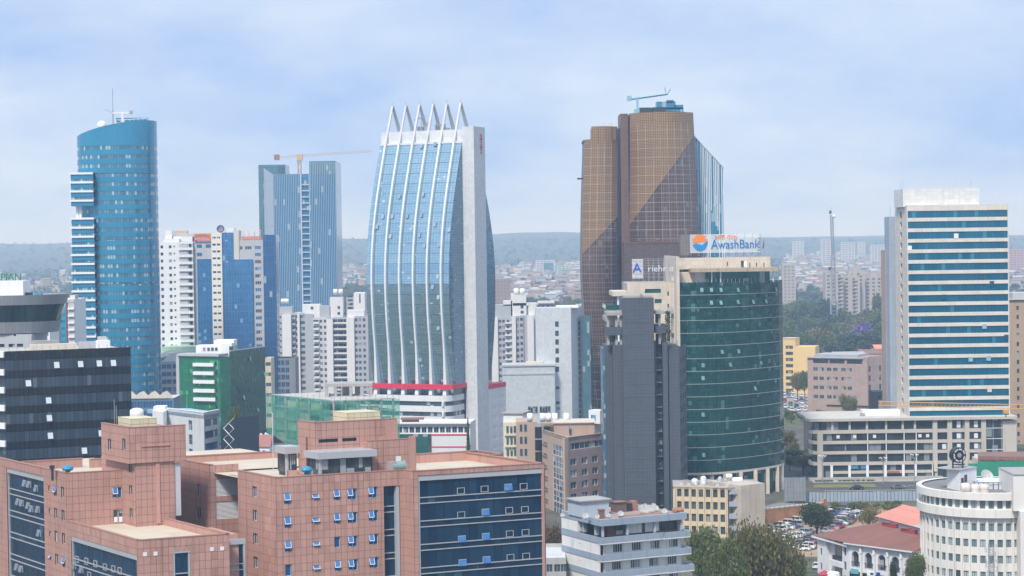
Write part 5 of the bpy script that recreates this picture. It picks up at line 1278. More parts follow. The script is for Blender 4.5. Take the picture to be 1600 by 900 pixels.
    Wp, _ = TL.wall((p0, bp), (p1, bp), zd, zt, sl)
    for h in sl: put('slot_window', boxmesh('slot_window', h[1]-h[0], .05, h[3]-h[2], DARKM), t, Wp @ T((h[0], .3, h[2])))
    TL.wall((p0, bpl), (p0, bp), zd, zt); lbox(t, 'penthouse_core', p0+.2, p1, bp+.35, bpl, zd, zt-.5, PINK); cap(t, [(p0, bpl), (p0, bp)], zt); cap(t, [(p0, bp), (p1, bp)], zt)
    lbox(t, 'pier_strip', p1-1.9, p1, bp-.3, bp-.06, zt-6, zt-.1, PINK); lbox(t, 'string_course', la(590, bp, 47), p1-1.95, bp-.22, bp-.06, zt-3.1, zt-2.75, PINK)
    for px in (481,): bb = lb(px, p0, 45); lbox(t, 'downpipe', p0-.25, p0-.08, bb-.1, bb+.1, zd, zt-2.4, wallm('rust_pipe', (.2, .09, .06)))
    ba = 3.2; x0, x1 = la(574, ba, 44), la(649, ba, 44); za = lz(x0+3, ba, 688); TL.wall((x0, ba), (x1, ba), zd, za); lbox(t, 'annex_core', x0+.1, x1, ba+.3, ba+9, zd, za-.3, PINK); cap(t, [(x0, ba), (x1, ba)], za)
    lbox(t, 'annex_pier', x1-1.1, x1, ba-.25, ba-.06, zd, za+.5, PINK)
    # kiosks with pale fascias
    for q0, q1, bb, ya, yb, zbot in ((498, 584, 1.3, 707, 717.5, 738), (446, 466, 11, 698, 709, 731)):
        k0, k1 = la(q0, bb, 44), la(q1, bb, 44); z1, z0 = lz(k0, bb, ya), lz(k0, bb, yb)
        dp = 4.2 if q0 > 450 else 3
        lbox(t, 'canopy', k0-.3, k1+.3, bb-.5, bb+dp, z0, z1, TRIM)
        lbox(t, 'kiosk_wall', k0+.3, k1-.1, bb+.3, bb+dp-.2, zd, z0-.02, DARKM)
        n = 6 if q0 > 450 else 4
        for i in range(n):
            aa = k0+.5+(k1-k0-.8)*i/n; lbox(t, 'kiosk_window', aa, aa+(k1-k0-.8)/n-.08, bb+.2, bb+.29, zd+.9, z0-.1, DGLASS)
        lbox(t, 'kiosk_sill', k0+.25, k1-.05, bb+.1, bb+.35, zd, zd+.85, PINK)
        for i in range(4): lbox(t, 'kiosk_side_window', k0+.2, k0+.29, bb+.5+dp*.22*i, bb+.4+dp*.22*(i+1), zd+.6, z0-.1, DGLASS)
        lbox(t, 'kiosk_post', k0+.18, k0+.55, bb+.1, bb+.45, zd, z0, TRIM)
    TL.finish()
    grp_tank(la(543, 8, 50), la(594, 8, 50), 8, 12.5, zt-.5, lz(la(543, 8, 50), 8, 645.5), 'cream sectional water tank on the penthouse of the right pink office')
    p = w2(la(479, 1.6, 43), 1.6); turbine(*p, zd+.8, 'blue turbine vent on the roof edge of the right pink office')
    fan = thing('roof_fan', 'grey and green extract fan drum on the roof of the right pink office', 'extract fan', *w2(la(625, .9, 43), .9), zd)
    cx = la(617, .9, 43); zc = lz(cx, .9, 729); MB().add(MB().lathe((0, 0, 0), [(.02, -1.0), (.75, -1.0), (.75, .9), (.95, 1.05), (.7, 1.1), (.66, .6), (.02, .6)], 16), PW @ T((cx+.6, 1.2, zc)) @ Matrix.Rotation(rad(90), 4, 'Y')).build('drum', wallm('fan_green', (.22, .33, .31), .6), fan)
    lbox(fan, 'motor_box', cx-.9, cx+.1, .6, 1.7, zc-.9, zc+.75, CONC); lbox(fan, 'cradle', cx-.5, cx+1.3, .7, 1.6, zd, zc-.75, STEEL); lbox(fan, 'top_unit', cx+.5, cx+1.1, 1, 1.5, zc+.75, zc+1.5, WFRAME)
    m = thing('lightning_rod', 'thin pale rod standing at the left roof edge of the right pink office', 'rod', *w2(la(427, 3, 44), 3), zd)
    q = w2(la(427, 3, 44), 3); MB().tube((*q, zd), (*q, lz(la(427, 3, 44), 3, 645)), .06).build('rod', PIPE, m)
pink_right()

def pink_left():
    t = thing('tiled_office', 'pink tiled office with an overhanging stair tower and a long glazed side at the left', 'office building', *w2(-15, 20))
    TL = Tiled(t); fl = 3.63
    # left block: corner at photograph pixel (103, 740)
    q = at(103, 740, 309); v = PW.inverted() @ q; aL, bF, zt = v
    bb = 56; g0, g1 = lb(11.5, aL, 40), lb(67.5, aL, 40); zg = lz(aL, g1, 752)
    Wl, wl = frame(w2(aL, bb), w2(aL, bF)); hl = [(bb-g0-.3, bb-g1+.3, 0, zg+.75)]
    cols = [(lb(77.5, aL, 38), .7, .75, 1), (lb(87, aL, 38), 1.15, 1.7, 0), (lb(98.5, aL, 38), 1.15, 1.7, 0)]; zw = lz(aL, bF, 779)
    for b_, wd, ht, dz in cols:
        for k in range(5): hl.append((bb-b_-wd/2, bb-b_+wd/2, zw-fl*k+dz*.6, zw-fl*k+dz*.6+ht))
    TL.wall((aL, bb), (aL, bF), 0, zt, hl)
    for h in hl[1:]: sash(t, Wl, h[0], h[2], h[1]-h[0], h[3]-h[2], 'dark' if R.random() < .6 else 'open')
    ops = [(px, py, 1) for px, py in ((40, 755), (47, 757), (29, 784), (35, 786), (58, 763), (60, 796), (25, 886), (32, 889), (61, 833), (50, 795), (45, 790))]
    curtain(t, (aL+.25, g0), (aL+.25, g1), 18, zg, 3.63, 1.42, 2.6, True, ops, None, GREYV)
    aS = la(202, 21.4, 40)
    hf = [(la(176, bF, 39)-aL, la(190.5, bF, 39)-aL, lz(aL+8, bF, 777.5), lz(aL+8, bF, 761)), (la(176.5, bF, 39)-aL, la(192, bF, 39)-aL, lz(aL+8, bF, 817), lz(aL+8, bF, 796))]
    Wf, wf = TL.wall((aL, bF), (aS, bF), 0, zt, hf)
    sash(t, Wf, hf[0][0], hf[0][2], hf[0][1]-hf[0][0], hf[0][3]-hf[0][2], 'open'); window(t, Wf, hf[1][0], hf[1][2], hf[1][1]-hf[1][0], hf[1][3]-hf[1][2], DGLASS, WFRAME, 2, 1, .2)
    lw = (hf[1][1]-hf[1][0])/2
    for k in range(2): MB().box(hf[1][0]+.12+lw*k, hf[1][0]+lw*(k+1)-.12, .05, .12, hf[1][2]+.1, hf[1][2]+.95).build('door_panel', WHITE, t, Wf)
    roofpoly(t, [(aL+.05, bF+.05), (aS+8, bF+.05), (aS+8, bb), (aL+.05, bb)], zt-1.3, DECK)
    cap(t, [(aL, bb), (aL, bF)], zt); cap(t, [(aL, bF), (aS, bF)], zt); lbox(t, 'parapet_inner', aL+.3, aL+.42, bF+.43, bb, zt-1.3, zt-.01, PINK); lbox(t, 'parapet_inner', aL+.3, aS, bF+.3, bF+.42, zt-1.3, zt-.01, PINK)
    bk = lb(25, aL, 42); 
    for (x0, x1, y) in ((aL, la(129, bk-1.5, 42), bk-1.5), (la(129, bk-1.5, 42), aS+7, bk-3.5)):
        lbox(t, 'parapet', x0+.45, x1, y, y+.4, zt-1.3, zt+.1, PINK); lbox(t, 'coping', x0+.45, x1+.1, y-.08, y+.48, zt+.1, zt+.24, MATS['coping_tile'])
    # stair tower: narrow shaft, wider head
    bT = 17.0; z0 = lz(-17, bT, 822); aT = la(212, bT, 40); aT1 = la(273.5, bT, 40); zu = lz(-18, bT, 726); zh = lz(-18, bT, 670)
    hs = []; bt1 = 30
    Wt, wt = frame(w2(aT, bt1), w2(aT, bT)); bwn = lb(204.5, aT, 40)
    for py in (732, 767, 803): v = lz(aT, bwn, py+6); hs.append((bt1-bwn-.55, bt1-bwn+.55, v, v+1.45))
    TL.wall((aT, bt1), (aT, bT), z0-1, zu, hs)
    for h in hs: sash(t, Wt, h[0], h[2], 1.1, 1.45, 'dark')
    TL.wall((aT, bT), (aT1, bT), z0-1, zu+.3)
    lbox(t, 'pilaster', la(243, bT, 42), la(249, bT, 42), bT-.22, bT-.06, z0, zh-3, PINK)
    lbox(t, 'grey_duct', la(273.8, bT, 40), la(283, bT, 40), bT+.1, bT+.9, lz(aT1, bT, 806), lz(aT1, bT, 724), wallm('duct_grey', (.5, .52, .54), .6))
    bH = bT - .35; aH = la(203, bH, 46); aH1 = la(290.5, bH, 46); bH1 = lb(159, aH, 46)
    Wh, wh = frame(w2(aH, bH1), w2(aH, bH)); hh = []
    for px in (171.5, 194):
        b_ = lb(px, aH, 47); v = lz(aH, b_, 703); hh.append((bH1-b_-.6, bH1-b_+.6, v, v+1.75))
    TL.wall((aH, bH1), (aH, bH), zu, zh, hh)
    for h in hh: sash(t, Wh, h[0], h[2], 1.2, 1.75, 'dark')
    TL.wall((aH, bH), (aH1, bH), zu+.02, zh)
    lbox(t, 'head_core', aH+.32, aH1, bH+.32, bH1, zu+.05, zh-.5, PINK); lbox(t, 'shaft_core', aT+.32, aT1, bT+.32, bt1, 10, zu, PINK)
    lbox(t, 'string_course', la(221, bH, 47), la(265, bH, 47), bH-.2, bH-.06, zh-3.0, zh-2.75, PINK); lbox(t, 'overhang_beam', aH-.12, aH-.02, bH, bH1, zu-.02, zu+.3, PINK)
    cap(t, [(aH, bH1), (aH, bH)], zh); cap(t, [(aH, bH), (aH1, bH)], zh)
    # low wing in front
    zl = lz(aL, bF, 814); bW = lb(214.6, aL, zl); aW = la(358, bW, zl); g = lb(112, aL, 30)
    zc = lz(aL, bW, 876)
    hw = [(bF-g, bF-bW-.2, 0, zc+.75)]
    TL.wall((aL-.02, bF), (aL-.02, bW), 0, zl, hw); curtain(t, (aL+.2, g-.3), (aL+.2, bW+.5), 14, zc, 3.63, 1.42, 2.7, True, [(px, py, k) for px, py, k in ((112, 871, 0), (121, 874, 0), (136, 877, 0), (150, 881, 0), (165, 886, 0), (178, 889, 0), (188, 892, 0), (116, 884, 1), (128, 890, 1), (140, 899, 0))], None, GREYV)
    w0, w1 = la(271, bW, 30)-aL, la(298, bW, 30)-aL; hwf = [(w0, w1, 0, lz(aL+8, bW, 860))]
    sq = [(px, py) for px, py in ((226.5, 866), (243, 865), (331, 858), (347, 857))]
    Wg, wg = TL.wall((aL-.02, bW), (aW, bW), 0, zl, hwf)
    curtain(t, (aL+w0+.3, bW+.15), (aL+w1-.3, bW+.15), 14, hwf[0][3]-.25, 3.4, 1.3, 3.0, True)
    for px, py in sq: a = la(px, bW, 32); lbox(t, 'wall_lamp_plate', a-.28, a+.28, bW-.12, bW-.06, lz(a, bW, py)-.28, lz(a, bW, py)+.28, WHITE)
    lbox(t, 'corner_return', aL+.25, aL+.4, bW-.02, bW+.5, 14, zc-.3, NAVYG)
    WR2, wr2 = frame(w2(aW, bW), w2(aW, bT)); MB().box(0, wr2, 0, .3, 0, zl).build('side_wall', PINK, t, WR2)
    roofpoly(t, [(aL+.05, bW+.05), (aW-.05, bW+.05), (aW-.05, bF+4), (aL+.05, bF+4)], zl-1.0, DECK); cap(t, [(aL, bF), (aL, bW)], zl); cap(t, [(aL, bW), (aW, bW)], zl); cap(t, [(aW, bW), (aW, bT)], zl)
    lbox(t, 'parapet_inner', aL+.3, aL+.42, bW+.43, bF, zl-1, zl-.01, PINK); lbox(t, 'parapet_inner', aL+.3, aW-.3, bW+.3, bW+.42, zl-1, zl-.01, PINK); lbox(t, 'parapet_inner', aW-.42, aW-.3, bW+.43, bT+4, zl-1, zl-.01, PINK)
    aX = la(373, bW+3, 33); lbox(t, 'side_bay', aW+.31, aX, bW+3, bW+12, 0, zl-.5, PINK); curtain(t, (aW+.35, bW+2.9), (aX+.6, bW+2.9), 14, lz(aX, bW+3, 850), 3.63, 1.3, 2.9)
    # recessed middle block with two pale louvre panels
    aM = la(327.5, 21.5, 42); bM = 21.5; zm = lz(aM, bM, 727); bm1 = lb(284, aM, 42)+3
    Wm, wm = frame(w2(aM, bm1), w2(aM, bM)); hm = []
    for py in (773.5, 810): b_ = lb(311, aM, 40); v = lz(aM, b_, py); hm.append((bm1-b_-.5, bm1-b_+.5, v, v+1.75))
    TL.wall((aM, bm1), (aM, bM), 0, zm, hm)
    for h in hm: sash(t, Wm, h[0], h[2], 1.0, 1.75, 'dark')
    aE = la(373, bM, 40); lv = [(la(337, bM, 40)-aM, la(372, bM, 40)-aM, lz(aM, bM, y1), lz(aM, bM, y0)) for y0, y1 in ((749, 776), (785, 812))]
    Wv, wv = TL.wall((aM, bM), (aE, bM), 0, zm, lv)
    LV = wallm('louvre_grey', (.62, .62, .62), .6, .05, .1)
    for h in lv: MB().box(h[0], h[1], .17, .2, h[2], h[3]).build('louvre_back', LV, t, Wv)
    for h in lv:
        k = 0
        while h[2]+.2*k < h[3]-.1: MB().face([(h[0], .02, h[2]+.2*k), (h[1], .02, h[2]+.2*k), (h[1], .16, h[2]+.2*k+.21), (h[0], .16, h[2]+.2*k+.21)]).build('louvre', LV, t, Wv); k += 1
    roofpoly(t, [(aM, bM), (20, bM), (20, bm1+20), (aM, bm1+20)], zm-1, DECK); cap(t, [(aM, bm1), (aM, bM)], zm); cap(t, [(aM, bM), (0, bM)], zm)
    TL.finish()
    at_, b_ = la(196, 20, 50), 20; grp_tank(at_+.5, la(241, 20, 50), 19, 24, zh-.5, lz(at_, 20, 654.5), 'cream sectional water tank on the stair tower of the left pink office')
    p = w2(la(106, bF+1.5, 42), bF+1.5); turbine(*p, zt-.5, 'blue turbine vent on the roof edge of the left pink office')
    p = w2(la(214, 26, 50), 26); t2 = tank(p[0], p[1], zh+.3, 1.1, 2.0, 'round white tank behind the cream tank on the left stair tower', False, None, 'water tank', None)
    for px in (179, 182): 
        r = thing('roof_rod', ('shorter' if px == 182 else 'taller') + ' thin rod on the stair tower of the left pink office', 'rod', *w2(la(px, 24, 50), 24), zh)
        q_ = w2(la(px, 24, 50), 24); MB().tube((*q_, zh-.6), (*q_, zh+(4 if px == 179 else 3)), .05, 4).build('rod', STEEL, r)
    p = w2(la(82, bF+3, 42), bF+3); r = thing('roof_flue', 'small dark flue box on the left pink roof beside the blue vent', 'flue', *p, zt-1.3); MB().tube((*p, zt-1.3), (*p, zt+.5), .2, 6).build('pipe', DARKM, r); MB().box(p[0]-.35, p[0]+.35, p[1]-.3, p[1]+.3, zt+.5, zt+1.1).build('cowl', DARKM, r)
pink_left()

# ================================================================== dark glass block and saucer restaurant at the left edge
def dark_block():
    p, q = (X(8.5, 413, 620), 413.0), (X(205.5, 424, 620), 424.0)
    t = thing('dark_office', 'dark glass office block with a few open white window panes, left of the pink tower', 'office building', *p)
    W, w = frame(p, q); zt = zat(*p, 549)
    VG = glassm('smoke_glass', (.04, .06, .085), (.09, .125, .165), (.95, 2.2), .28, .12, .05, (.14, .17, .2), .015, (.07, (.02, .025, .03)), .4)
    SG = glassm('smoke_spandrel', (.022, .026, .034), (.030, .036, .046), (.95, 1.6), .25, .18, 0, jit=.01, line=(.06, (.012, .014, .017)), big=.6)
    n = 14; pw = w/n; z = zt; first = True; fl = 3.72; k = 0
    while z > 8:
        sh = 1.95 if first else 1.55
        for i in range(n):
            put('spandrel_panel', bm_panel(pw, sh, SG, i*1.9, .02, .2), t, W @ T((i*pw, 0, z-sh))); put('glass_panel', bm_panel(pw, 2.17, VG, i*1.9, .02, .2), t, W @ T((i*pw, .04, z-sh-2.17)))
        z -= sh + 2.17; first = False
    b = MB().box(.02, w-.02, .2, 22, 0, zt-.5); b.build('core_wall', DARKM, t, W); MB().box(.5, w-.5, .5, 21.5, zt-.5, zt-.45).build('roof', wallm('roof_pale', (.45, .43, .38), .9, .3, 0), t, W)
    OP = paint('pane_pale', (.55, .6, .62), .3)
    for cx, cy in ((260, 465), (368, 461), (453, 458), (517, 456), (130, 548), (220, 626), (222, 706), (225, 786), (378, 854), (456, 775)):
        px, py = cx/2.905, 410+cy/2.905; u = along(p, (W.col[0][0], W.col[0][1]), px, 45); v = zat(*(W @ Vector((u, 0, 0))).to_2d(), py)
        MB().face([(-.55, -.55, -.62), (.55, -.55, -.62), (.55, -.05, .62), (-.55, -.05, .62)]).build('open_pane', OP, t, W @ T((u, 0, v)))
    Ws, ws = frame((X(-30, 417, 620), 417.0), (X(8, 413.2, 620), 413.2)); k = 0; z = zt
    MB().box(0, ws, .4, 14, 0, zt-1).build('side_glazing', VG, t, Ws)
    while z > 8: MB().box(0, ws, -.3, 1, z-1.3, z-.05).build('balcony_slab', WHITE, t, Ws); z -= 3.72
    b = MB()
    for i in range(15): b.tube((w*.04+i*w*.065, 1.2, zt-.5), (w*.04+i*w*.065, 1.2, zt+.7), .05, 4)
    b.build('railing', STEEL, t, W, 'stuff')
    rp = thing('roof_plant', 'pale ducts and white plant boxes lying on the roof of the dark glass block', 'roof plant', *p, zt)
    for a, c, d, h, m in ((.25, .62, 6, .9, CREAM), (.3, .5, 10, 1.5, CONC), (.77, .87, 4, 1.4, WHITE), (.66, .8, 8, 1.0, GREYW), (.8, .86, 6, 2.1, GREYW)): MB().box(w*a, w*c, d, d+2, zt-.4, zt+h).build('plant_box', m, rp, W)
dark_block()
def saucer():
    D = 520; c = (X(-6, D, 480), D+12.0)
    t = thing('saucer_building', 'grey round rooftop restaurant with slanted glazing and green roof letters at the left edge', 'office building', *c)
    MT = wallm('saucer_metal', (.27, .28, .30), .5, .06, .1, (.9, 40, .06, .35)); SGL = glassm('saucer_glass', (.015, .04, .05), (.03, .075, .085), (1.6, 40), .35, .06, 0, jit=.03, line=(.06, (.01, .012, .015)))
    z = lambda y: Z(y, D+2, 40); rx = X(91, D, 480) - c[0]
    lv = [(z(461), 1.0), (z(476.5), .955), (z(503), .87), (z(521), .82)]
    def loop(k, n=48): return ellipse(*c, rx*k, 13*k, n, 2.0)
    for (z0, k0), (z1, k1), m, nm in zip(lv, lv[1:], (MT, SGL, MT), ('upper_band', 'slanted_glazing', 'lower_band')):
        A, B = loop(k0), loop(k1); b = MB(); d = 0; g0 = .985 if nm == 'slanted_glazing' else 1
        for i in range(48):
            j = (i+1) % 48; f = lambda p, g=g0: (c[0]+(p[0]-c[0])*g, c[1]+(p[1]-c[1])*g); l = math.hypot(A[j][0]-A[i][0], A[j][1]-A[i][1])
            b.face([(*f(B[i]), z1), (*f(B[j]), z1), (*f(A[j]), z0), (*f(A[i]), z0)], 0, [(d, z1), (d+l, z1), (d+l, z0), (d, z0)]); d += l
        b.build(nm, m, t)
    MB().face([(*p, lv[0][0]-.4) for p in loop(.99)]).build('roof', ROOFG, t); MB().face([(*p, lv[3][0]) for p in loop(.82)][::-1]).build('soffit', CONC, t)
    MB().prism(loop(.45), 0, lv[3][0]).build('stem_wall', GREYW, t)
    x1 = X(46, D, 520); W, w = frame((X(-40, D+2, 520), D+2), (x1, D+2)); zz_ = z(521)
    hs = [(X(p, D+2, 530)-X(-40, D+2, 520)-.8, X(p, D+2, 530)-X(-40, D+2, 520)+.8, z(542), z(537)) for p in (2, 18, 31)] + [(X(21, D+2)-X(-40, D+2), X(25, D+2)-X(-40, D+2), z(525), z(521.8))]
    pierced(t, W, w, 0, zz_-.2, hs, GREYW, .3, 'lower_wall')
    for h in hs: put('window', boxmesh('window', h[1]-h[0], .05, h[3]-h[2], DGLASS), t, W @ T((h[0], .3, h[2])))
    MB().box(X(-40, D+2, 520), x1, D+2.4, D+20, 0, zz_-.25).build('rear_wall', GREYW, t)
    MB().box(X(-40, D+6), X(36, D+6), D+6, D+14, lv[0][0]-.5, Z(439, D+6, 20)).build('sign_wall', WHITE, t); MB().box(X(14, D+6), X(20, D+6), D+5.85, D+6.05, Z(458.5, D+6), Z(452.5, D+6)).build('window', DARKM, t)
    sg = thing('letter_sign', 'green capital letters standing on the white wall above the grey saucer', 'sign', X(18, D+7), D+7, Z(439, D+6, 20))
    GRN = paint('letter_green', (.0, .20, .10), .5); text('sign_lettering', 'PIAN', 2.75, GRN, sg, T((X(1.2, D+7), D+7, Z(438.3, D+7, 18))), .15, 'LEFT', .93)
    rp = thing('roof_tank', 'blue plastic tank on the rim of the grey saucer roof', 'water tank', X(59, D+8), D+8, lv[0][0]-.4)
    MB().box(X(53, D+8), X(58, D+8), D+8, D+10, lv[0][0]-.4, Z(457.5, D+8, 58)).box(X(58.6, D+8), X(64, D+8), D+8, D+10, lv[0][0]-.4, Z(457, D+8, 58)).build('tank_body', paint('tank_blue', (.05, .28, .42)), rp); MB().box(X(37, D+8), X(50, D+8), D+8, D+9, lv[0][0]-.4, Z(457, D+8, 44)).build('pipework', DARKM, rp)
saucer()
def stripes_building():
    D = 760; x = lambda p: X(p, D, 500); z = lambda y: Z(y, D, 80)
    t = thing('striped_office', 'white building with teal and maroon vertical stripes between the saucer and the blue tower', 'office building', x(90), D)
    TE, MA = wallm('teal_paint', (.02, .28, .36)), wallm('maroon_paint', (.2, .06, .1)); BG = MATS['bright_blue_glass']
    MB().box(x(70), x(117), D, D+20, 0, z(468)).build('wall', WHITE, t)
    for p0, p1, m in ((84, 88.5, WHITE), (88.6, 91.4, DARKM), (91.5, 94.5, MA), (94.6, 103.5, TE), (103.6, 106, MA), (108, 117, GREYW)): MB().box(x(p0), x(p1), D-.5, D, 0, z(472)).build('stripe', m, t)
    for y in range(478, 545, 11):
        MB().box(x(96), x(102), D-.6, D-.45, z(y+4), z(y)).build('window', BG, t); MB().box(x(107), x(117), D-1.3, D-.4, z(y+6), z(y+3)).build('balcony', WHITE, t)
    for k in range(3): MB().box(x(82), x(117), D-.7, D-.1, z(468.5+2*k), z(467.6+2*k)).build('pergola_rail', WHITE, t)
    MB().box(x(108), x(116), D+2, D+8, z(468), z(462)).build('roof_room', CREAM, t)
    u = thing('low_office', 'low white office with blue strip windows behind the roof of the dark block', 'office building', x(60), D-40)
    D2 = D-40; W, w = frame((X(47, D2, 530), D2), (X(78, D2, 530), D2)); zt = Z(512, D2, 60)
    winwall(u, W, w, 0, zt, [.4+2.2*k for k in range(3)], [zt-3-3.3*k for k in range(6)], 1.9, 1.5, WHITE, BG, GFRAME, 2); MB().box(X(47, D2, 530), X(78, D2, 530), D2+.4, D2+15, 0, zt-.3).build('rear_wall', WHITE, u)
stripes_building()

# ================================================================== green glass block, netted frame and the low houses between
def green_block():
    p, q, r = (X(281, 786, 600), 786.), (X(360.5, 776, 600), 776.), (X(415, 806, 600), 806.)
    t = thing('green_office', 'bright green glass office block with short white slabs on its front', 'office building', *q)
    GA = glassm('bright_green_glass', (.02, .30, .11), (.02, .17, .09), (1.3, 1.7), .3, .1, .08, (.10, .45, .2), .02, (.08, (.01, .1, .05)), .5); GB = glassm('deep_green_glass', (.008, .085, .05), (.02, .15, .085), (1.3, 1.7), .32, .1, .03, (.05, .2, .12), .02, (.08, (.01, .05, .035)), .4)
    W1, w1 = frame(p, q); W2_, w2_ = frame(q, r); fl = 3.42
    for W, w, zt, m, n in ((W1, w1, zat(*p, 556), GA, 5), (W2_, w2_, zat(*q, 549), GB, 5)):
        z = zt
        while z > 4:
            for i in range(n): put('glass_panel', bm_panel(w/n, fl, m if not (m is GA and i == n-1) else GB, i*3.9, .04, .25), t, W @ T((i*w/n, 0, z-fl)))
            z -= fl
    zt = zat(*p, 556); c = ((p[0]+r[0])/2, 822.)
    MB().prism([(p[0]+.2, p[1]+.4), (q[0], q[1]+.5), (r[0]-.3, r[1]+.2), c], 0, zt-.2, 0, 1).build('core_wall', [DARKM, ROOFG], t)
    MB().wbox(W1, -.6, w1*.8, -.9, 6, zt, zt+.9).wbox(W1, -1.3, .1, -.5, 5, 0, zt).build('frame_wall', GREYW, t)
    s = lambda px: along(p, (W1.col[0][0], W1.col[0][1]), px, 30)
    for y, a, b_ in ((570.5, 304, 336), (584, 304, 336), (597.5, 304, 337), (611.5, 304, 337), (625, 304, 338)):
        zz_ = zat(*q, y); MB().wbox(W1, s(a), s(b_), -1.3, -.02, zz_-.6, zz_+.7).build('balcony_slab', WHITE, t)
    for k in range(8): MB().wbox(W1, s(336), s(338.5), -.5, -.02, zat(*q, 566)-fl*k-1.4, zat(*q, 566)-fl*k+.3).build('side_window', DARKM, t)
    x = lambda px: X(px, 785, 550); z = lambda y: Z(y, 785, 330)
    for a, b_, y0, d in ((303, 361, 541, 5), (330, 361, 533.5, 8), (345, 362, 537, 1)): MB().box(x(a), x(b_), 785+d, 795+d, z(556), z(y0)).build('roof_room', WHITE, t)
    for a in (314, 321, 327, 333): MB().box(x(a), x(a+4), 789.8, 790, z(549), z(544)).build('window', DGLASS, t)
    MB().box(x(361.5), x(368), 779, 790, z(620), z(540.5)).build('green_fin_wall', GB, t)
    MB().wbox(W2_, 0, w2_, -.2, .4, zat(*q, 549)-.01, zat(*q, 549)+.35).build('coping', GREYW, t)
    OP = MATS['open_vent_glass2']
    for u, zz_ in ((.55, 33), (.95, 26), (.35, 18), (.75, 12)): MB().face([(-.5, -.6, -.8), (.5, -.6, -.8), (.5, -.05, .8), (-.5, -.05, .8)]).build('open_vent', OP, t, W2_ @ T((u*w2_, 0, zz_)))
green_block()
def netted_frame():
    q = (X(522, 588, 660), 588.); p = (X(421, 617, 660), 617.); r = (X(623, 595, 660), 595.)
    t = thing('construction_frame', 'concrete building under construction wrapped in green scaffold netting', 'construction site', *q)
    m, g = newmat('green_netting'); uv = g.node('ShaderNodeUVMap').outputs[0]; s = g.node('ShaderNodeSeparateXYZ', [uv])
    pos = g.node('ShaderNodeNewGeometry').outputs['Position']; n_ = g.noise(pos, .35, 5, .6)
    col = g.mix(g.step(n_, .35, .65), (.03, .33, .21), (.07, .45, .32)); ln = g.m('MAXIMUM', g.m('LESS_THAN', g.m('FRACT', g.m('DIVIDE', s.outputs[0], 2.0)), .06), g.m('LESS_THAN', g.m('FRACT', g.m('DIVIDE', s.outputs[1], 1.8)), .06))
    d = g.node('ShaderNodeBsdfDiffuse', [g.mix(ln, col, (.10, .35, .26))]); tl = g.node('ShaderNodeBsdfTranslucent', [col]); mx = g.node('ShaderNodeMixShader', [.3, d.outputs[0], tl.outputs[0]])
    tr = g.node('ShaderNodeBsdfTransparent'); al = g.m('ADD', .38, g.m('MULTIPLY', g.step(g.noise(g.vm('ADD', pos, (9, 9, 9)), .16, 3), .35, .65), .36))
    fm = g.node('ShaderNodeMixShader', [al, tr.outputs[0], mx.outputs[0]]); g.nt.links.new(fm.outputs[0], g.node('ShaderNodeOutputMaterial').inputs[0])
    W1, w1 = frame(p, q); W2_, w2_ = frame(q, r); zt = zat(*q, 626); NC = wallm('new_concrete', (.46, .44, .41), .9, .2, .2)
    e = Vector((p[0]-q[0], p[1]-q[1])); f = Vector((r[0]-q[0], r[1]-q[1])); c4 = tuple(Vector(q)+e+f)
    poly = [q, r, c4, p]; k = 0; z = zt; fl = 3.4
    ins = lambda a, b_: (q[0]+f.x*a+e.x*b_, q[1]+f.y*a+e.y*b_)
    while z > 0:
        MB().prism([ins(.02, .02), ins(.98, .02), ins(.98, .98), ins(.02, .98)], z-.35, z).build('floor_slab', NC, t)
        for i in range(6):
            for j in range(6):
                if i and j: continue
                a = ins(.04+.184*i, .04+.184*j); MB().box(a[0]-.3, a[0]+.3, a[1]-.3, a[1]+.3, z-fl, z-.36).build('column', NC, t)
        if z < zt-1:
            for i in range(5):
                if (i*3+k) % 4 != 1:
                    W, l = frame(ins(.04+.184*i, .06), ins(.04+.184*(i+1), .06)); MB().box(.3, l-.3, 0, .25, z+.01, z+1.2).build('infill_wall', CREAM if (i+k) % 3 else WHITE, t, W); W, l = frame(ins(.06, .04+.184*(i+1)), ins(.06, .04+.184*i)); MB().box(.3, l-.3, 0, .25, z+.01, z+2.1).build('infill_wall', CONC if (i+k) % 2 else CREAM, t, W)
        z -= fl; k += 1
    for W, w, top in ((W1, w1, lambda u: zt+.2), (W2_, w2_, lambda u: zt-.2 if u > .05 else zt+.2)):
        n = 14
        for i in range(n):
            b = MB(); 
            for j in range(8):
                u0, u1 = w*i/n, w*(i+1)/n; v0, v1 = j/8, (j+1)/8; Zt = top(i/n); o = lambda u, v: -.9 + .22*math.sin(u*1.9+v*5)+.15*math.sin(u*.7-v*9)
                b.face([(u0, o(u0, v0), Zt*v0), (u1, o(u1, v0), Zt*v0), (u1, o(u1, v1), Zt*v1), (u0, o(u0, v1), Zt*v1)])
            b.build('net_sheet', m, t, W, smooth=True)
    for W, w in ((W1, w1), (W2_, w2_)):
        for i in range(12): MB().tube((w*i/11, -.65, 5), (w*i/11, -.65, zt+(2.6 if i % 3 == 0 else 1.3)), .06, 4).build('scaffold_pole', STEEL, t, W)
    MB().tube(tuple(W2_ @ Vector((w2_*.12, -.5, 8))), tuple(W2_ @ Vector((w2_*.12, -.5, zt+6))), .1, 4).build('hoist_pole', PIPE, t)
    # open concrete room on the roof
    y = 604; x = lambda px: X(px, y, 607); zz = lambda py: Z(py, y, 545)
    MB().box(x(508), x(582), y, y+10, zz(604), zz(599.5)).build('roof_beam', CONC, t)
    for px in (510, 524, 548, 565, 579): MB().box(x(px)-.45, x(px)+.45, y+.1, y+1, zt-.1, zz(604)-.01).build('column', CONC, t)
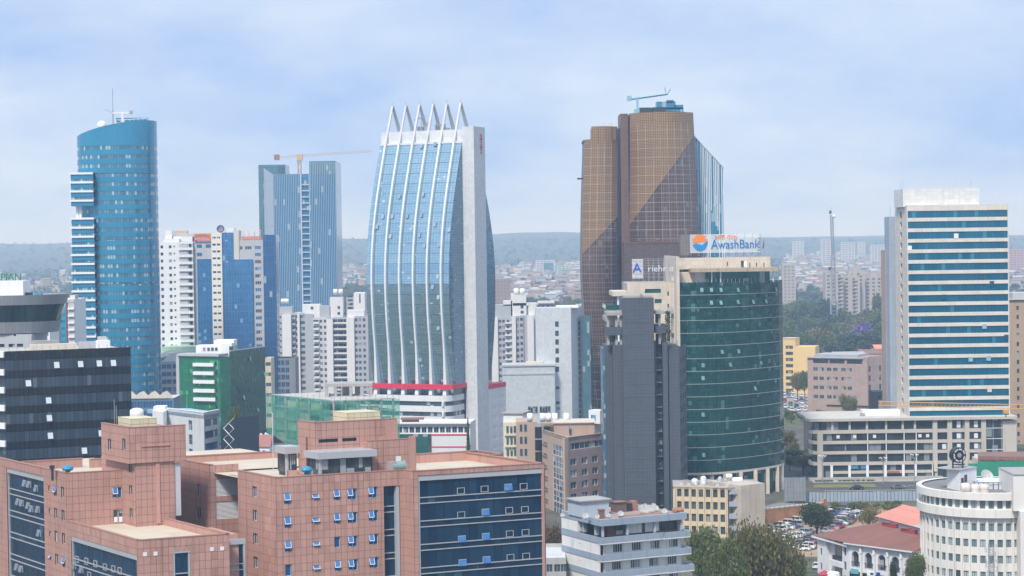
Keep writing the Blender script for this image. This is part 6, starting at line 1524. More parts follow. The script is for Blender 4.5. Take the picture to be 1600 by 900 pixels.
    MB().box(x(529), x(545), y+8, y+8.3, zt, zz(604)-.05).box(x(551), x(563), y+8, y+8.3, zt, zz(604)-.05).build('rear_wall', CREAM, t)
    # worker on the roof
    xx, yy = X(515.5, 598, 616), 598.0; w_ = thing('person', 'worker in dark clothes standing on the white roof of the netted building', 'person', xx, yy, zt)
    V = [(0, 0, .92), (0, 0, 1.15), (0, 0, 1.38), (0, -.01, 1.5), (0, -.02, 1.64), (.11, 0, .88), (.13, .02, .48), (.14, -.02, .08), (-.11, 0, .88), (-.13, -.03, .48), (-.14, .02, .08), (.21, 0, 1.36), (.27, .03, 1.08), (.25, -.08, .84), (-.21, 0, 1.36), (-.27, .03, 1.08), (-.25, -.1, .84)]
    E = [(0, 1), (1, 2), (2, 3), (3, 4), (0, 5), (5, 6), (6, 7), (0, 8), (8, 9), (9, 10), (2, 11), (11, 12), (12, 13), (2, 14), (14, 15), (15, 16)]
    RD = [.15, .15, .17, .06, .11, .1, .075, .05, .1, .075, .05, .07, .05, .04, .07, .05, .04]
    me = bpy.data.meshes.new('body'); me.from_pydata(V, E, []); me.materials.append(paint('dark_clothes', (.03, .035, .05)))
    o = put('body', me); o.parent = w_; sk = o.modifiers.new('Skin', 'SKIN')
    for i, v in enumerate(me.skin_vertices[0].data): v.radius = (RD[i], RD[i]); v.use_root = i == 0
    o.modifiers.new('Subsurf', 'SUBSURF').levels = 1
    return zt
netted_frame()
# ================================================================== lower and farther buildings
TIN = wallm('rusty_tin', (.23, .13, .10), .8, .3, .2); REDROOF = wallm('red_roof', (.225, .10, .08), .8, .25, .12, (30, .45, .05, .2)); SALMON = wallm('salmon_roof', (.60, .25, .19), .8, .15, .1, (30, .5, .05, .15))
PALEB = wallm('pale_blue_render', (.43, .50, .58), .8, .12, .22)
PANEW = glassm('plain_window_glass', (.04, .06, .08), (.12, .16, .19), (1.0, 1.4), .2, .1, .2, (.4, .44, .46))
def simple(label, cat, name, p, q, ytop, depth, us, ww, wh, fl, first, wall, glass=None, roof=None, group=None, nx=2, frames=False, sides=True, fm=None, n=30, par=.8, rec=.22):
    """A plain block from its front corners (px, D): walls with real openings, windows, parapet and roof. Returns the thing, frame, width, top."""
    P = (X(p[0], p[1], ytop+40), p[1]); Q = (X(q[0], q[1], ytop+40), q[1]); W, w = frame(P, Q); zt = zat(*P, ytop)
    t = thing(name, label, cat, *P, 0, group)
    vs = [zt - first - fl*k for k in range(n) if zt - first - fl*k > .6]
    us = [u*w for u in us]
    winwall(t, W, w, 0, zt, us, vs, ww, wh, wall, glass or PANEW, fm or GFRAME, nx, 1, rec, frames)
    b = MB(); b.face([(0, 0, zt), (w, 0, zt), (w, .3, zt), (0, .3, zt)]); b.face([(0, .3, zt), (w, .3, zt), (w, .3, zt-par), (0, .3, zt-par)][::-1])
    for x0, f in ((0, 1), (w, -1)): b.face([(x0, depth, 0), (x0, 0, 0), (x0, 0, zt), (x0, depth, zt)][::f])
    b.face([(w, depth, 0), (0, depth, 0), (0, depth, zt), (w, depth, zt)])
    b.build('side_wall', wall, t, W); MB().face([(0, .3, zt-par), (w, .3, zt-par), (w, depth, zt-par), (0, depth, zt-par)]).build('roof', roof or ROOFG, t, W)
    return t, W, w, zt
def bx(t, name, W, a0, a1, b0, b1, z0, z1, m): return MB().box(a0, a1, b0, b1, z0, z1).build(name, m, t, W)

# ---- white apartment blocks behind the sail tower
def white_flats():
    WH = wallm('flats_white', (.70, .70, .70), .8, .06, .14); GR = wallm('flats_grey', (.40, .42, .46), .8, .08, .1); fl = 3.03
    def bay(t, D, p0, p1, y0, dd, m, wins, ww=1.2, wh=1.35, y1=620):
        x = lambda p: X(p, D, 520); W, w = frame((x(p0), D+dd), (x(p1), D+dd)); zt = Z(y0, D, p0)
        vs = [zt-2.7-fl*k for k in range(16)]
        winwall(t, W, w, 0, zt, [x(p)-x(p0)-ww/2 for p in wins], vs, ww, wh, m, DGLASS, GFRAME, 2)
        MB().box(.01, w-.01, .3, 13, 0, zt-.1).build('bay_core', m, t, W); return W, w, vs
    def balc(t, D, p0, p1, dd, vs, m, hh=1.0):
        for v in vs: MB().box(X(p0, D, 520), X(p1, D, 520), D+dd-1.1, D+dd-.03, v-.55, v-.55+hh).build('balcony', m, t)
    D = 1005
    a = thing('apartment_block', 'white apartment block with a plain left wall right of the blue glass office', 'apartment block', X(460, D), D)
    bay(a, D, 433, 441, 489, 1, GR, [438.3], .9, 1); bay(a, D, 441, 455, 491, 0, WH, []); W, w, vs = bay(a, D, 455, 465, 489, 2.5, GR, [458, 462.5], 1.1, 1.5); balc(a, D, 456, 461, 2.4, vs, GR); bay(a, D, 464.5, 468, 489, .8, WH, []); bay(a, D, 468, 476, 489, 2.5, GR, [470.5, 474], 1.1, 1.5); bay(a, D, 476, 489, 490.5, 1.5, GR, [])
    for p0, p1, y0, y1 in ((435, 455, 475, 489), (471, 499, 471.5, 489), (441, 470, 486.5, 490)): MB().box(X(p0, D), X(p1, D), D+3, D+11, Z(y1+2, D), Z(y0, D)).build('roof_room', GR if p0 == 435 else WH, a)
    for p in (486,): MB().box(X(p-2, D), X(p+2, D), D+2.8, D+3, Z(479, D), Z(475, D)).build('roof_window', DGLASS, a)
    b_ = thing('apartment_block', 'white apartment block with dark balconies in front of the sail tower left edge', 'apartment block', X(530, D-12), D-12); D -= 12
    W, w, vs = bay(b_, D, 489, 510, 496, 1.2, wallm('flats_pale', (.55, .56, .59), .8, .06, .1), [491.5, 495.5, 501, 508], 1.3, 1.4); balc(b_, D, 490, 498, 1.1, vs, WH)
    bay(b_, D, 510, 520, 497.5, 0, WH, []); W, w, vs = bay(b_, D, 520, 541.5, 496, 2.2, GR, [523.5, 530.5, 535.5, 539.8], 2.0, 1.7); balc(b_, D, 520, 541.5, 2.1, vs, WH, .75); bay(b_, D, 541.5, 553.5, 496.5, 0, WH, []); bay(b_, D, 553.5, 575, 494, 1.2, GR, [556.5, 562, 569], 1.2, 1.5)
    for p0, p1, y0, y1 in ((488, 576, 493, 497), (514, 534.5, 461, 496), (541, 568, 481.5, 494), (498, 515, 474, 494)): MB().box(X(p0, D), X(p1, D), D+2.6, D+10, Z(y1, D), Z(y0, D)).build('roof_room', WH if p0 != 498 else GR, b_)
    for y in (475, 484): MB().box(X(526, D), X(530, D), D+2.45, D+2.6, Z(y+4, D), Z(y, D)).build('roof_window', DGLASS, b_)
    lab = ('left', 'right')
    for k, (p, y) in enumerate(((522.5, 461), (531, 461))): tank(X(p, D), D+5, Z(y, D, p), 1.35, 2.2, lab[k] + ' of two white tanks on the stair head left of the sail tower', True)
    for k, (p, y, d2) in enumerate(((440, 475, 13), (446, 475, 13))): tank(X(p, D+d2), D+d2+5, Z(y, D+d2, p), 1.2, 2.1, lab[k] + ' white tank on the grey roof room beside the blue glass office', True)
    D = 1090; c = thing('apartment_block', 'far white block end with one slit window above the other flats', 'apartment block', X(548, D), D)
    MB().box(X(541, D), X(553, D), D, D+12, 0, Z(461, D)).build('rear_wall', GR, c); MB().box(X(553, D), X(570, D), D-2, D+12, 0, Z(454, D)).build('end_wall', WH, c); MB().box(X(561.5, D), X(563.5, D), D-2.1, D-2, Z(470, D), Z(456, D)).build('slit_window', DGLASS, c)
    for y in range(458, 480, 6): MB().box(X(543, D), X(551, D), D-.1, D, Z(y+3, D), Z(y, D)).build('window', DGLASS, c)
    # right of the sail tower
    D = 990; d = thing('apartment_block', 'white apartment block with two roof tanks between the sail tower and brown tower', 'apartment block', X(810, D), D)
    bay(d, D, 768, 778, 496, 0, WH, []); W, w, vs = bay(d, D, 778, 800, 496, 1.3, GR, [781.5, 787, 794], 1.2, 1.4); balc(d, D, 789, 799.5, 1.2, vs, WH, .8); bay(d, D, 800, 806, 494, 0, WH, []); bay(d, D, 806, 812, 494, 1.5, GR, [814-5], 1.3, 1.6); bay(d, D, 812, 818, 493, 1, GR, [815], 1.2, 1.6); bay(d, D, 818, 824, 494, 2, GR, []); bay(d, D, 824, 834, 492, 0, WH, [])
    bay(d, D, 826, 838.5, 474, 3, WH, []); bay(d, D, 838.5, 868, 474, 4, wallm('flats_pale', (.55, .56, .59)), [842, 849, 857, 864], 1.3, 1.5)
    for p0, p1, y0, y1 in ((773, 800, 476, 497), (798, 822, 461, 494), (786, 800, 470, 478), (801, 826, 474, 478), (840, 866, 471.5, 475)): MB().box(X(p0, D), X(p1, D), D+2.6, D+10, Z(y1, D), Z(y0, D)).build('roof_room', WH if p0 != 773 else GR, d)
    for y in (478, 486): MB().box(X(813, D), X(817.5, D), D+2.45, D+2.6, Z(y+4, D), Z(y, D)).build('roof_window', DGLASS, d)
    for k, p in enumerate((806.5, 816)): tank(X(p, D), D+5, Z(461.5, D, p), 1.6, 2.6, lab[k] + ' of two white tanks on the stair head right of the sail tower', True)
white_flats()

def panel_building():
    D = 850; PN = wallm('pale_panel_wall', (.56, .60, .63), .5, .05, .08, (1.15, 1.0, .05, .22)); x = lambda p, d=D: X(p, d, 560); z = lambda y, p=850: Z(y, D, p)
    t = thing('panel_block', 'pale grey panelled block with one column of dark windows left of the brown tower', 'office building', x(850), D)
    W, w = frame((x(838), D), (x(893), D)); zt = z(481); vs = [z(y+8.5) for y in (502.5, 517, 530.5, 544.5, 558.5, 573)] + [z(608.5), z(632), z(641)]
    hs = [(x(868)-x(838), x(873.5)-x(838), v, v+(2.3 if i < 6 else 1.2)) for i, v in enumerate(vs)]
    pierced(t, W, w, 0, zt, hs, PN, .35, 'wall')
    for h in hs: put('window', boxmesh('window', h[1]-h[0], .05, h[3]-h[2], DGLASS), t, W @ T((h[0], .35, h[2])))
    MB().box(x(838), x(893), D+.4, D+22, 0, zt-.3).build('core_wall', PN, t)
    W2, w3 = frame((x(893), D), (X(912, D+14, 560), D+14)); GL = glassm('side_strip_glass', (.08, .2, .26), (.15, .28, .33), (1, 2.4), .4, .1, .1)
    MB().face([(0, 0, 0), (w3, 0, 0), (w3, 0, zt), (0, 0, zt)]).build('side_wall', PN, t, W2)
    for k in range(24): MB().box(w3*.55, w3*.72, -.15, 0, zt-6-2.4*k-1.9, zt-6-2.4*k).build('side_window', GL, t, W2)
    MB().box(x(893)+5, x(893)+8.5, D+5.9, D+10, 0, zt-4).build('stair_glazing', GL, t)
    MB().box(x(871), x(905), D+1, D+18, zt-.3, z(479.2)).build('roof_slab', WHITE, t); MB().box(x(903), x(911), D+13, D+22, zt-4, z(478)).build('roof_room', GREYW, t)
    # low block in front
    l0, l1 = x(785.5), x(866); zl = z(571, 820)
    MB().box(l0, l1, D-6, D+10, 0, zl).build('low_wall', wallm('low_panel_wall', (.50, .545, .575), .5, .05, .1, (1.15, 1.0, .05, .2)), t); MB().box(l0-.3, l1+.3, D-6.4, D+10, zl, z(568.5, 820)).build('coping', GREYW, t)
    MB().box(l0-.2, l1+.1, D-6.25, D-6, z(584, 820), z(581.5, 820)).build('string_course', GREYW, t); MB().box(x(822), x(848), D-3, D+3, zl, z(565, 830)).build('plant_screen', CREAM, t)
    for p0, p1 in ((824, 839), (842, 859)): 
        for k in range(4): a = x(p0)+(x(p1)-x(p0))*k/4; MB().box(a, a+(x(p1)-x(p0))/4-.15, D-6.2, D-6, z(643), z(633)).build('window', DGLASS, t)
panel_building()

def shop_and_sheds():
    D = 648
    t, W, w, zt = simple('white shop building with a red edged sign panel at the sail tower foot', 'shop', 'shop_building', (608, D), (735, D-3), 661, 14, [.03+.075*k for k in range(13)], 1.55, 1.9, 40, 3.2, WHITE, SLB, roof=wallm('shop_roof', (.5, .5, .5), .9), nx=2, n=1)
    s = lambda p: (X(p, D, 690)-X(608, D, 690))
    bx(t, 'eaves', W, -.3, w+.3, -1.2, .3, zt-.25, zt+.2, WHITE)
    bx(t, 'shop_front', W, s(622), s(675), -.15, .05, zt-10.5, zt-3.6, MATS['green_terrace_glass'])
    bx(t, 'sign_panel', W, s(675.5), s(732), -.6, -.05, zt-10.8, zt-3.9, wallm('sign_white', (.74, .74, .76), .6, .05, .05, (1.6, 1.3, .08, .2)))
    RB = MATS['red_band']
    for a0, a1, z0, z1 in ((s(675), s(732.5), zt-4.0, zt-3.6), (s(675), s(675.9), zt-10.8, zt-4.01), (s(676), s(732), zt-7.9, zt-7.6)): bx(t, 'red_frame', W, a0, a1, -.75, -.61, z0, z1, RB)
    c = thing('roof_structure', 'rusty red sheds standing on the white shop roof', 'shed', X(650, D+5), D+5, zt); x = lambda p: X(p, D+5, 660)
    MB().box(x(628), x(654), D+5, D+9, zt-.5, Z(653.5, D+5)).build('shed_wall', TIN, c); MB().box(x(626), x(662), D+4.5, D+9.5, Z(653.5, D+5), Z(651.5, D+5)).build('roof', TIN, c)
    t, W, w, zt = simple('low white house with grey eaves in front of the pale panelled block', 'house', 'small_house', (787, 700), (817, 698), 646, 9, [.3, .62, .8], 1.1, 1.5, 3.2, 4.2, WHITE, n=2); bx(t, 'eaves', W, -.5, w+.5, -.6, 9.5, zt-.1, zt+.35, CONC)
    t, W, w, zt = simple('flat blue tin roofed shed behind the tan office block', 'shed', 'low_shed', (800, 640), (888, 640), 662, 16, [.1+.12*k for k in range(7)], 1.1, 1.2, 3.2, 2.6, GREYW, n=2, roof=wallm('blue_tin', (.25, .36, .48), .6, .15, 0), par=.1)
    t, W, w, zt = simple('small cream block with a blue window against the brown tower foot', 'house', 'small_block', (887, 640), (921, 636), 657, 8, [.2, .45, .6], .9, 1, 3.3, 2.6, wallm('soft_cream', (.64, .63, .57)), n=2); bx(t, 'upper_room', W, w*.78, w*1.3, 3, 7, zt-1, zt+3.3, WHITE); bx(t, 'blue_window', W, w*.9, w*1.1, 2.85, 3, zt-.3, zt+1.8, MATS['bright_blue_glass'])
    # left cluster between blue tower and green block
    t, W, w, zt = simple('grey arched roof building squeezed between blue round tower and green block', 'office building', 'arched_building', (252, 860), (287, 862), 562, 16, [.04, .26, .52, .78], 1.9, 1.9, 3.3, 4.0, GREYW, MATS['bright_blue_glass'], n=8, nx=3)
    b = MB(); prev = None
    for k in range(9):
        a = math.pi/2*k/8; u, v = w*.5*(1-math.cos(a)), 3.6*math.sin(a)
        if prev: b.face([(prev[0], 0, zt+prev[1]-.5), (u, 0, zt+v-.5), (u, 16, zt+v-.5), (prev[0], 16, zt+prev[1]-.5)])
        prev = (u, v)
    b.face([(w*.5, 0, zt+3.1), (w*1.5, 0, zt+3.5), (w*1.5, 16, zt+3.5), (w*.5, 16, zt+3.1)]); b.build('arched_roof', wallm('grey_tin', (.42, .41, .40), .6), t, W)
    MB().face([(.02, -.1, zt-1), (w*.5, -.1, zt+2.9), (w*1.2, -.1, zt+3), (w*1.2, -.1, zt-1)]).build('gable_wall', WHITE, t, W)
    t, W, w, zt = simple('long low block with a pale mint green roof below the white apartment slab', 'hall', 'low_hall', (250, 885), (318, 885), 552, 22, [.1, .5], 1, 1, 3.2, 2.4, GREYW, n=1, roof=wallm('mint_roof', (.42, .58, .42), .8), par=.05); bx(t, 'mint_ridge', W, 0, w, 6, 22, zt-.1, zt+2.4, wallm('mint_roof', (.42, .58, .42)))
    D = 705; t, W, w, zt = simple('low blue glass hall with white zigzag canopy at the blue round tower foot', 'hall', 'glass_hall', (195, D), (272, D), 623, 16, [.02+.12*k for k in range(8)], 1.9, 2.3, 3.5, 3.4, wallm('hall_blue', (.10, .2, .3), .5), MATS['deep_blue_glass'], n=2, roof=CREAM, par=.05)
    for k in range(4):
        a0, a1 = w*(-.05+.24*k), w*(-.05+.24*(k+1)); b = MB(); m_ = (a0+a1)/2
        b.face([(a0, -.4, zt), (m_, -.4, zt+2.1), (m_, 8, zt+2.1), (a0, 8, zt)]); b.face([(m_, -.4, zt+2.1), (a1, -.4, zt), (a1, 8, zt), (m_, 8, zt+2.1)]); b.face([(a0, -.4, zt-.02), (a1, -.4, zt-.02), (m_, -.4, zt+2.1)]); b.build('zigzag_roof', CREAM, t, W)
    # dark annex and slim strip right of the green block
    t, W, w, zt = simple('dark grey annex with blue glass stair under the white flats', 'office building', 'annex', (428, 905), (462, 905), 560, 14, [.15, .35, .55], 1.6, 2.2, 3.3, 3.2, wallm('annex_grey', (.22, .23, .25)), MATS['deep_blue_glass'], n=10)
    t, W, w, zt = simple('slim white and cream block seen edge on behind the green block', 'house', 'slim_block', (412, 850), (424, 850), 560, 12, [.3], 2.2, 1.5, 4.4, 3.2, wallm('warm_cream', (.62, .56, .42)), n=10)
    # white block with blue roof, and the tile patterned panel next to it
    D = 470; q = (X(319, D, 680), D); p = (X(262, D+14, 680), D+14.); r = (X(343.5, D+8, 680), D+8.)
    t = thing('white_office', 'white rendered office with a pale blue roof behind the left pink stair tower', 'office building', *q); zt = zat(*q, 645)
    W1, w1 = frame(p, q); W2_, w2_ = frame(q, r); BWH = wallm('bluish_white', (.60, .62, .64), .8, .12, .2)
    u = along(p, (W1.col[0][0], W1.col[0][1]), 297, 38); hs = [(u-.9, u+.9, zt-4.6-3.4*k, zt-2.2-3.4*k) for k in range(6)]
    pierced(t, W1, w1, 0, zt, hs, BWH, .25)
    for h in hs: window(t, W1, h[0], h[2], 1.8, 2.4, SLB, GFRAME, 2, 2, .22)
    hs = [(w2_*.05, w2_*.86, zt-3.2-2.9*k-.2, zt-1.6-2.9*k) for k in range(9)]; pierced(t, W2_, w2_, 0, zt, hs, wallm('grey_band', (.42, .44, .45)), .3)
    for i, h in enumerate(hs): put('window_band', boxmesh('window_band', h[1]-h[0], .05, h[3]-h[2], SLB if i != 2 else MATS['deep_blue_glass']), t, W2_ @ T((h[0], .28, h[2])))
    MB().prism([(p[0]-6, p[1]+6), (p[0]-2, p[1]+.5), p, q, r, (r[0]-10, r[1]+14)], zt-1.5, zt-.6).build('roof', wallm('blue_roof', (.30, .44, .58), .6, .15, 0), t); MB().wbox(W1, -.05, w1+.05, -.1, .4, zt, zt+.15).wbox(W2_, .0, w2_, -.1, .4, zt+.003, zt+.153).build('coping', WHITE, t)
    MB().prism([(X(236, D+10, 650), D+12.), (X(255, D+6, 650), D+6.), p, (p[0], p[1]+3)], 0, zt-.2).build('curved_end', WHITE, t)
    MB().box(X(244, D+18, 640), X(262, D+18, 640), D+14, D+18, zt-.6, zt+.5).build('roof_tank', WHITE, t)
    for px in (292,): MB().tube((X(px, D+8, 640), D+8, zt-1), (X(px, D+8, 640), D+8, zt+3.4), .06, 4).build('pole', STEEL, t)
    dp = thing('lattice_panel_block', 'dark navy block end with a white diamond pattern beside the white office', 'office building', X(355, D+6), D+6); NV = wallm('navy_wall', (.035, .05, .08), .5, .05, .05)
    zt2 = Z(652, D+6, 365); W, w = frame((X(345, D+7, 680), D+7), (X(366.5, D+4, 680), D+4)); b = MB(); b.face([(0, 0, 0), (w, 0, 0), (w, 0, zt2), (w*.18, 0, zt2-2.4), (0, 0, zt2-2.4)]); b.face([(w, 0, 0), (w, 8, 0), (w, 8, zt2), (w, 0, zt2)]); b.build('panel_wall', NV, dp, W)
    for k in range(5):
        zc = zt2 - 2.6 - 2.6*k
        if k < 4: MB().tube((w*.6, -.1, zc+1.3), (w*.22, -.1, zc), .09, 4).tube((w*.22, -.1, zc), (w*.6, -.1, zc-1.3), .09, 4).tube((w*.6, -.1, zc-1.3), (w*.98, -.1, zc), .09, 4).tube((w*.98, -.1, zc), (w*.6, -.1, zc+1.3), .065, 4).build('diamond', WFRAME, dp, W)
    MB().tube((w*.22, -.1, zt2-2.8), (w, -.1, zt2), .12, 4).build('diamond', WFRAME, dp, W)
    t, W, w, zt = simple('small house with a dull red roof behind the diamond patterned block', 'house', 'red_roof_house', (383, 590), (422, 588), 697, 10, [.2, .5, .7], 1, 1.2, 3.2, 2.4, WHITE, n=1)
    b = MB(); b.face([(-.5, -.5, zt-.1), (w+.5, -.5, zt-.1), (w-1, 5, zt+3), (1, 5, zt+3)]); b.face([(w+.5, 10.5, zt-.1), (-.5, 10.5, zt-.1), (1, 5, zt+3), (w-1, 5, zt+3)]); b.build('pitched_roof', wallm('dull_red_roof', (.32, .15, .12)), t, W)
    c = thing('flower_lamp', 'white five globe street lamp above the dull red house roof', 'street lamp', X(413, 596), 596, 0)
    cx, cz = X(413, 596, 680), Z(680, 596, 413); MB().tube((cx, 596, 0), (cx, 596, cz), .1).build('post', STEEL, c)
    for k in range(5): MB().ball((cx+1.1*math.cos(k*1.257), 596+1.1*math.sin(k*1.257), cz+.3*(k % 2)), .38, 8, 5).build('globe', WHITE, c)
shop_and_sheds()

# ---- tan office, beige grid office, blue and white flats: middle foreground
def tan_office():
    TN = wallm('tan_stucco', (.46, .345, .27), .85, .1, .2); PU = wallm('mauve_tile', (.34, .25, .24), .8, .1, .12, (.9, .9, .05, .2)); BL = SLB
    c = (X(888, 560, 740), 560.); l1 = (X(848, 585, 740), 585.); r = (X(946, 572, 740), 572.)
    t = thing('tan_office', 'tan and mauve office block with stacked blue window bays left of the slate tower', 'office building', *c); zt = zat(*c, 684); fl = 3.32
    W1, w1 = frame(l1, c); W2_, w2_ = frame(c, r)
    vs = [zt-2.9-fl*k for k in range(9)]
    u = w1*.46; hs = [(w1*.42, w1*.86, v-3.2, v-.2) for v in vs[:7]] + [(w1*.03, w1*.2, v-1.2, v-.5) for v in vs[:8]] + [(w1*.3+o, w1*.3+o+1.3, zt-3, zt-.9) for o in (0, 2.5)]
    pierced(t, W1, w1, 0, zt, hs[:15], TN, .35)
    for h in hs[:7]: window(t, W1, h[0], h[2], h[1]-h[0], h[3]-h[2], BL, WFRAME, 4, 2, .1)
    for h in hs[7:15]: MB().box(h[0], h[1], -.25, .1, h[2]-.3, h[2]).build('ledge', TIN, t, W1); put('window', boxmesh('window', h[1]-h[0], .05, h[3]-h[2], DGLASS), t, W1 @ T((h[0], .33, h[2])))
    hs = [(w2_*.06, w2_*.98, zt-3.6, zt-1.7)] + [(w2_*u0, w2_*u0+2.6, v-3.6-1.5, v-3.6+.4) for u0 in (.06, .36, .64, .9) for v in vs[:8] if w2_*u0+2.6 < w2_+2.2]
    hs = [(a, min(b_, w2_-.02), c0, d) for a, b_, c0, d in hs]
    pierced(t, W2_, w2_, 0, zt, hs, PU, .35)
    for h in hs: window(t, W2_, h[0], h[2], h[1]-h[0], h[3]-h[2], DGLASS if R.random() < .6 else BL, WFRAME, 7 if h[1]-h[0] > 5 else 2, 1, .3)
    MB().prism([l1, c, r, (r[0]-3, r[1]+16), (l1[0]+1, l1[1]+10)], zt-1, zt-.6).build('roof', ROOFG, t); MB().wbox(W1, 0, w1, -.15, .3, zt, zt+.2).wbox(W2_, .01, w2_, -.15, .3, zt+.003, zt+.2).build('coping', TN, t)
    MB().wbox(W2_, -1.6, .05, -.12, .6, 0, zt-.01).build('corner_pier', TN, t)
    hh = MB(); x = lambda p, d=572: X(p, d, 670); 
    MB().box(x(866), x(929), 572, 583, zt-.6, Z(661, 572, 900)).build('head_room', wallm('tan_pink', (.45, .32, .26), .85, .1, .15), t); MB().box(x(864), x(931), 571.5, 583.5, Z(661, 572, 900), Z(659.5, 572, 900)).build('roof_plate', CREAM, t); MB().box(x(889), x(893), 571.85, 572, Z(682, 572), Z(667, 572)).build('window', DGLASS, t)
    # left wings
    MB().box(X(807, 592, 720), X(840, 590, 720), 590, 604, 0, Z(659, 590, 830)).build('left_wing', TN, t)
    for k in range(4):
        for p in (812.5, 819.5): MB().box(X(p, 590, 700), X(p+4, 590, 700), 589.85, 590.05, Z(674+19*k, 590), Z(663.5+19*k, 590)).build('window', BL, t)
    MB().box(X(836.5, 588, 720), X(847.5, 588, 720), 588.5, 600, 0, Z(668, 588)).build('stair_glazing', MATS['navy_glass'], t)
    for k in range(6): MB().box(X(836.5, 588, 720), X(847.5, 588, 720), 588.2, 588.5, Z(688+19*k, 588), Z(686+19*k, 588)).build('stair_transom', TN, t)
    MB().box(X(847.5, 586.5, 720), X(866, 584, 720), 584.5, 600, zt-1, Z(661, 586)).build('upper_wall', TN, t)
    for k in range(1): MB().box(X(849.5, 586, 700), X(859.5, 586, 700), 584.3, 584.5, Z(673, 585), Z(667, 585)).build('window', MATS['green_terrace_glass'], t)
    MB().box(X(787, 596, 720), X(807, 596, 720), 596, 606, 0, Z(660, 596, 800)).build('cream_wing', wallm('wing_cream', (.64, .61, .48)), t)
    for k in range(5):
        for p in (791.5, 797.5, 803): MB().box(X(p, 595, 700), X(p+3.5, 595, 700), 595.8, 596.02, Z(677+18*k, 595), Z(666+18*k, 595)).build('window', PANEW, t)
        MB().box(X(789, 595, 700), X(807, 595, 700), 595.4, 595.99, Z(681+18*k, 595), Z(678+18*k, 595)).build('balcony', wallm('wing_cream', (.6, .56, .4)), t)
    names = ('first', 'second', 'third', 'fourth', 'fifth')
    for k, p in enumerate((828, 848, 857, 867, 885)): tank(X(p, 580, 655), 581, Z(660.5, 580, p), 1.3, 1.7, names[k] + ' white water tank from the left on the tan office roof', True)
tan_office()
def beige_office():
    YE = wallm('yellow_cream', (.64, .53, .36), .85, .12, .25); BC = wallm('beige_concrete', (.50, .44, .36), .85, .16, .2, (3.2, 3.2, .05, .25)); fl = 3.2
    p, q = (X(1052, 521, 800), 521.), (X(1137.5, 516.5, 800), 516.5); W, w = frame(p, q); zt = zat(*q, 760)
    t = thing('beige_office', 'beige four storey office with square window grid and blank right wall above the trees', 'office building', *p)
    n = 7; cw = w/(n+.6); us = [cw*.55+cw*k for k in range(n)]; vs = [zt-3.0-fl*k for k in range(4)]
    pierced(t, W, w, 0, zt, [(u, u+1.5, v, v+2.0) for u in us for v in vs], YE, .45)
    for u in us:
        for v in vs: window(t, W, u, v, 1.5, 2.0, DGLASS if R.random() < .6 else PANEW, wallm('dark_green_frame', (.12, .14, .11)), 2, 1, .4)
    for k in range(n+1): MB().box(cw*.3+cw*k-.14, cw*.3+cw*k+.14, -.35, -.01, 0, zt-.8).build('fin', YE, t, W)
    for v in vs: MB().box(.2, w-.2, -.3, -.02, v-.75, v-.3).build('sill_band', YE, t, W) if False else None
    x = lambda p, d: X(p, d, 800); s0, s1 = x(1138, 518.5), x(1159, 518.5)
    MB().box(s0, s1, 519, 532, 0, zt-.6).build('stair_wall', GREYW, t)
    for k in range(5):
        z = zt-1.2-fl*k; MB().box(s0+.02, s1-.02, 517.2, 519, z-1.0, z+.25).build('balcony', wallm('balcony_grey', (.36, .37, .43)), t)
        for o in (.25, .6): MB().box(s0+(s1-s0)*o, s0+(s1-s0)*(o+.3), 518.85, 519, z-3, z-1.1).build('window', DGLASS, t)
    a, b_ = (x(1159, 516), 516.), (x(1195.5, 521), 521.); W2_, w2_ = frame(a, b_); MB().box(0, w2_, 0, 14, 0, zt+.2).build('blank_wall', BC, t, W2_)
    MB().prism([p, q, (s1, 519), b_, (b_[0]-1, b_[1]+13), (p[0]+1, p[1]+14)], zt-1, zt-.4).build('roof', wallm('grey_roof', (.33, .32, .31), .9, .3, 0), t)
    for k, (px, D) in enumerate(((1063, 520.6), (1074, 520), (1095, 519), (1119, 517.8), (1134, 517))): dish('satellite_dish', X(px, D, 760)+.3, D+.8, zt-.4, .48, (-14, 5, -6, 10, 2)[k], ('first', 'second', 'third', 'fourth', 'fifth')[k] + ' white dish from the left along the beige office roof edge')
    for k, (px, yb, r, h) in enumerate(((1085.5, 755, .8, 1.7), (1099, 753, .75, 2.2), (1125, 752.5, .5, 1.9))): D = 524+k; tank(X(px, D, 750), D, zt-.4, r, h, ('widest', 'middle', 'narrowest bluish')[k] + ' of three upright water tanks on the beige office roof', False, WHITE if k < 2 else PALEB)
    tank(X(1153, 524, 755), 525, zt-.4, .8, 2.8, 'lying white cylinder tank on the right of the beige office roof', True); tank(X(1140, 527, 752), 528, zt+.4, .7, 1.7, 'small white lying tank behind the dishes on the beige office roof', True)
    b = MB(); RG = random.Random(6)
    for k in range(16): px = RG.uniform(1068, 1150); d = RG.uniform(520, 529); b.box(X(px, d, 756), X(px, d, 756)+RG.uniform(.6, 2.2), d, d+.7, zt-.5, zt+RG.uniform(0, .9))
    b.build('roof_clutter', CONC, t, None, 'stuff')
beige_office()
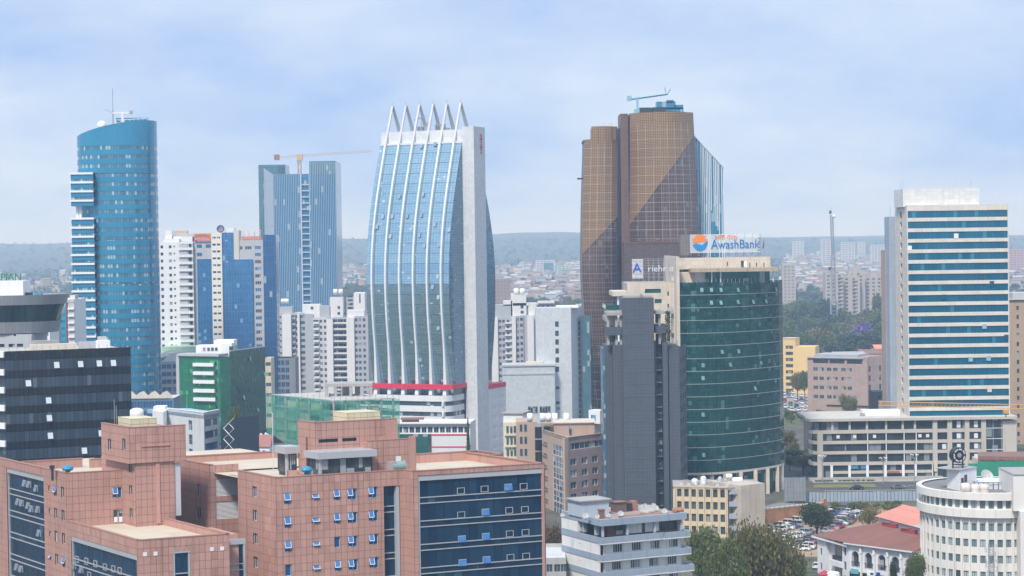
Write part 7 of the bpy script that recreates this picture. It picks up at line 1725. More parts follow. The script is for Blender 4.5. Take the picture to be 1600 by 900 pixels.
def striped_flats():
    WHf = wallm('flat_white_paint', (.74, .74, .73), .8, .08, .25); BB = wallm('balcony_blue', (.30, .365, .44), .8, .12, .22); fl = 3.22; DK = wallm('soffit_brown', (.16, .10, .08), .85)
    c = (X(939, 366, 830), 366.); W, _ = frame(c, (c[0]+math.cos(rad(27)), c[1]+math.sin(rad(27)))); e = (W.col[0][0], W.col[0][1]); f = (W.col[1][0], W.col[1][1])
    wf = along(c, e, 1074, 25); dl = along(c, f, 877.5, 25); zt = zat(*c, 812)
    t = thing('striped_flats', 'white flats with blue grey balcony bands and a dish covered roof, centre foreground', 'apartment block', *c)
    lo = 0.9; zf = lambda k: zt - 1.3 - fl*k                              # underside of roof band / floor lines
    Wl, wl = frame((c[0]+f[0]*dl, c[1]+f[1]*dl), c)
    # storeys
    for k in range(6):
        z1 = zt-1.25-fl*k; z0 = z1-fl+1.15
        if z0 < 6: break
        if k == 0:
            MB().box(lo+1.6, wf-1, 1.9, dl-.5, z0-1.1, z1).build('inner_wall', DK, t, W)
            for u in (lo-.5, wf*.30, wf*.62, wf*.93): MB().box(u, u+.4, .25, .65, z0, z1).build('post', PALEB, t, W)
            for i, (a, b_, m) in enumerate(((.22, .3, DGLASS), (.34, .52, WHf), (.56, .72, WHf), (.75, .83, DGLASS), (.84, .92, DGLASS))): MB().box(wf*a, wf*b_, 1.7, 1.88, z0, z1-.3).build('terrace_screen', m, t, W)
            MB().box(-.02, .9, dl*.58, dl+.02, z0, z1).build('side_wall', WHf, t, W)
            for i in range(2): MB().box(lo-.4, lo+.5, dl*(.2+.3*i), dl*(.2+.3*i)+.35, z0, z1).build('post', PALEB, t, W)
        else:
            us = [wf*(.10+.215*i) for i in range(4)]; us = [u+(.3 if k % 2 else 0) for u in us]
            Wf = W @ T((lo, .9, 0)); winwall(t, Wf, wf-lo-1, z0-1.05, z1+.05, us, [z0+.02], 2.0, 1.55, WHf, DGLASS if k % 2 else PANEW, WFRAME, 4, 1, .25, True)
            for i in range(4): MB().box(us[i]-1.75, us[i]-1.45, -.12, -.01, z0-.5, z1).build('pilaster', WHf, t, Wf)
            hs = [(wl*.45, wl*.45+.45, z0+.9, z0+1.2)] if k < 3 else [(wl*.3, wl*.3+.5, z0+.8, z0+1.1), (wl*.47, wl*.47+.7, z0+.7, z0+1.0)]
            pierced(t, Wl, wl-.35, z0-1.05, z1+.05, hs, WHf, .3, 'side_wall')
            MB().box(.62, wl-.8, .35, .4, z0-1, z1).build('dark_liner', DARKM, t, Wl)
        # bands
        zb = z1; nm = 'roof_band' if k == 0 else 'balcony_band'; ln = wf*(.985 if k == 0 else 1.0) + (0 if k < 2 else .6)
        if k == 0: MB().box(-.1, ln, -.25, .35, zb, zt).build(nm, BB, t, W); MB().box(-.102, .35, .36, dl, zb, zt).build(nm, BB, t, W)
        zb = z0-1.15; 
        MB().box(-.12, ln*.72, -.35, -.08, zb, zb+1.12).build('balcony_band', BB, t, W); MB().box(ln*.72, ln*1.02, -.75, -.48, zb+.02, zb+1.12).build('balcony_band', BB, t, W); MB().box(ln*.72, ln*1.02, -.75, 1.0, zb-.18, zb+.018).build('balcony_floor', WHf, t, W); MB().box(-.12, ln*.72, -.36, 1.0, zb-.18, zb-.004).build('balcony_floor', WHf, t, W)
        MB().box(ln*1.0, ln*1.02, -.47, 2.6, zb+.02, zb+1.12).build('balcony_band', BB, t, W)
        MB().box(-.125, .14, .0, dl, zb-.02, zb+1.1).build('side_band', BB, t, W)
    MB().box(.2, wf-.6, 1.2, dl-.1, 0, zt-.6).build('core_wall', WHf, t, W) if False else None
    MB().box(wf-1.05, wf-.9, .9, dl, 0, zt-1.25).build('end_wall', WHf, t, W); MB().box(.3, wf, dl-.1, dl, 0, zt-.2).build('rear_wall', WHf, t, W)
    MB().box(.36, wf*.98, .36, dl-.12, zt-.6, zt-.35).build('roof', wallm('brown_roof', (.33, .26, .22), .9, .3, 0), t, W); MB().box(wf*.30, wf*.83, .3, 3.2, zt-.34, zt-.05).build('roof_plate', wallm('red_brown_tin', (.28, .15, .11), .8, .35, .2), t, W)
    wx = lambda a, b_: (c[0]+e[0]*a+f[0]*b_, c[1]+e[1]*a+f[1]*b_)
    h = thing('roof_hut', 'pale blue roof hut with a flat concrete lid on the striped flats', 'roof hut', *wx(1, 9), zt-.35); a0, a1 = along(wx(0, 7), e, 907, 30), along(wx(0, 7), e, 951, 30)
    MB().box(a0, a1, 7, 12, zt-.35, zt+2.5).build('hut_wall', PALEB, h, W); MB().box(a0-.4, a1+.4, 6.6, 12.4, zt+2.5, zt+2.75).build('lid', CONC, h, W)
    h = thing('brick_flue', 'square rusty brick flue beside the pale blue roof hut', 'chimney', *wx(along(wx(0, 3), e, 941, 30), 3), zt-.35); a = along(wx(0, 3), e, 938, 30); MB().box(a, a+.9, 3, 3.9, zt-.35, zt+1.2).box(a-.1, a+1, 2.9, 4, zt+1.2, zt+1.4).build('stack', TIN, h, W)
    h = thing('scrap_heap', 'brown timber lean-to and dark tarpaulin clutter on the striped flats roof', 'shed', *wx(13, 9), zt-.35); a = along(wx(0, 9), e, 962, 30)
    MB().box(a, a+2.4, 9, 11, zt-.35, zt+1.5).build('shed_wall', DK, h, W); MB().box(a-.2, a+2.6, 8.8, 11.2, zt+1.5, zt+1.62).build('roof', TIN, h, W); MB().box(a+2.6, a+3.6, 9, 10.5, zt-.35, zt+1.2).build('tarpaulin', DARKM, h, W); MB().box(a+3.7, a+4.9, 9.4, 10.5, zt-.35, zt+1.5).build('crate', wallm('terracotta', (.38, .18, .11)), h, W)
    pos = [(878.5, 793, .7, 8, 'leftmost small white dish on the striped flats roof'), (915, 792, 1.05, 3.4, 'large white dish in front of the pale blue hut wall'), (934, 797, .75, 2.5, 'white dish between hut and brick flue on the striped flats'), (951, 797, .7, 3, 'white dish right of the brick flue on the striped flats'), (969.5, 795.5, 1.0, 2.4, 'white dish alone at the middle of the striped flats roof'), (1038, 797, .95, 1.2, 'white dish near the right front roof corner of the striped flats')]
    for px, py, r, b_, lab in pos: a = along(wx(0, b_), e, px, zt); dish('satellite_dish', *wx(a, b_), zt-.3, r*.6, R.uniform(-25, 25), lab)
    cl = [(995, 10), (1000, 8.5), (1002, 5), (1008, 9.5), (1010, 4), (1014, 7.5), (1018, 5), (1021, 9), (1025, 6)]
    for k, (px, b_) in enumerate(cl): a = along(wx(0, b_), e, px, zt); dish('satellite_dish', *wx(a, b_), zt-.3, .55, R.uniform(-20, 30), nth(k) + ' white dish from the left in the crowded cluster on the striped flats roof', 'clustered dishes on the striped flats')
    h = thing('clay_pile', 'orange clay pots heaped at the right roof corner of the striped flats', 'pots', *wx(along(wx(0, 3), e, 1056, 30), 3), zt-.35); b = MB(); RG = random.Random(9)
    for k in range(12): a = along(wx(0, 3), e, 1050+RG.random()*15, 30); b.ball((a, 2.4+RG.random()*1.4, zt-.1+RG.random()*.4), .38, 8, 5)
    b.build('pots', wallm('terracotta', (.38, .18, .11)), h, W, 'stuff')
    t2, W2_, w2_, z2 = simple('low grey flat roofed annex between the pink office and striped flats', 'annex', 'low_annex', (851, 372), (885, 372), 872, 18, [.1, .45, .75], 1.1, 1.4, 3.3, 2.6, wallm('annex_pale', (.42, .43, .43)), n=3, roof=wallm('white_membrane', (.55, .56, .56)))
striped_flats()

# ---- arcaded building with a red hipped roof and its neighbour
def arcade():
    WHa = wallm('arcade_white', (.68, .68, .70), .8, .1, .25); RD = wallm('red_fascia', (.30, .05, .05), .7)
    p = (X(1327, 448, 850), 448.); q = (X(1432, 434, 850), 434.); W, w = frame(p, q); zt = zat(*p, 847); D0 = 448
    t = thing('arcade_building', 'white arcaded building with round arches under a long red hipped roof', 'shop building', *p)
    n = 5; bw = w/n; zf2 = zt-5.4; zf1 = zf2-3.4
    for k in range(n):
        u0 = bw*k; cu = u0 + bw*.44; r = bw*.27 if k < 4 else bw*.25; zs = zt-2.9; m = 12
        arc = [(cu+r*math.cos(math.pi*i/m), zs+r*math.sin(math.pi*i/m)) for i in range(m+1)]          # right to left
        b = MB(); top = zt
        for i in range(m):
            (x0, z0), (x1, z1) = arc[i], arc[i+1]; b.face([(x1, 0, z1), (x0, 0, z0), (x0, 0, top), (x1, 0, top)]); b.face([(x0, 0, z0), (x1, 0, z1), (x1, .8, z1), (x0, .8, z0)])
        b.face([(u0, 0, zf2), (cu-r, 0, zf2), (cu-r, 0, top), (u0, 0, top)]); b.face([(cu+r, 0, zf2), (u0+bw, 0, zf2), (u0+bw, 0, top), (cu+r, 0, top)])
        b.face([(cu-r, 0, zf2), (cu-r, .8, zf2), (cu-r, .8, zs), (cu-r, 0, zs)]); b.face([(cu+r, .8, zf2), (cu+r, 0, zf2), (cu+r, 0, zs), (cu+r, .8, zs)])
        b.build('arch_bay', WHa, t, W)
        bx(t, 'arch_window', W, cu-r-.2, cu+r+.2, .85, .95, zf2, zs+r+.2, DGLASS); bx(t, 'spandrel_wall', W, u0+.01, u0+bw-.01, -.02, .8, zf1+2.3, zf2-.02, WHa)
        for i in range(7): bx(t, 'baluster', W, cu-r+.1+i*(2*r+.9)/7, cu-r+.18+i*(2*r+.9)/7, -.15, -.08, zf2, zf2+1.1, DARKM)
        bx(t, 'balcony_rail', W, cu-r, cu+r+1.0, -.2, -.05, zf2+1.1, zf2+1.2, DARKM); bx(t, 'shop_opening', W, u0+.5, u0+bw-.3, .5, .8, 0, zf1+2.25, wallm('shop_brown', (.20, .13, .09), .7, .3, .1))
        bx(t, 'pilaster', W, u0+bw-.42, u0+bw-.02, -.4, -.03, 0, zt-.9, WHa); bx(t, 'pilaster_head', W, u0+bw-.5, u0+bw+.06, -.55, -.03, zt-2.1, zt-.91, WHITE)
    SI = paint('sign_teal', (.1, .4, .42)); SB = paint('sign_navy', (.02, .05, .2))
    for k, a, c, m in ((0, .1, .7, SI), (1, .35, .95, WHITE), (2, .05, .33, SB)): bx(t, 'shop_sign', W, bw*(k+a), bw*(k+c), -.12, -.04, zf2-1.6, zf2-.5, m)
    b = MB(); b.box(bw*1.6, bw*1.9, -.16, -.12, zf2-1.3, zf2-.8); b.build('sign_mark', SB, t, W)
    # left end: white piers round a recessed balcony
    pl = (X(1277, 462, 850), 462.); W3, w3 = frame(pl, p); z3 = zat(*pl, 838)
    us = [w3*.13, w3*.83]; winwall(t, W3, w3*.24, 0, z3, [w3*.09], [z3-4.2-3.4*k for k in range(4)], .9, 1.7, WHa, DGLASS, GFRAME, 1)
    MB().box(w3*.24, w3*.62, 1.2, 1.5, 0, zt+.4).build('recess_wall', wallm('recess_tan', (.40, .33, .26), .85, .15, .2), t, W3); W3b = W3 @ T((w3*.78, 0, 0)); winwall(t, W3b, w3*.22, 0, zt+.1, [w3*.05], [zt-3.4-3.2*k for k in range(3)], 1.1, 1.9, WHa, DGLASS, GFRAME, 1)
    bx(t, 'side_pier', W3, w3*.24, w3*.3, -.1, 1.2, 0, z3, WHa); bx(t, 'blank_wall', W3, w3*.24, w3*.45, .9, 1.19, 0, z3+.2, WHa); bx(t, 'recess_wall', W3, w3*.62, w3*.779, 1.6, 1.9, 0, zt, DARKM); bx(t, 'recess_balcony', W3, w3*.44, w3*.8, -.4, 1.1, zf2-.9, zf2+.3, WHa); bx(t, 'recess_balcony', W3, w3*.44, w3*.8, .3, 1.1, zf2+.3, zf2+1.3, DARKM)
    # arch over the recess
    b = MB(); cu, r = w3*.61, w3*.155; arc = [(cu+r*math.cos(math.pi*i/12), zt-2.4+r*math.sin(math.pi*i/12)) for i in range(13)]
    for (x0, z0), (x1, z1) in zip(arc, arc[1:]): b.face([(x1, .8, z1), (x0, .8, z0), (x0, .8, zt+.4), (x1, .8, zt+.4)])
    b.build('recess_arch', wallm('recess_tan', (.4, .33, .26)), t, W3)
    # roof planes: long eaves, hips, ridge with three red dormer walls
    o = lambda u, v, z: tuple(W @ Vector((u, v, z)))
    el = (-w3*1.02, 3.2, zt+.9); er = (w*1.04, -1.0, zt-.1); dp = 15; b = MB()
    A, B, C_, E = o(-.8, -1.1, zt), o(w*1.0, -1.1, zt-.1), o(w*1.04, 5, zt+1.8), o(2.6, 7.5, zt+4.0)
    L0 = tuple(W3 @ Vector((-1.2, -.8, z3+.2)))
    b.face([A, B, C_, E]); b.face([L0, A, E]); b.face([B, o(w*1.10, 6, zt-.1), C_]); b.face([E, C_, o(w*1.08, 16, zt), o(-2, 17, zt)]); b.face([E, o(-2, 17, zt), L0])
    b.build('hipped_roof', REDROOF, t)
    bx(t, 'eaves', W, -.8, w*1.0, -1.1, -.85, zt-.35, zt-.05, WHa); W3e = W3; bx(t, 'eaves', W3, -1.2, w3, -.85, -.6, z3-.35, z3+.1, WHITE)
    for k, a in enumerate((.24, .55, .86)):
        for j in range(1): MB().box(w*a-.2, w*a+3.6, 7.0-2.2*a, 8.0-2.2*a, zt+1, zt+4.7-2.2*a).build('dormer_wall', RD, t, W)
        MB().box(w*a-.5, w*a+1.8, 6.8-2.2*a, 8.2-2.2*a, zt+4.7-2.2*a, zt+4.88-2.2*a).build('dormer_cap', REDROOF, t, W)
    bx(t, 'roof_light', W3, w3*.30, w3*.36, -.2, 3.6, zt+.65, zt+1.0, WHITE) if False else None
    p2, q2 = (1373, 478), (1452, 455)
    t2, W2_, w2_, z2 = simple('pale blue white house with a salmon roof behind the red roofed arcade', 'house', 'salmon_roof_house', p2, q2, 806, 12, [.06, .25, .45, .65, .83], 1.15, 1.75, 3.4, 3.0, wallm('pale_house', (.62, .65, .68)), PANEW, nx=2, n=2, frames=True)
    b = MB(); b.face([(-.7, -.8, z2-.1), (w2_+.7, -.8, z2-.1), (w2_+.3, 6, z2+2.6), (1.5, 6, z2+2.6)]); b.face([(-.7, 12.8, z2-.1), (-.7, -.8, z2-.1), (1.5, 6, z2+2.6)]); b.build('pitched_roof', SALMON, t2, W2_)
    MB().face([(w2_*.72, -.85, z2-.06), (w2_+.7, -.85, z2-.06), (w2_+.5, 3.2, z2+1.5), (w2_*.9, 3.2, z2+1.5)]).build('grey_roof_sheet', wallm('grey_tin', (.42, .41, .4)), t2, W2_) if True else None
    k_ = thing('market_umbrella', 'red and white parasol at the foot of the arcade building', 'parasol', X(1288, 440), 440, 0); cx, cy = X(1288, 446, 895), 446.
    cz = Z(893, 446, 1288); MB().lathe((cx, cy, cz), [(1.6, -.5), (.9, -.1), (.02, .3)], 8).build('canopy', paint('parasol_red', (.45, .03, .05)), k_); MB().tube((cx, cy, 0), (cx, cy, cz), .06).build('pole', STEEL, k_)
    k_ = thing('street_stall', 'white canopy stall at the foot of the arcade building', 'stall', X(1302, 446), 446, 0); cx = X(1300, 446, 895); MB().lathe((cx, cy, Z(895, 446, 1300)), [(1.9, -.7), (1.7, .1), (.6, .35), (.02, .38)], 10).build('canopy', WHITE, k_); MB().tube((cx, cy, 0), (cx, cy, Z(895, 446, 1300)), .06).build('pole', STEEL, k_)
arcade()

# ---- yellow flats, mauve office, portal and far blocks on the right
def right_middle():
    YL = wallm('yellow_paint', (.72, .53, .24), .8, .08, .12)
    t, W, w, zt = simple('yellow apartment block with barred windows at the edge of the green bank block', 'apartment block', 'yellow_flats', (1222, 1000), (1243, 998), 529, 14, [.28, .52], 2.0, 1.7, 3.1, 5.2, YL, DGLASS, nx=3, n=9)
    MB().box(w*.1, w*.2, -.1, .0, 2, zt-5).build('bay_edge', YL, t, W); bx(t, 'right_wing', W, w+.01, X(1276, 997)-X(1222, 1000), -.6, 12, 0, zt-4, YL); bx(t, 'roof_edge', W, -.3, w+.3, -.3, 5, zt, zt+.3, CREAM)
    MV = wallm('mauve_stone', (.40, .30, .27), .85, .08, .12, (2.2, 1.4, .05, .12)); D = 870
    t, W, w, zt = simple('mauve stone office with small paired windows above the far car park', 'office building', 'mauve_office', (1262, D), (1356, D-14), 559, 26, [.10, .20, .325, .43, .565, .665], 2.0, 1.45, 4.0, 5.6, MV, PANEW, nx=2, n=4, par=1.6)
    for a in (.1, .37, .66): bx(t, 'roof_window', W, w*a, w*a+w*.25, -.05, .1, zt-2.2, zt-.6, DARKM)
    bx(t, 'eaves', W, -.3, w*.93, -.8, .3, zt, zt+.5, wallm('eaves_grey', (.45, .46, .46))); bx(t, 'roof_slope', W, 2, w*.8, 3, 16, zt-1.6, zt+1.5, wallm('slope_grey', (.4, .42, .44)))
    bx(t, 'undercroft', W, w*.33, w*.97, -.12, .05, .2, 4.6, wallm('undercroft_tan', (.36, .31, .25))); bx(t, 'ledge', W, w*.32, w, -.4, .0, 4.7, 5.3, DARKM)
    W2_, w3 = frame((X(1357, D-14, 590), D-14), (X(1392, D-6, 590), D-6)); winwall(t, W2_, w3, 0, zt+1, [w3*.02, w3*.48], [zt-5.6-4.0*k for k in range(5)], 1.2, 2.4, MV, DGLASS, GFRAME, 1)
    for k in range(2): MB().box(w3*.62, w3*.8, -.2, -.0, zt-9, zt-1).build('vent_panel', GREYW, t, W2_) if k else None
    MB().box(0, w3, .4, 18, 0, zt+.6).build('rear_wall', MV, t, W2_)
    t = thing('portal_frame', 'dark portal framed gate building left of the banded tower foot', 'gatehouse', X(1385, 700), 700); x = lambda p: X(p, 700, 630)
    MB().box(x(1364), x(1372), 700, 708, 0, Z(620, 700)).build('portal_leg', wallm('portal_navy', (.03, .04, .06)), t); MB().box(x(1372), x(1404), 700, 708, Z(628, 700), Z(620, 700)).build('portal_beam', wallm('portal_navy', (.03, .04, .06)), t); MB().box(x(1372.1), x(1404), 701, 707, 0, Z(628, 700)-.02).build('infill', wallm('infill_tan', (.4, .37, .31)), t)
    # low roofs among the trees
    for k, (p0, p1, y0, D, m, lab) in enumerate(((1305, 1352, 552, 960, CONC, 'grey tin roofed house among trees behind the mauve office'), (1345, 1392, 548, 1000, TIN, 'brown tin roofed house below the purple tree'), (1368, 1392, 540, 1080, SALMON, 'small salmon roofed house beside the banded tower shafts'))):
        t, W, w, zt = simple(lab, 'house', 'tin_roof_house', (p0, D), (p1, D), y0+5, 12, [.1, .4, .7], 1.1, 1.2, 3.2, 2.6, CREAM, n=2, par=.1)
        b = MB(); b.face([(-.5, -.6, zt), (w+.5, -.6, zt), (w+.5, 6, zt+2), (-.5, 6, zt+2)]); b.face([(w+.5, 12.6, zt), (-.5, 12.6, zt), (-.5, 6, zt+2), (w+.5, 6, zt+2)]); b.build('pitched_roof', m, t, W)
    # unfinished grey flats beside the lattice mast
    D = 1750; UN = wallm('unfinished_concrete', (.40, .36, .32), .85, .1, .15)
    for i, (p0, p1, y0, us, lab) in enumerate(((1290, 1318, 427, [.1, .4, .7], 'left part of the grey concrete flats behind the lattice mast'), (1318, 1344, 432, [.12, .55], 'middle part of the grey concrete flats behind the lattice mast'), (1327, 1352, 424, [.06, .5], 'taller concrete flats just right of the lattice mast'), (1351, 1386, 432, [.1, .35, .6, .82], 'right part of the grey concrete flats left of the banded tower'))):
        t, W, w, zt = simple(lab, 'apartment block', 'concrete_flats', (p0, D+10*i), (p1, D+10*i), y0, 14, us, 2.3, 1.6, 3.3, 3.3, UN, DGLASS, nx=2, n=12, group='concrete flats by the lattice mast')
        z = zt-3.9
        while z > 12: bx(t, 'balcony', W, w*us[-1], min(w, w*us[-1]+4), -1.2, -.02, z, z+.9, UN); z -= 3.3
        bx(t, 'roof_room', W, w*.3, w*.55, 3, 8, zt-.5, zt+3, UN)
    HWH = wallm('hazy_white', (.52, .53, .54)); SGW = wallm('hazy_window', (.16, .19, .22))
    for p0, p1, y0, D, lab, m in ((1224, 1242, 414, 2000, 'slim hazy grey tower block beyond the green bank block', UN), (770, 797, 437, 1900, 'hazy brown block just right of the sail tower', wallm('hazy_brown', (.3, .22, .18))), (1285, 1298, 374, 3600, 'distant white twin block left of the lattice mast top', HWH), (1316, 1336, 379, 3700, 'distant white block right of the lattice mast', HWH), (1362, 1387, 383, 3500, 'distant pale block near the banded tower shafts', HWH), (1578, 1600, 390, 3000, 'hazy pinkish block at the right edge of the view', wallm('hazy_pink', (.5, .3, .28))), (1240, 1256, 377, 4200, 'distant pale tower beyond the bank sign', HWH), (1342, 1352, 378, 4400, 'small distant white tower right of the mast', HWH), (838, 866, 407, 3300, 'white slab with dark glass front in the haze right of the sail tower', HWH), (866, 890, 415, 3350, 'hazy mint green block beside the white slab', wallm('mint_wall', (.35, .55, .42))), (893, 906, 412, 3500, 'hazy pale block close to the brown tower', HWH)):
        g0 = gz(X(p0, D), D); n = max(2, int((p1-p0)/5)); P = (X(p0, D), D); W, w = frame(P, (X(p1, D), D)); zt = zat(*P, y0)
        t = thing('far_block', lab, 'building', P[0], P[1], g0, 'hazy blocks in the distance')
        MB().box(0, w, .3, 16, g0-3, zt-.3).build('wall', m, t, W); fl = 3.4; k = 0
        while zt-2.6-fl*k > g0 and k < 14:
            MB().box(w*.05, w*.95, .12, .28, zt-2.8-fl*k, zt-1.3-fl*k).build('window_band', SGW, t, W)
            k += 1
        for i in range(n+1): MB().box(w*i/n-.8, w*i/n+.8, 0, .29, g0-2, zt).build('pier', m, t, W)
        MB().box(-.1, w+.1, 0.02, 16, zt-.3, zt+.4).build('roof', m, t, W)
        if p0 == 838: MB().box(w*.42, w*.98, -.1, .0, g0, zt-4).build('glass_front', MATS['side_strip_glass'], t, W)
right_middle()
# telecom lattice mast
D = 1600; t = thing('lattice_mast', 'tall thin lattice telecom mast with a white dish near its top', 'mast', X(1301, D, 450), D)
xb, xt = X(1303, D, 490), X(1299.5, D, 335)
lattice((xb, D, 0), (xb, D, Z(470, D, 1302)), 2.4, 8, .2).build('base_lattice', STEEL, t); lattice((xb, D, Z(470, D, 1302)), (xb*.5+xt*.5, D, Z(400, D, 1301)), 1.5, 16, .2).build('middle_lattice', STEEL, t); lattice((xb*.5+xt*.5, D, Z(400, D, 1301)), (xt, D, Z(336, D, 1300)), 1.0, 22, .18).build('top_lattice', STEEL, t)
MB().ball((xt+1.6, D-1.5, Z(338, D, 1303)), 1.4, 12, 8).build('dish', WHITE, t, smooth=True); MB().box(xt-2.2, xt-.4, D-1.5, D-.8, Z(341, D), Z(336, D)).build('panel_antenna', DARKM, t); MB().tube((xt, D, Z(337, D)), (xt, D, Z(330, D)), .12).build('spike', STEEL, t)
MB().box(xt-3.2, xt-1.2, D-1.5, D-.8, Z(429, D), Z(424, D)).build('panel_antenna', DARKM, t)
# orange site crane at the right edge: its jib crosses the banded tower
D = 590; c = thing('site_crane', 'orange lattice crane jib crossing in front of the banded tower', 'crane', X(1650, D), D)
OC = paint('crane_yellow', (.62, .33, .06), .6)
z0 = Z(634, D, 1500); lattice((X(1378, D, 630), D+6, Z(633, D, 1378)), (X(1660, D, 630), D-6, Z(634.5, D, 1660)), .6, 46, .04).build('jib', OC, c)
lattice((X(1650, D, 700), D-6, 0), (X(1650, D, 640), D-6, Z(620, D, 1650)), .9, 26, .1).build('mast', OC, c)
MB().box(X(1569, D, 640)-.8, X(1569, D, 640)+.8, D-2.8, D-1.4, Z(645, D, 1569), Z(640, D, 1569)).build('trolley', OC, c); MB().tube((X(1569, D, 640), D-2, Z(645, D, 1569)), (X(1569, D, 640), D-2, Z(651, D, 1569)), .15).build('hook', DARKM, c)
# green hoarding and rusty site sheds behind the round building
D = 505; t = thing('site_hoarding', 'green netted hoarding behind the roof of the round building', 'hoarding', X(1550, D), D); GNM = MATS.get('green_hoard') or wallm('green_hoard', (.02, .26, .16), .8, .2, .15, (2.4, 6, .1, .3))
for k in range(9): MB().box(X(1513, D, 735)+k*2.42, X(1513, D, 735)+k*2.42+2.36, D, D+.1, Z(756, D, 1540), Z(721 + (3 if k < 1 else 0), D, 1540)).build('panel', GNM, t)
for k in range(10): MB().box(X(1513, D, 735)+k*2.42-.06, X(1513, D, 735)+k*2.42, D-.1, D, 0, Z(716, D, 1540)).build('post', STEEL, t)
t = thing('site_shed', 'long rusty brown site shed roof above the green hoarding', 'shed', X(1570, D+14), D+14); MB().prism([(X(1528, D+10, 730), D+10), (X(1640, D+6, 730), D+6), (X(1640, D+20, 730), D+20), (X(1528, D+20, 730), D+20)], Z(729, D+10), Z(723, D+10)).build('roof', TIN, t); MB().box(X(1530, D+11, 730), X(1640, D+11, 730), D+11, D+19, 0, Z(729.2, D+10)).build('wall', CREAM, t)
# ================================================================== trees
BARK = wallm('bark', (.13, .10, .075))
LG = leafm('leaf_green', (.06, .095, .02), (.17, .20, .055)); LO = leafm('leaf_olive', (.10, .10, .025), (.24, .205, .07)); LD = leafm('leaf_dark', (.03, .055, .02), (.075, .11, .036))
LB = leafm('leaf_dry', (.13, .075, .035), (.17, .115, .06)); LP = leafm('leaf_purple', (.13, .08, .26), (.22, .15, .40)); LL = leafm('leaf_lime', (.06, .10, .025), (.12, .17, .05))
NR = np.random.default_rng(11)
def leaves(lobes, n, size):
    """Leaf faces spread through the outer shell of ellipsoid lobes (x, y, z, rx, ry, rz)."""
    L = np.array(lobes, float); wv = L[:, 3]*L[:, 4]*L[:, 5]; k = NR.choice(len(L), n, p=wv**.7/(wv**.7).sum())
    d = NR.normal(size=(n, 3)); d /= np.linalg.norm(d, axis=1)[:, None]; r = NR.uniform(.45, 1.06, n)**.6 + (NR.random(n) < .1)*NR.uniform(0, .3, n)
    c = L[k, :3] + d*L[k, 3:]*r[:, None]*(1 + .16*np.sin(d[:, :1]*7 + k[:, None]) + .16*NR.normal(size=(n, 1)))
    a = NR.normal(size=(n, 3)) + d*.4; a /= np.linalg.norm(a, axis=1)[:, None]; b = np.cross(a, NR.normal(size=(n, 3))); b /= np.linalg.norm(b, axis=1)[:, None]
    s = size*NR.uniform(.6, 1.35, (n, 1)); a = a*s; b = b*s*.62
    return np.stack([c-a, c-b*1.1, c+a, c+b], 1).reshape(-1, 3)
def leafmesh(name, V, mat):
    n = len(V)//4; me = bpy.data.meshes.new(name); me.vertices.add(4*n); me.vertices.foreach_set('co', V.astype(np.float32).ravel())
    me.loops.add(4*n); me.loops.foreach_set('vertex_index', np.arange(4*n, dtype=np.int32)); me.polygons.add(n); me.polygons.foreach_set('loop_start', np.arange(0, 4*n, 4, dtype=np.int32))
    me.materials.append(mat); me.update(calc_edges=True); return me
def lobeset(h, r, n, flat=1.0, base=.35):
    o = []
    for i in range(n):
        a = i*2.4 + NR.uniform(0, .8); q = r*.62*math.sqrt((i+.3)/n); zz_ = h*(base + (1-base)*(.35 + .5*NR.random()))
        k = NR.uniform(.34, .55)*r; o.append((q*math.cos(a), q*math.sin(a), zz_, k, k, k*.72*flat))
    return o
def trunkmesh(h, r, lobes, spread=.6):
    b = MB(); b.tube((0, 0, -.3), (.1, 0, h*.35), r*1.3, 7, r2=r*.9)
    for i, l in enumerate(lobes[:9]): b.tube((.1, 0, h*(.22+.012*i)), (l[0]*spread*.5, l[1]*spread*.5, h*.35+(l[2]-h*.35)*.45), r*.55, 5, r2=r*.4).tube((l[0]*spread*.5, l[1]*spread*.5, h*.35+(l[2]-h*.35)*.45), (l[0]*.9, l[1]*.9, l[2]), r*.4, 5, r2=r*.12)
    return b.mesh('trunk', BARK)
PRO = {}
def proto(key, h, r, n, nl, size, mat, flat=1., base=.35):
    lb_ = lobeset(h, r, n, flat, base); PRO[key] = (trunkmesh(h, r*.06+.08, lb_), leafmesh('crown', leaves(lb_, nl, size), mat), h, r)
for k in range(3): proto('mid%d' % k, 12, 6, 11, 2600, .55, (LG, LD, LO)[k])
proto('tall', 15, 4.2, 10, 2200, .5, LD, 1.5, .2); proto('purple', 11, 5.5, 10, 2200, .5, LP); proto('lime', 10, 6, 11, 2400, .5, LL)
proto('near', 11, 6.5, 15, 9500, .30, LG); proto('acacia', 8.5, 9, 20, 14000, .27, LO, .75, .45); proto('weep', 9, 4.2, 12, 8000, .26, LD, 1.5, .25); proto('dry', 8, 3.6, 10, 4200, .22, LB, 1.3, .2); proto('sparse', 7, 4, 9, 2200, .24, LO, 1., .3)
proto('bush', 2.2, 1.5, 6, 700, .2, LG, 1., .05); proto('cypress', 13, 1.5, 2, 60, .2, LD)
cy = [(0, 0, 1.5+i*1.05, 1.15*(1-.07*i), 1.15*(1-.07*i), .9) for i in range(12)]; PRO['cypress'] = (trunkmesh(12, .15, cy), leafmesh('crown', leaves(cy, 3500, .25), LD), 13, 1.3)
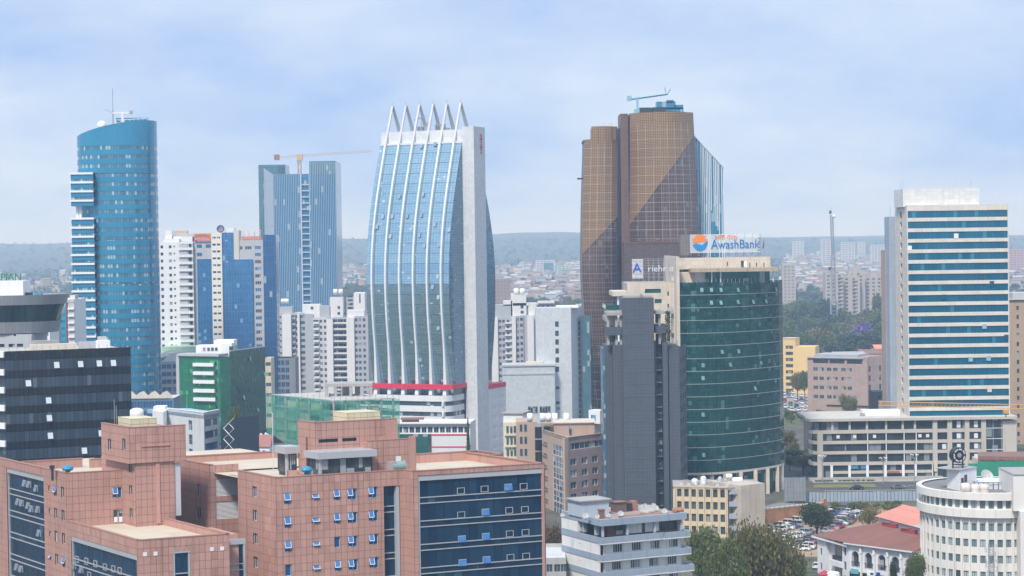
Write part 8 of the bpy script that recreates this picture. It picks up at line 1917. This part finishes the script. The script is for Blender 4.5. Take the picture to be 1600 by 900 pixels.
def tree(key, px, ytop, D, label, group=None, name='tree', wpx=None, ground=None):
    """A tree whose top shows at (px, ytop) at distance D, scaled from its prototype; wpx gives the crown width in pixels."""
    x = X(px, D, ytop); z0 = gz(x, D) if ground is None else ground; zt = zat(x, D, ytop); tm, cm, h, r = PRO[key]
    s = max(.25, (zt-z0)/h/1.02); sx_ = s if wpx is None else wpx*D/F/(2*r*.98)
    t = thing(name, label, 'bush' if key == 'bush' else 'tree', x, D, z0, group, R.uniform(0, 6))
    t.scale = (sx_, sx_, s)
    for n_, m in (('trunk', tm), ('crown', cm)): o = put(n_, m); o.parent = t
    return t
tree('near', 1106, 838, 405, 'leafy green tree standing between striped flats and beige office', wpx=68); tree('acacia', 1188, 843, 398, 'broad olive green spreading tree at the bottom below the beige office', wpx=125); tree('near', 1135, 858, 386, 'darker green tree in front of the broad olive tree at the bottom edge', wpx=70); tree('near', 1243, 872, 420, 'small green tree right of the broad olive tree at the bottom edge', wpx=36)
tree('dry', 863, 817, 470, 'dry brown leaved tree between pink office and striped flats', wpx=34); tree('weep', 1276, 790, 510, 'dark green drooping tree among the parked cars', wpx=50); tree('sparse', 1357, 792, 522, 'thin olive tree beside the red hipped roof', wpx=40); tree('sparse', 1398, 788, 556, 'thin low olive tree above the salmon roof', wpx=34)
tree('near', 1430, 872, 416, 'bushy green tree at the right end of the arcade building', wpx=34); tree('weep', 1396, 880, 424, 'small slim tree in front of the arcade building', wpx=12); tree('near', 368, 655, 545, 'grey green tree right of the diamond patterned panel', wpx=34); tree('cypress', 731, 657, 640, 'tall narrow cypress against the sail tower pier', 'None', wpx=9)['group'] = 'cypress trees'
tree('sparse', 1255, 712, 655, 'brownish tree right of the green bank block columns', wpx=40); tree('mid1', 1240, 700, 690, 'dark tree just beyond the right edge of the green bank block', wpx=34); tree('sparse', 1284, 735, 645, 'thin dry tree at the left end of the long podium', wpx=22)
tree('mid2', 1246, 583, 950, 'olive tree in front of the yellow flats', wpx=22); tree('mid0', 1257, 578, 940, 'green tree between the yellow flats and the mauve office', wpx=20); tree('sparse', 1322, 618, 838, 'ragged palm like tree in front of the mauve office', wpx=24); tree('sparse', 1332, 622, 842, 'second ragged palm like tree at the mauve office corner', wpx=18)
gl = 'trees of the grove beyond the green bank block'; kinds = (('mid0', 'mid green'), ('mid1', 'dark green'), ('mid2', 'olive green'), ('tall', 'tall dark green'), ('lime', 'pale green'))
tree('purple', 1350, 503, 1330, 'purple flowering jacaranda tree in the grove', wpx=34); tree('lime', 1352, 531, 1250, 'bright green tree in front of the purple tree', wpx=26)
RG = random.Random(21); G3 = [[], [], []]
for i in range(62):
    k = i/61; px = 1226 + (i*61.8) % 172; D = 1640 - 420*k + RG.uniform(-25, 25); yt = 470 + 62*k + RG.uniform(-9, 9) - (12 if px > 1370 else 0) + (14 if px > 1290 and px < 1370 and k < .3 else 0)
    ky, nm = kinds[(0, 1, 1, 2, 3, 1, 0, 4)[i % 8]] if px > 1262 or k < .5 else kinds[4 if i % 2 else 0]
    G3[min(2, int(k*3))].append((px, yt, D, ky, nm))
for row, ro in zip(G3, ('back', 'middle', 'front')):
    for j, (px, yt, D, ky, nm) in enumerate(sorted(row)): tree(ky, px, yt, D, f'{nm} tree, {nth(j)} from the left in the {ro} of the grove', gl, wpx=RG.uniform(24, 46))
def hazy(n, pick, d0, d1, label, group):
    for i in range(n):
        px, D, h = pick(), RG.uniform(d0, d1), RG.uniform(8, 14); x = X(px, D, 420); yt = proj(x, D, gz(x, D)+h)[1]
        tree(kinds[i % 4][0], px, yt, D, label, group, wpx=RG.uniform(8, 13)*F/D)
hazy(110, lambda: RG.uniform(776, 910), 1900, 3000, 'hazy tree on the slope between sail tower and brown tower', 'hazy trees on the far slope')
hazy(120, lambda: RG.choice((RG.uniform(1228, 1396), RG.uniform(535, 568), RG.uniform(1582, 1600), RG.uniform(1228, 1396))), 1900, 3200, 'hazy tree among the houses of the far settlement', 'hazy trees in the settlement')
for i, px in enumerate([1276, 1281, 1287, 1293, 1299, 1312, 1319, 1326, 1333, 1341, 1349, 1357, 1363]): tree('bush', px, 754.5-(i % 3), 634, nth(i) + ' clipped bush from the left between road and podium', 'clipped bushes by the road', 'bush', wpx=7.5)
for i, px in enumerate(sorted(1288+RG.random()*120 for _ in range(22))): tree('bush', px, 783+RG.random()*6, 566+RG.uniform(-6, 6), nth(i) + ' wild bush from the left on the bank below the hoarding', 'wild bushes on the bank', 'bush', wpx=RG.uniform(8, 16))
for i, px in enumerate(sorted(1226+RG.random()*66 for _ in range(26))): tree('bush', px, 640+RG.random()*12, 850+RG.uniform(-22, 30), nth(i) + ' green shrub from the left below the far car park', 'shrubs below the far car park', 'bush', wpx=RG.uniform(7, 14))
for i in range(9): tree('mid%d' % (i % 3), 1228+RG.random()*50, 672+RG.random()*60, 745-i*10, nth(i) + ' nearest dark tree right of the green bank block', 'trees right of the bank block', wpx=RG.uniform(16, 28))
# far woods and the far town as masses, on the slopes
def gpt(px, py):
    d = CAMR @ Vector(((px-800)/F, (450-py)/F, -1)); D = 1500.
    while D < 11000:
        p = EYE + d*(D/d.y)
        if p.z <= gz(p.x, D): return p
        D += 40
    return None
V = []
for i in range(7500):
    px = RG.uniform(-20, 1620); py = 376 + 110*RG.random()**1.6; p = gpt(px, py)
    if p is None or p.y < 1750 or (p.y > 4200 and RG.random() < .6): continue
    s = RG.uniform(4, 9)*(1 if p.y < 4500 else .9); V.append(leaves([(p.x+RG.uniform(-30, 30), p.y+RG.uniform(-60, 60), gz(p.x, p.y)+s*.5, s, s, s*.75)], 26, s*.3))
o = put('far_woods', leafmesh('far_woods', np.concatenate(V), LD), kind='stuff')
HW = [wallm('house_wall_%s' % c, rgb, .85, .2, .2) for c, rgb in (('pale', (.46, .44, .41)), ('grey', (.36, .35, .34)), ('tan', (.37, .30, .24)), ('blue', (.42, .48, .55)))]; HR = [wallm('brown_tin', (.24, .18, .15)), wallm('grey_tin', (.42, .41, .4)), wallm('red_tin', (.23, .15, .13)), wallm('dark_tin', (.2, .19, .19))]
def house(b, x, y, z, w, d, h, a, mw, mr):
    q = MB(); q.box(-w/2, w/2, -d/2, d/2, -3, h, mw); e = .5; rh = d*.22
    q.face([(-w/2-e, -d/2-e, h), (w/2+e, -d/2-e, h), (w/2+e, 0, h+rh), (-w/2-e, 0, h+rh)], mr); q.face([(w/2+e, d/2+e, h), (-w/2-e, d/2+e, h), (-w/2-e, 0, h+rh), (w/2+e, 0, h+rh)], mr)
    q.face([(-w/2, d/2, h), (-w/2, -d/2, h), (-w/2, 0, h+rh)], mw); q.face([(w/2, -d/2, h), (w/2, d/2, h), (w/2, 0, h+rh)], mw)
    for k in range(3): q.box(-w*.36+k*w*.3, -w*.36+k*w*.3+1.3, -d/2-.08, -d/2, h*.45, h*.45+1.2, 2)
    b.add(q, Matrix.Translation((x, y, z)) @ Matrix.Rotation(a, 4, 'Z')); return b
MEH = []
for i in range(12): w_, d_, h_ = RG.uniform(8, 15), RG.uniform(7, 10), RG.choice((3, 3.2, 6, 6.4, 9)); MEH.append(house(MB(), 0, 0, 0, w_, d_, h_, 0, 0, 1).mesh('house', [HW[i % 4], HR[(i*3+i//4) % 4], DGLASS]))
cnt = 0; rest = MB(); regs = ((1226, 1398, 376, 462, .56), (772, 912, 408, 480, .24), (532, 572, 384, 455, .1), (1578, 1602, 378, 466, .06), (-10, 112, 384, 470, .04))
for i in range(2600):
    q = RG.random(); acc = 0
    for r_ in regs:
        acc += r_[4]
        if q <= acc: break
    p = gpt(RG.uniform(r_[0], r_[1]), r_[2] + (r_[3]-r_[2])*RG.random()**.85)
    if p is None or p.y < 1850 or p.y > (4700 if r_[0] == 1226 else 4000): continue
    x, y = p.x, p.y; z = gz(x, y)
    if cnt < 290 and y < 3900:
        o = put('house', MEH[i % 12], None, Matrix.Translation((x, y, z)) @ Matrix.Rotation(RG.uniform(-.7, .7), 4, 'Z')); where = 'in the hazy settlement right of the bank sign' if r_[0] == 1226 else ('on the hazy slope between sail and brown towers' if r_[0] == 772 else 'in the hazy far town')
        tagm(o, 'small %s house with %s tin roof ' % (('pale', 'grey', 'tan', 'bluish')[i % 12 % 4], ('brown', 'grey', 'reddish', 'dark')[(i % 12*3+i % 12//4) % 4]) + where, 'house', 'small houses of the far town'); cnt += 1
    else:
        house(rest, x, y, z, RG.uniform(8, 18), RG.uniform(7, 11), RG.choice((3, 3.5, 6, 9, 14)), RG.uniform(-.7, .7), RG.choice((0, 1, 2, 3)), RG.choice((4, 5, 6, 7))); 
rest.m = [8 if m == 2 and False else m for m in rest.m]; rest.build('town_mass', HW + HR, None, None, 'stuff')

# the town behind the viewpoint: never in view, added close and dark for the glass fronts to mirror
b = MB(); WB = [wallm('back_wall_%d' % k, c, .85, .1, .1, (3.2, 3.4, 1.7, .75)) for k, c in enumerate(((.22, .21, .2), (.14, .16, .18), (.2, .15, .12), (.07, .09, .11)))]
for i in range(420):
    x, y = RG.uniform(-1100, 1100), RG.uniform(-620, -110); h = RG.choice((12, 18, 24, 30, 36, 50, 64)) * RG.uniform(.8, 1.2); w_, d_ = RG.uniform(14, 34), RG.uniform(14, 26)
    if abs(x) < 60 and y > -260: continue
    b.box(x-w_/2, x+w_/2, y-d_/2, y+d_/2, 0, h, RG.randrange(4))
b.build('town_mass', WB, None, None, 'stuff')

# ================================================================== cars
CP_ = {n: wallm('car_' + n, rgb, .3, .03, .0, metal=mt) for n, rgb, mt in (('white', (.75, .75, .74), 0), ('silver', (.42, .44, .46), .4), ('grey', (.14, .15, .16), .3), ('black', (.02, .02, .024), .1), ('red', (.36, .03, .03), .1), ('blue', (.05, .12, .25), .2))}
CG = glassm('car_glass', (.02, .028, .032), (.035, .045, .05), (9, 9), .2, .05, 0); TYRE = wallm('tyre', (.02, .02, .02), .9); LAMP = paint('headlight', (.7, .72, .74), .2); TAIL = paint('tail_light', (.35, .02, .02), .3)
def carmesh(prof, cab, hw, col):
    """Body lofted along the side profile with rounded edges; cabin as a tapered glasshouse with roof skin."""
    b = MB(); secs = []
    for x, z0, z1, k in prof:
        w = hw*k; secs.append([(x, -w, z0), (x, -w*1.02, z0+(z1-z0)*.55), (x, -w*.94, z1-.06), (x, -w*.8, z1), (x, w*.8, z1), (x, w*.94, z1-.06), (x, w*1.02, z0+(z1-z0)*.55), (x, w, z0)])
    for s0, s1 in zip(secs, secs[1:]):
        for i in range(7): b.face([s0[i], s1[i], s1[i+1], s0[i+1]])
        b.face([s0[7], s1[7], s1[0], s0[0]])
    b.face(secs[0]); b.face(secs[-1][::-1])
    x0, x1, x2, x3, zb, zr = cab; a, c = hw*.9, hw*.7
    r = MB().box(x1+.02, x2-.02, -c, c, zr-.03, zr+.03); b.add(r)
    for y in (-1, 1):
        for xa, xb_ in ((x0, x1), (x3, x2), ((x1+x2)/2, (x1+x2)/2)): b.tube((xa, y*a, zb), (xb_, y*c, zr), .045, 4)
    gl_ = MB(); P = [(x0, -a, zb), (x3, -a, zb), (x3, a, zb), (x0, a, zb)]; Q = [(x1, -c, zr), (x2, -c, zr), (x2, c, zr), (x1, c, zr)]
    for i in range(4): gl_.face([P[i], P[(i+1) % 4], Q[(i+1) % 4], Q[i]])
    return b, gl_
TYPES = {'saloon': ([(-2.15, .35, .78, .8), (-2.05, .28, .9, .94), (-1.3, .25, .96, 1), (-.6, .25, .98, 1), (.8, .25, .95, 1), (1.7, .26, .84, .96), (2.1, .32, .68, .82)], (-1.55, -.95, .35, 1.0, .93, 1.42), .86), 'off_roader': ([(-2.2, .45, 1.0, .9), (-2.1, .38, 1.12, .97), (-1, .36, 1.16, 1), (.9, .36, 1.14, 1), (1.9, .38, 1.06, .97), (2.15, .45, .9, .88)], (-2.05, -1.85, .55, 1.05, 1.1, 1.78), .92), 'hatchback': ([(-1.85, .35, .85, .88), (-1.75, .28, .96, .96), (-.8, .26, .98, 1), (.8, .26, .95, 1), (1.5, .27, .86, .95), (1.85, .33, .68, .84)], (-1.75, -1.35, .3, .95, .94, 1.46), .84)}
wh = MB(); wh.add(MB().lathe((0, 0, 0), [(.02, -.1), (.3, -.1), (.33, -.06), (.33, .06), (.3, .1), (.02, .1)], 12), Matrix.Rotation(rad(90), 4, 'X')); WHM = wh.mesh('wheel', TYRE)
rim = MB(); rim.add(MB().lathe((0, 0, 0), [(.02, -.115), (.2, -.112), (.2, .112), (.02, .115)], 10), Matrix.Rotation(rad(90), 4, 'X')); RIM = rim.mesh('rim', STEEL)
CARS = {}
def car(kind, col, x, y, rz, label, group, z=.02, small=False):
    k = (kind, col, small)
    if k in CARS: return copy_thing(CARS[k], (x, y, z), rz, label, group)
    prof, cab, hw = TYPES[kind]; b, gl_ = carmesh(prof, cab, hw, col); t = thing('parked_car', label, 'car', x, y, z, group, rz); P = [('body', b.mesh('body', CP_[col])), ('windows', gl_.mesh('windows', CG))]
    for n_, m in P: o = put(n_, m); o.parent = t
    for sx_ in (1.35, -1.35):
        for sy in (hw*.92, -hw*.92):
            o = put('wheel', WHM, None, T((sx_*prof[-1][0]/2.12, sy, .33))); o.parent = t
            if not small: r = put('rim', RIM); r.parent = o
    if not small:
        for sy in (.58, -.58):
            for n_, m, xx in (('headlight', LAMP, prof[-1][0]-.1), ('tail_light', TAIL, prof[0][0]-.02)): o = put(n_, boxmesh(n_, .14, .34, .16, m, -.17), None, T((xx, sy, .66 if n_ == 'headlight' else .78))); o.parent = t
    CARS[k] = t; return t
cols = ['white', 'silver', 'white', 'grey', 'silver', 'black', 'white', 'grey', 'silver', 'blue', 'white', 'red']
rows = [((1200, 822), (1250, 806), 9, -18, 'in the row below the orange wall'), ((1200, 836), (1246, 822), 8, -18, 'in the second row off the wall'), ((1208, 850), (1264, 833), 10, -20, 'in the row left of the tree'), ((1252, 862), (1274, 852), 5, -20, 'in the corner by the arcade'), ((1250, 853), (1276, 845), 5, -20, 'in the second corner row by the arcade'),
        ((1302, 806), (1350, 797), 8, -15, 'in the row below the weedy bank'), ((1312, 815), (1344, 806), 6, -15, 'in the row right of the tree'), ((1288, 834), (1330, 814), 9, -22, 'in the row by the red roof'), ((1298, 822), (1320, 813), 5, -20, 'in the short row by the tree'), ((1388, 794), (1406, 792), 3, -10, 'near the bank above the salmon roof'), ((1204, 829), (1256, 811), 8, -18, 'in the gap row off the wall'), ((1296, 828), (1336, 808), 8, -20, 'in the gap row by the red roof'), ((1300, 800), (1352, 792), 8, -15, 'in the row against the weedy bank'), ((1218, 860), (1240, 858), 2, 40, 'alone beside the broad olive tree')]
for (a, b_, n, ang, where) in rows:
    A, B = gp(*a), gp(*b_); d = Vector((B[0]-A[0], B[1]-A[1])); n = max(2, min(n, int(d.length/2.35)))
    for i in range(n):
        k = (i+.5)/n; x, y = A[0]+d.x*k, A[1]+d.y*k; col = cols[RG.randrange(12)]; kd = RG.choice(('saloon', 'saloon', 'off_roader', 'hatchback')); yaw = math.atan2(d.y, d.x) + rad(90 + (180 if RG.random() < .35 else 0) + RG.uniform(-5, 5)) 
        car(kd, col, x+RG.uniform(-.2, .2), y+RG.uniform(-.5, .5), yaw, f'{col} {kd.replace("_", " ")} car, {nth(i)} from the left {where}', 'cars in the earth car park')
for (px, py, kd, col, lab) in ((1338, 765, 'saloon', 'black', 'dark saloon car driving on the road behind the blue hoarding'), (1403, 764, 'saloon', 'grey', 'grey saloon car on the road near the big lamp post'), (1276, 888, 'hatchback', 'white', 'white hatchback car at the bottom left of the arcade building')): x, y = gp(px, py, .03); car(kd, col, x, y, rad(180 if px < 1350 else 2) if py < 800 else rad(75), lab, 'cars on the streets', .035)
for j in range(7):
    A, B = gp(1222, 617+j*5.2), gp(1246+j*9.5, 614+j*5.4); d = Vector((B[0]-A[0], B[1]-A[1])); n = int(d.length/2.7)
    for i in range(n):
        if RG.random() < .12: continue
        k = (i+.5)/n; col = cols[RG.randrange(12)]; car(RG.choice(('saloon', 'off_roader', 'hatchback')), col, A[0]+d.x*k, A[1]+d.y*k, rad(90+RG.uniform(-9, 9)), f'{col} car, {nth(i)} from the left in the {nth(j)} row of the far car park', 'cars in the far car park', .03, True)

# ================================================================== walls, hoardings, street lamps
D = 586; t = thing('road_hoarding', 'long blue grey sheet hoarding along the near side of the road', 'hoarding', X(1350, D), D); HM = wallm('hoarding_sheet', (.34, .41, .48), .55, .12, .25, None, .06); x0 = X(1258, D, 775); x1 = X(1448, D, 775); n = 34
for i in range(n): l = (x1-x0)/n; MB().box(x0+l*i+.03, x0+l*(i+1)-.03, D, D+.06, Z(786, D, 1350), Z(768.3, D, 1350)+.1*math.sin(i)).build('sheet', HM, t); MB().box(x0+l*i-.06, x0+l*i+.03, D-.1, D+.1, 0, Z(767, D, 1350)).build('post', DARKM, t)
a, c = (gp(1196, 829)), (gp(1287, 803)); W, w = frame(a, c); t = thing('retaining_wall', 'orange brown stone retaining wall with pale coping beside the parked cars', 'wall', *a); zt = zat(*a, 797); dz = (zt - zat(*c, 787))/12
OM = wallm('orange_stone', (.55, .25, .11), .9, .35, .25, (.8, .4, .05, .25), bump=.4); n = 12
for i in range(n): MB().box(w*i/n, w*(i+1)/n-.02, 0, .6, -.2, zt - dz*i).build('wall_bay', OM, t, W); MB().box(w*i/n+.05, w*(i+1)/n-.1, -.12, .72, zt-dz*i+.01, zt-dz*i+.3).build('coping', wallm('coping_pale', (.5, .46, .4)), t, W)
MB().box(w, w+1.4, -.1, 1.0, -.2, zt-dz*11+1.0).build('end_pillar', OM, t, W); MB().box(0, w, .61, 14, 0, zt-dz*12-.5).build('terrace', wallm('terrace_grey', (.2, .2, .19), .9, .3, 0), t, W)
D = 583; t = thing('grey_screen', 'tall grey sheet screen beside the bank block columns', 'screen', X(1240, D), D)
for i in range(7): MB().box(X(1225+4.8*i, D, 760)+.03, X(1229.8+4.8*i, D, 760)-.03, D, D+.08, Z(783, D, 1240), Z(746, D, 1240)).build('sheet', wallm('screen_grey', (.25, .27, .29), .6, .1, .2, (.9, 1.6, .08, .3)), t)
for i in (0, 3, 7): MB().tube((X(1225+4.8*i, D, 760), D-.1, 0), (X(1225+4.8*i, D, 760), D-.1, Z(745, D, 1240)), .09, 5).build('post', STEEL, t)
lab = ('between podium and hoarding, left of the door canopy', 'in front of the podium, right of the door canopy', 'in front of the podium corner near the round building', 'at the left end of the long podium')
for k, (px, yt, D) in enumerate(((1380, 714, 628), (1429, 709, 627), (1572, 707, 627), (1285, 711, 629))):
    x = X(px, D, 740); zt = Z(yt, D, px); t = thing('street_lamp', 'tall multi armed street lamp ' + lab[k], 'street lamp', x, D, 0, 'street lamps along the road'); MB().tube((x, D, 0), (x, D, zt-1.2), .16, 6, r2=.11).build('post', GFRAME, t)
    for i in range(6): a = i*1.047; ex, ey = x+1.15*math.cos(a), D+1.15*math.sin(a); MB().tube((x, D, zt-1.8), (ex, ey, zt-.6), .06, 4).build('arm', GFRAME, t); MB().ball((ex, ey, zt-.3), .2, 8, 6).build('globe', WHITE, t)
sheet('grass_strip', [gp(1270, 763), gp(1370, 762), gp(1366, 757), gp(1272, 758)], .16, wallm('dry_grass', (.17, .19, .06), .95, .35, 0))
sheet('weedy_bank', [gp(1285, 801), gp(1450, 790), gp(1450, 786.5), gp(1290, 787)], .05, wallm('weeds', (.13, .11, .055), .95, .5, 0)); sheet('green_slope', [gp(1215, 668), gp(1300, 655), gp(1335, 640), gp(1215, 651)], .05, wallm('slope_grass', (.10, .12, .045), .95, .45, 0))
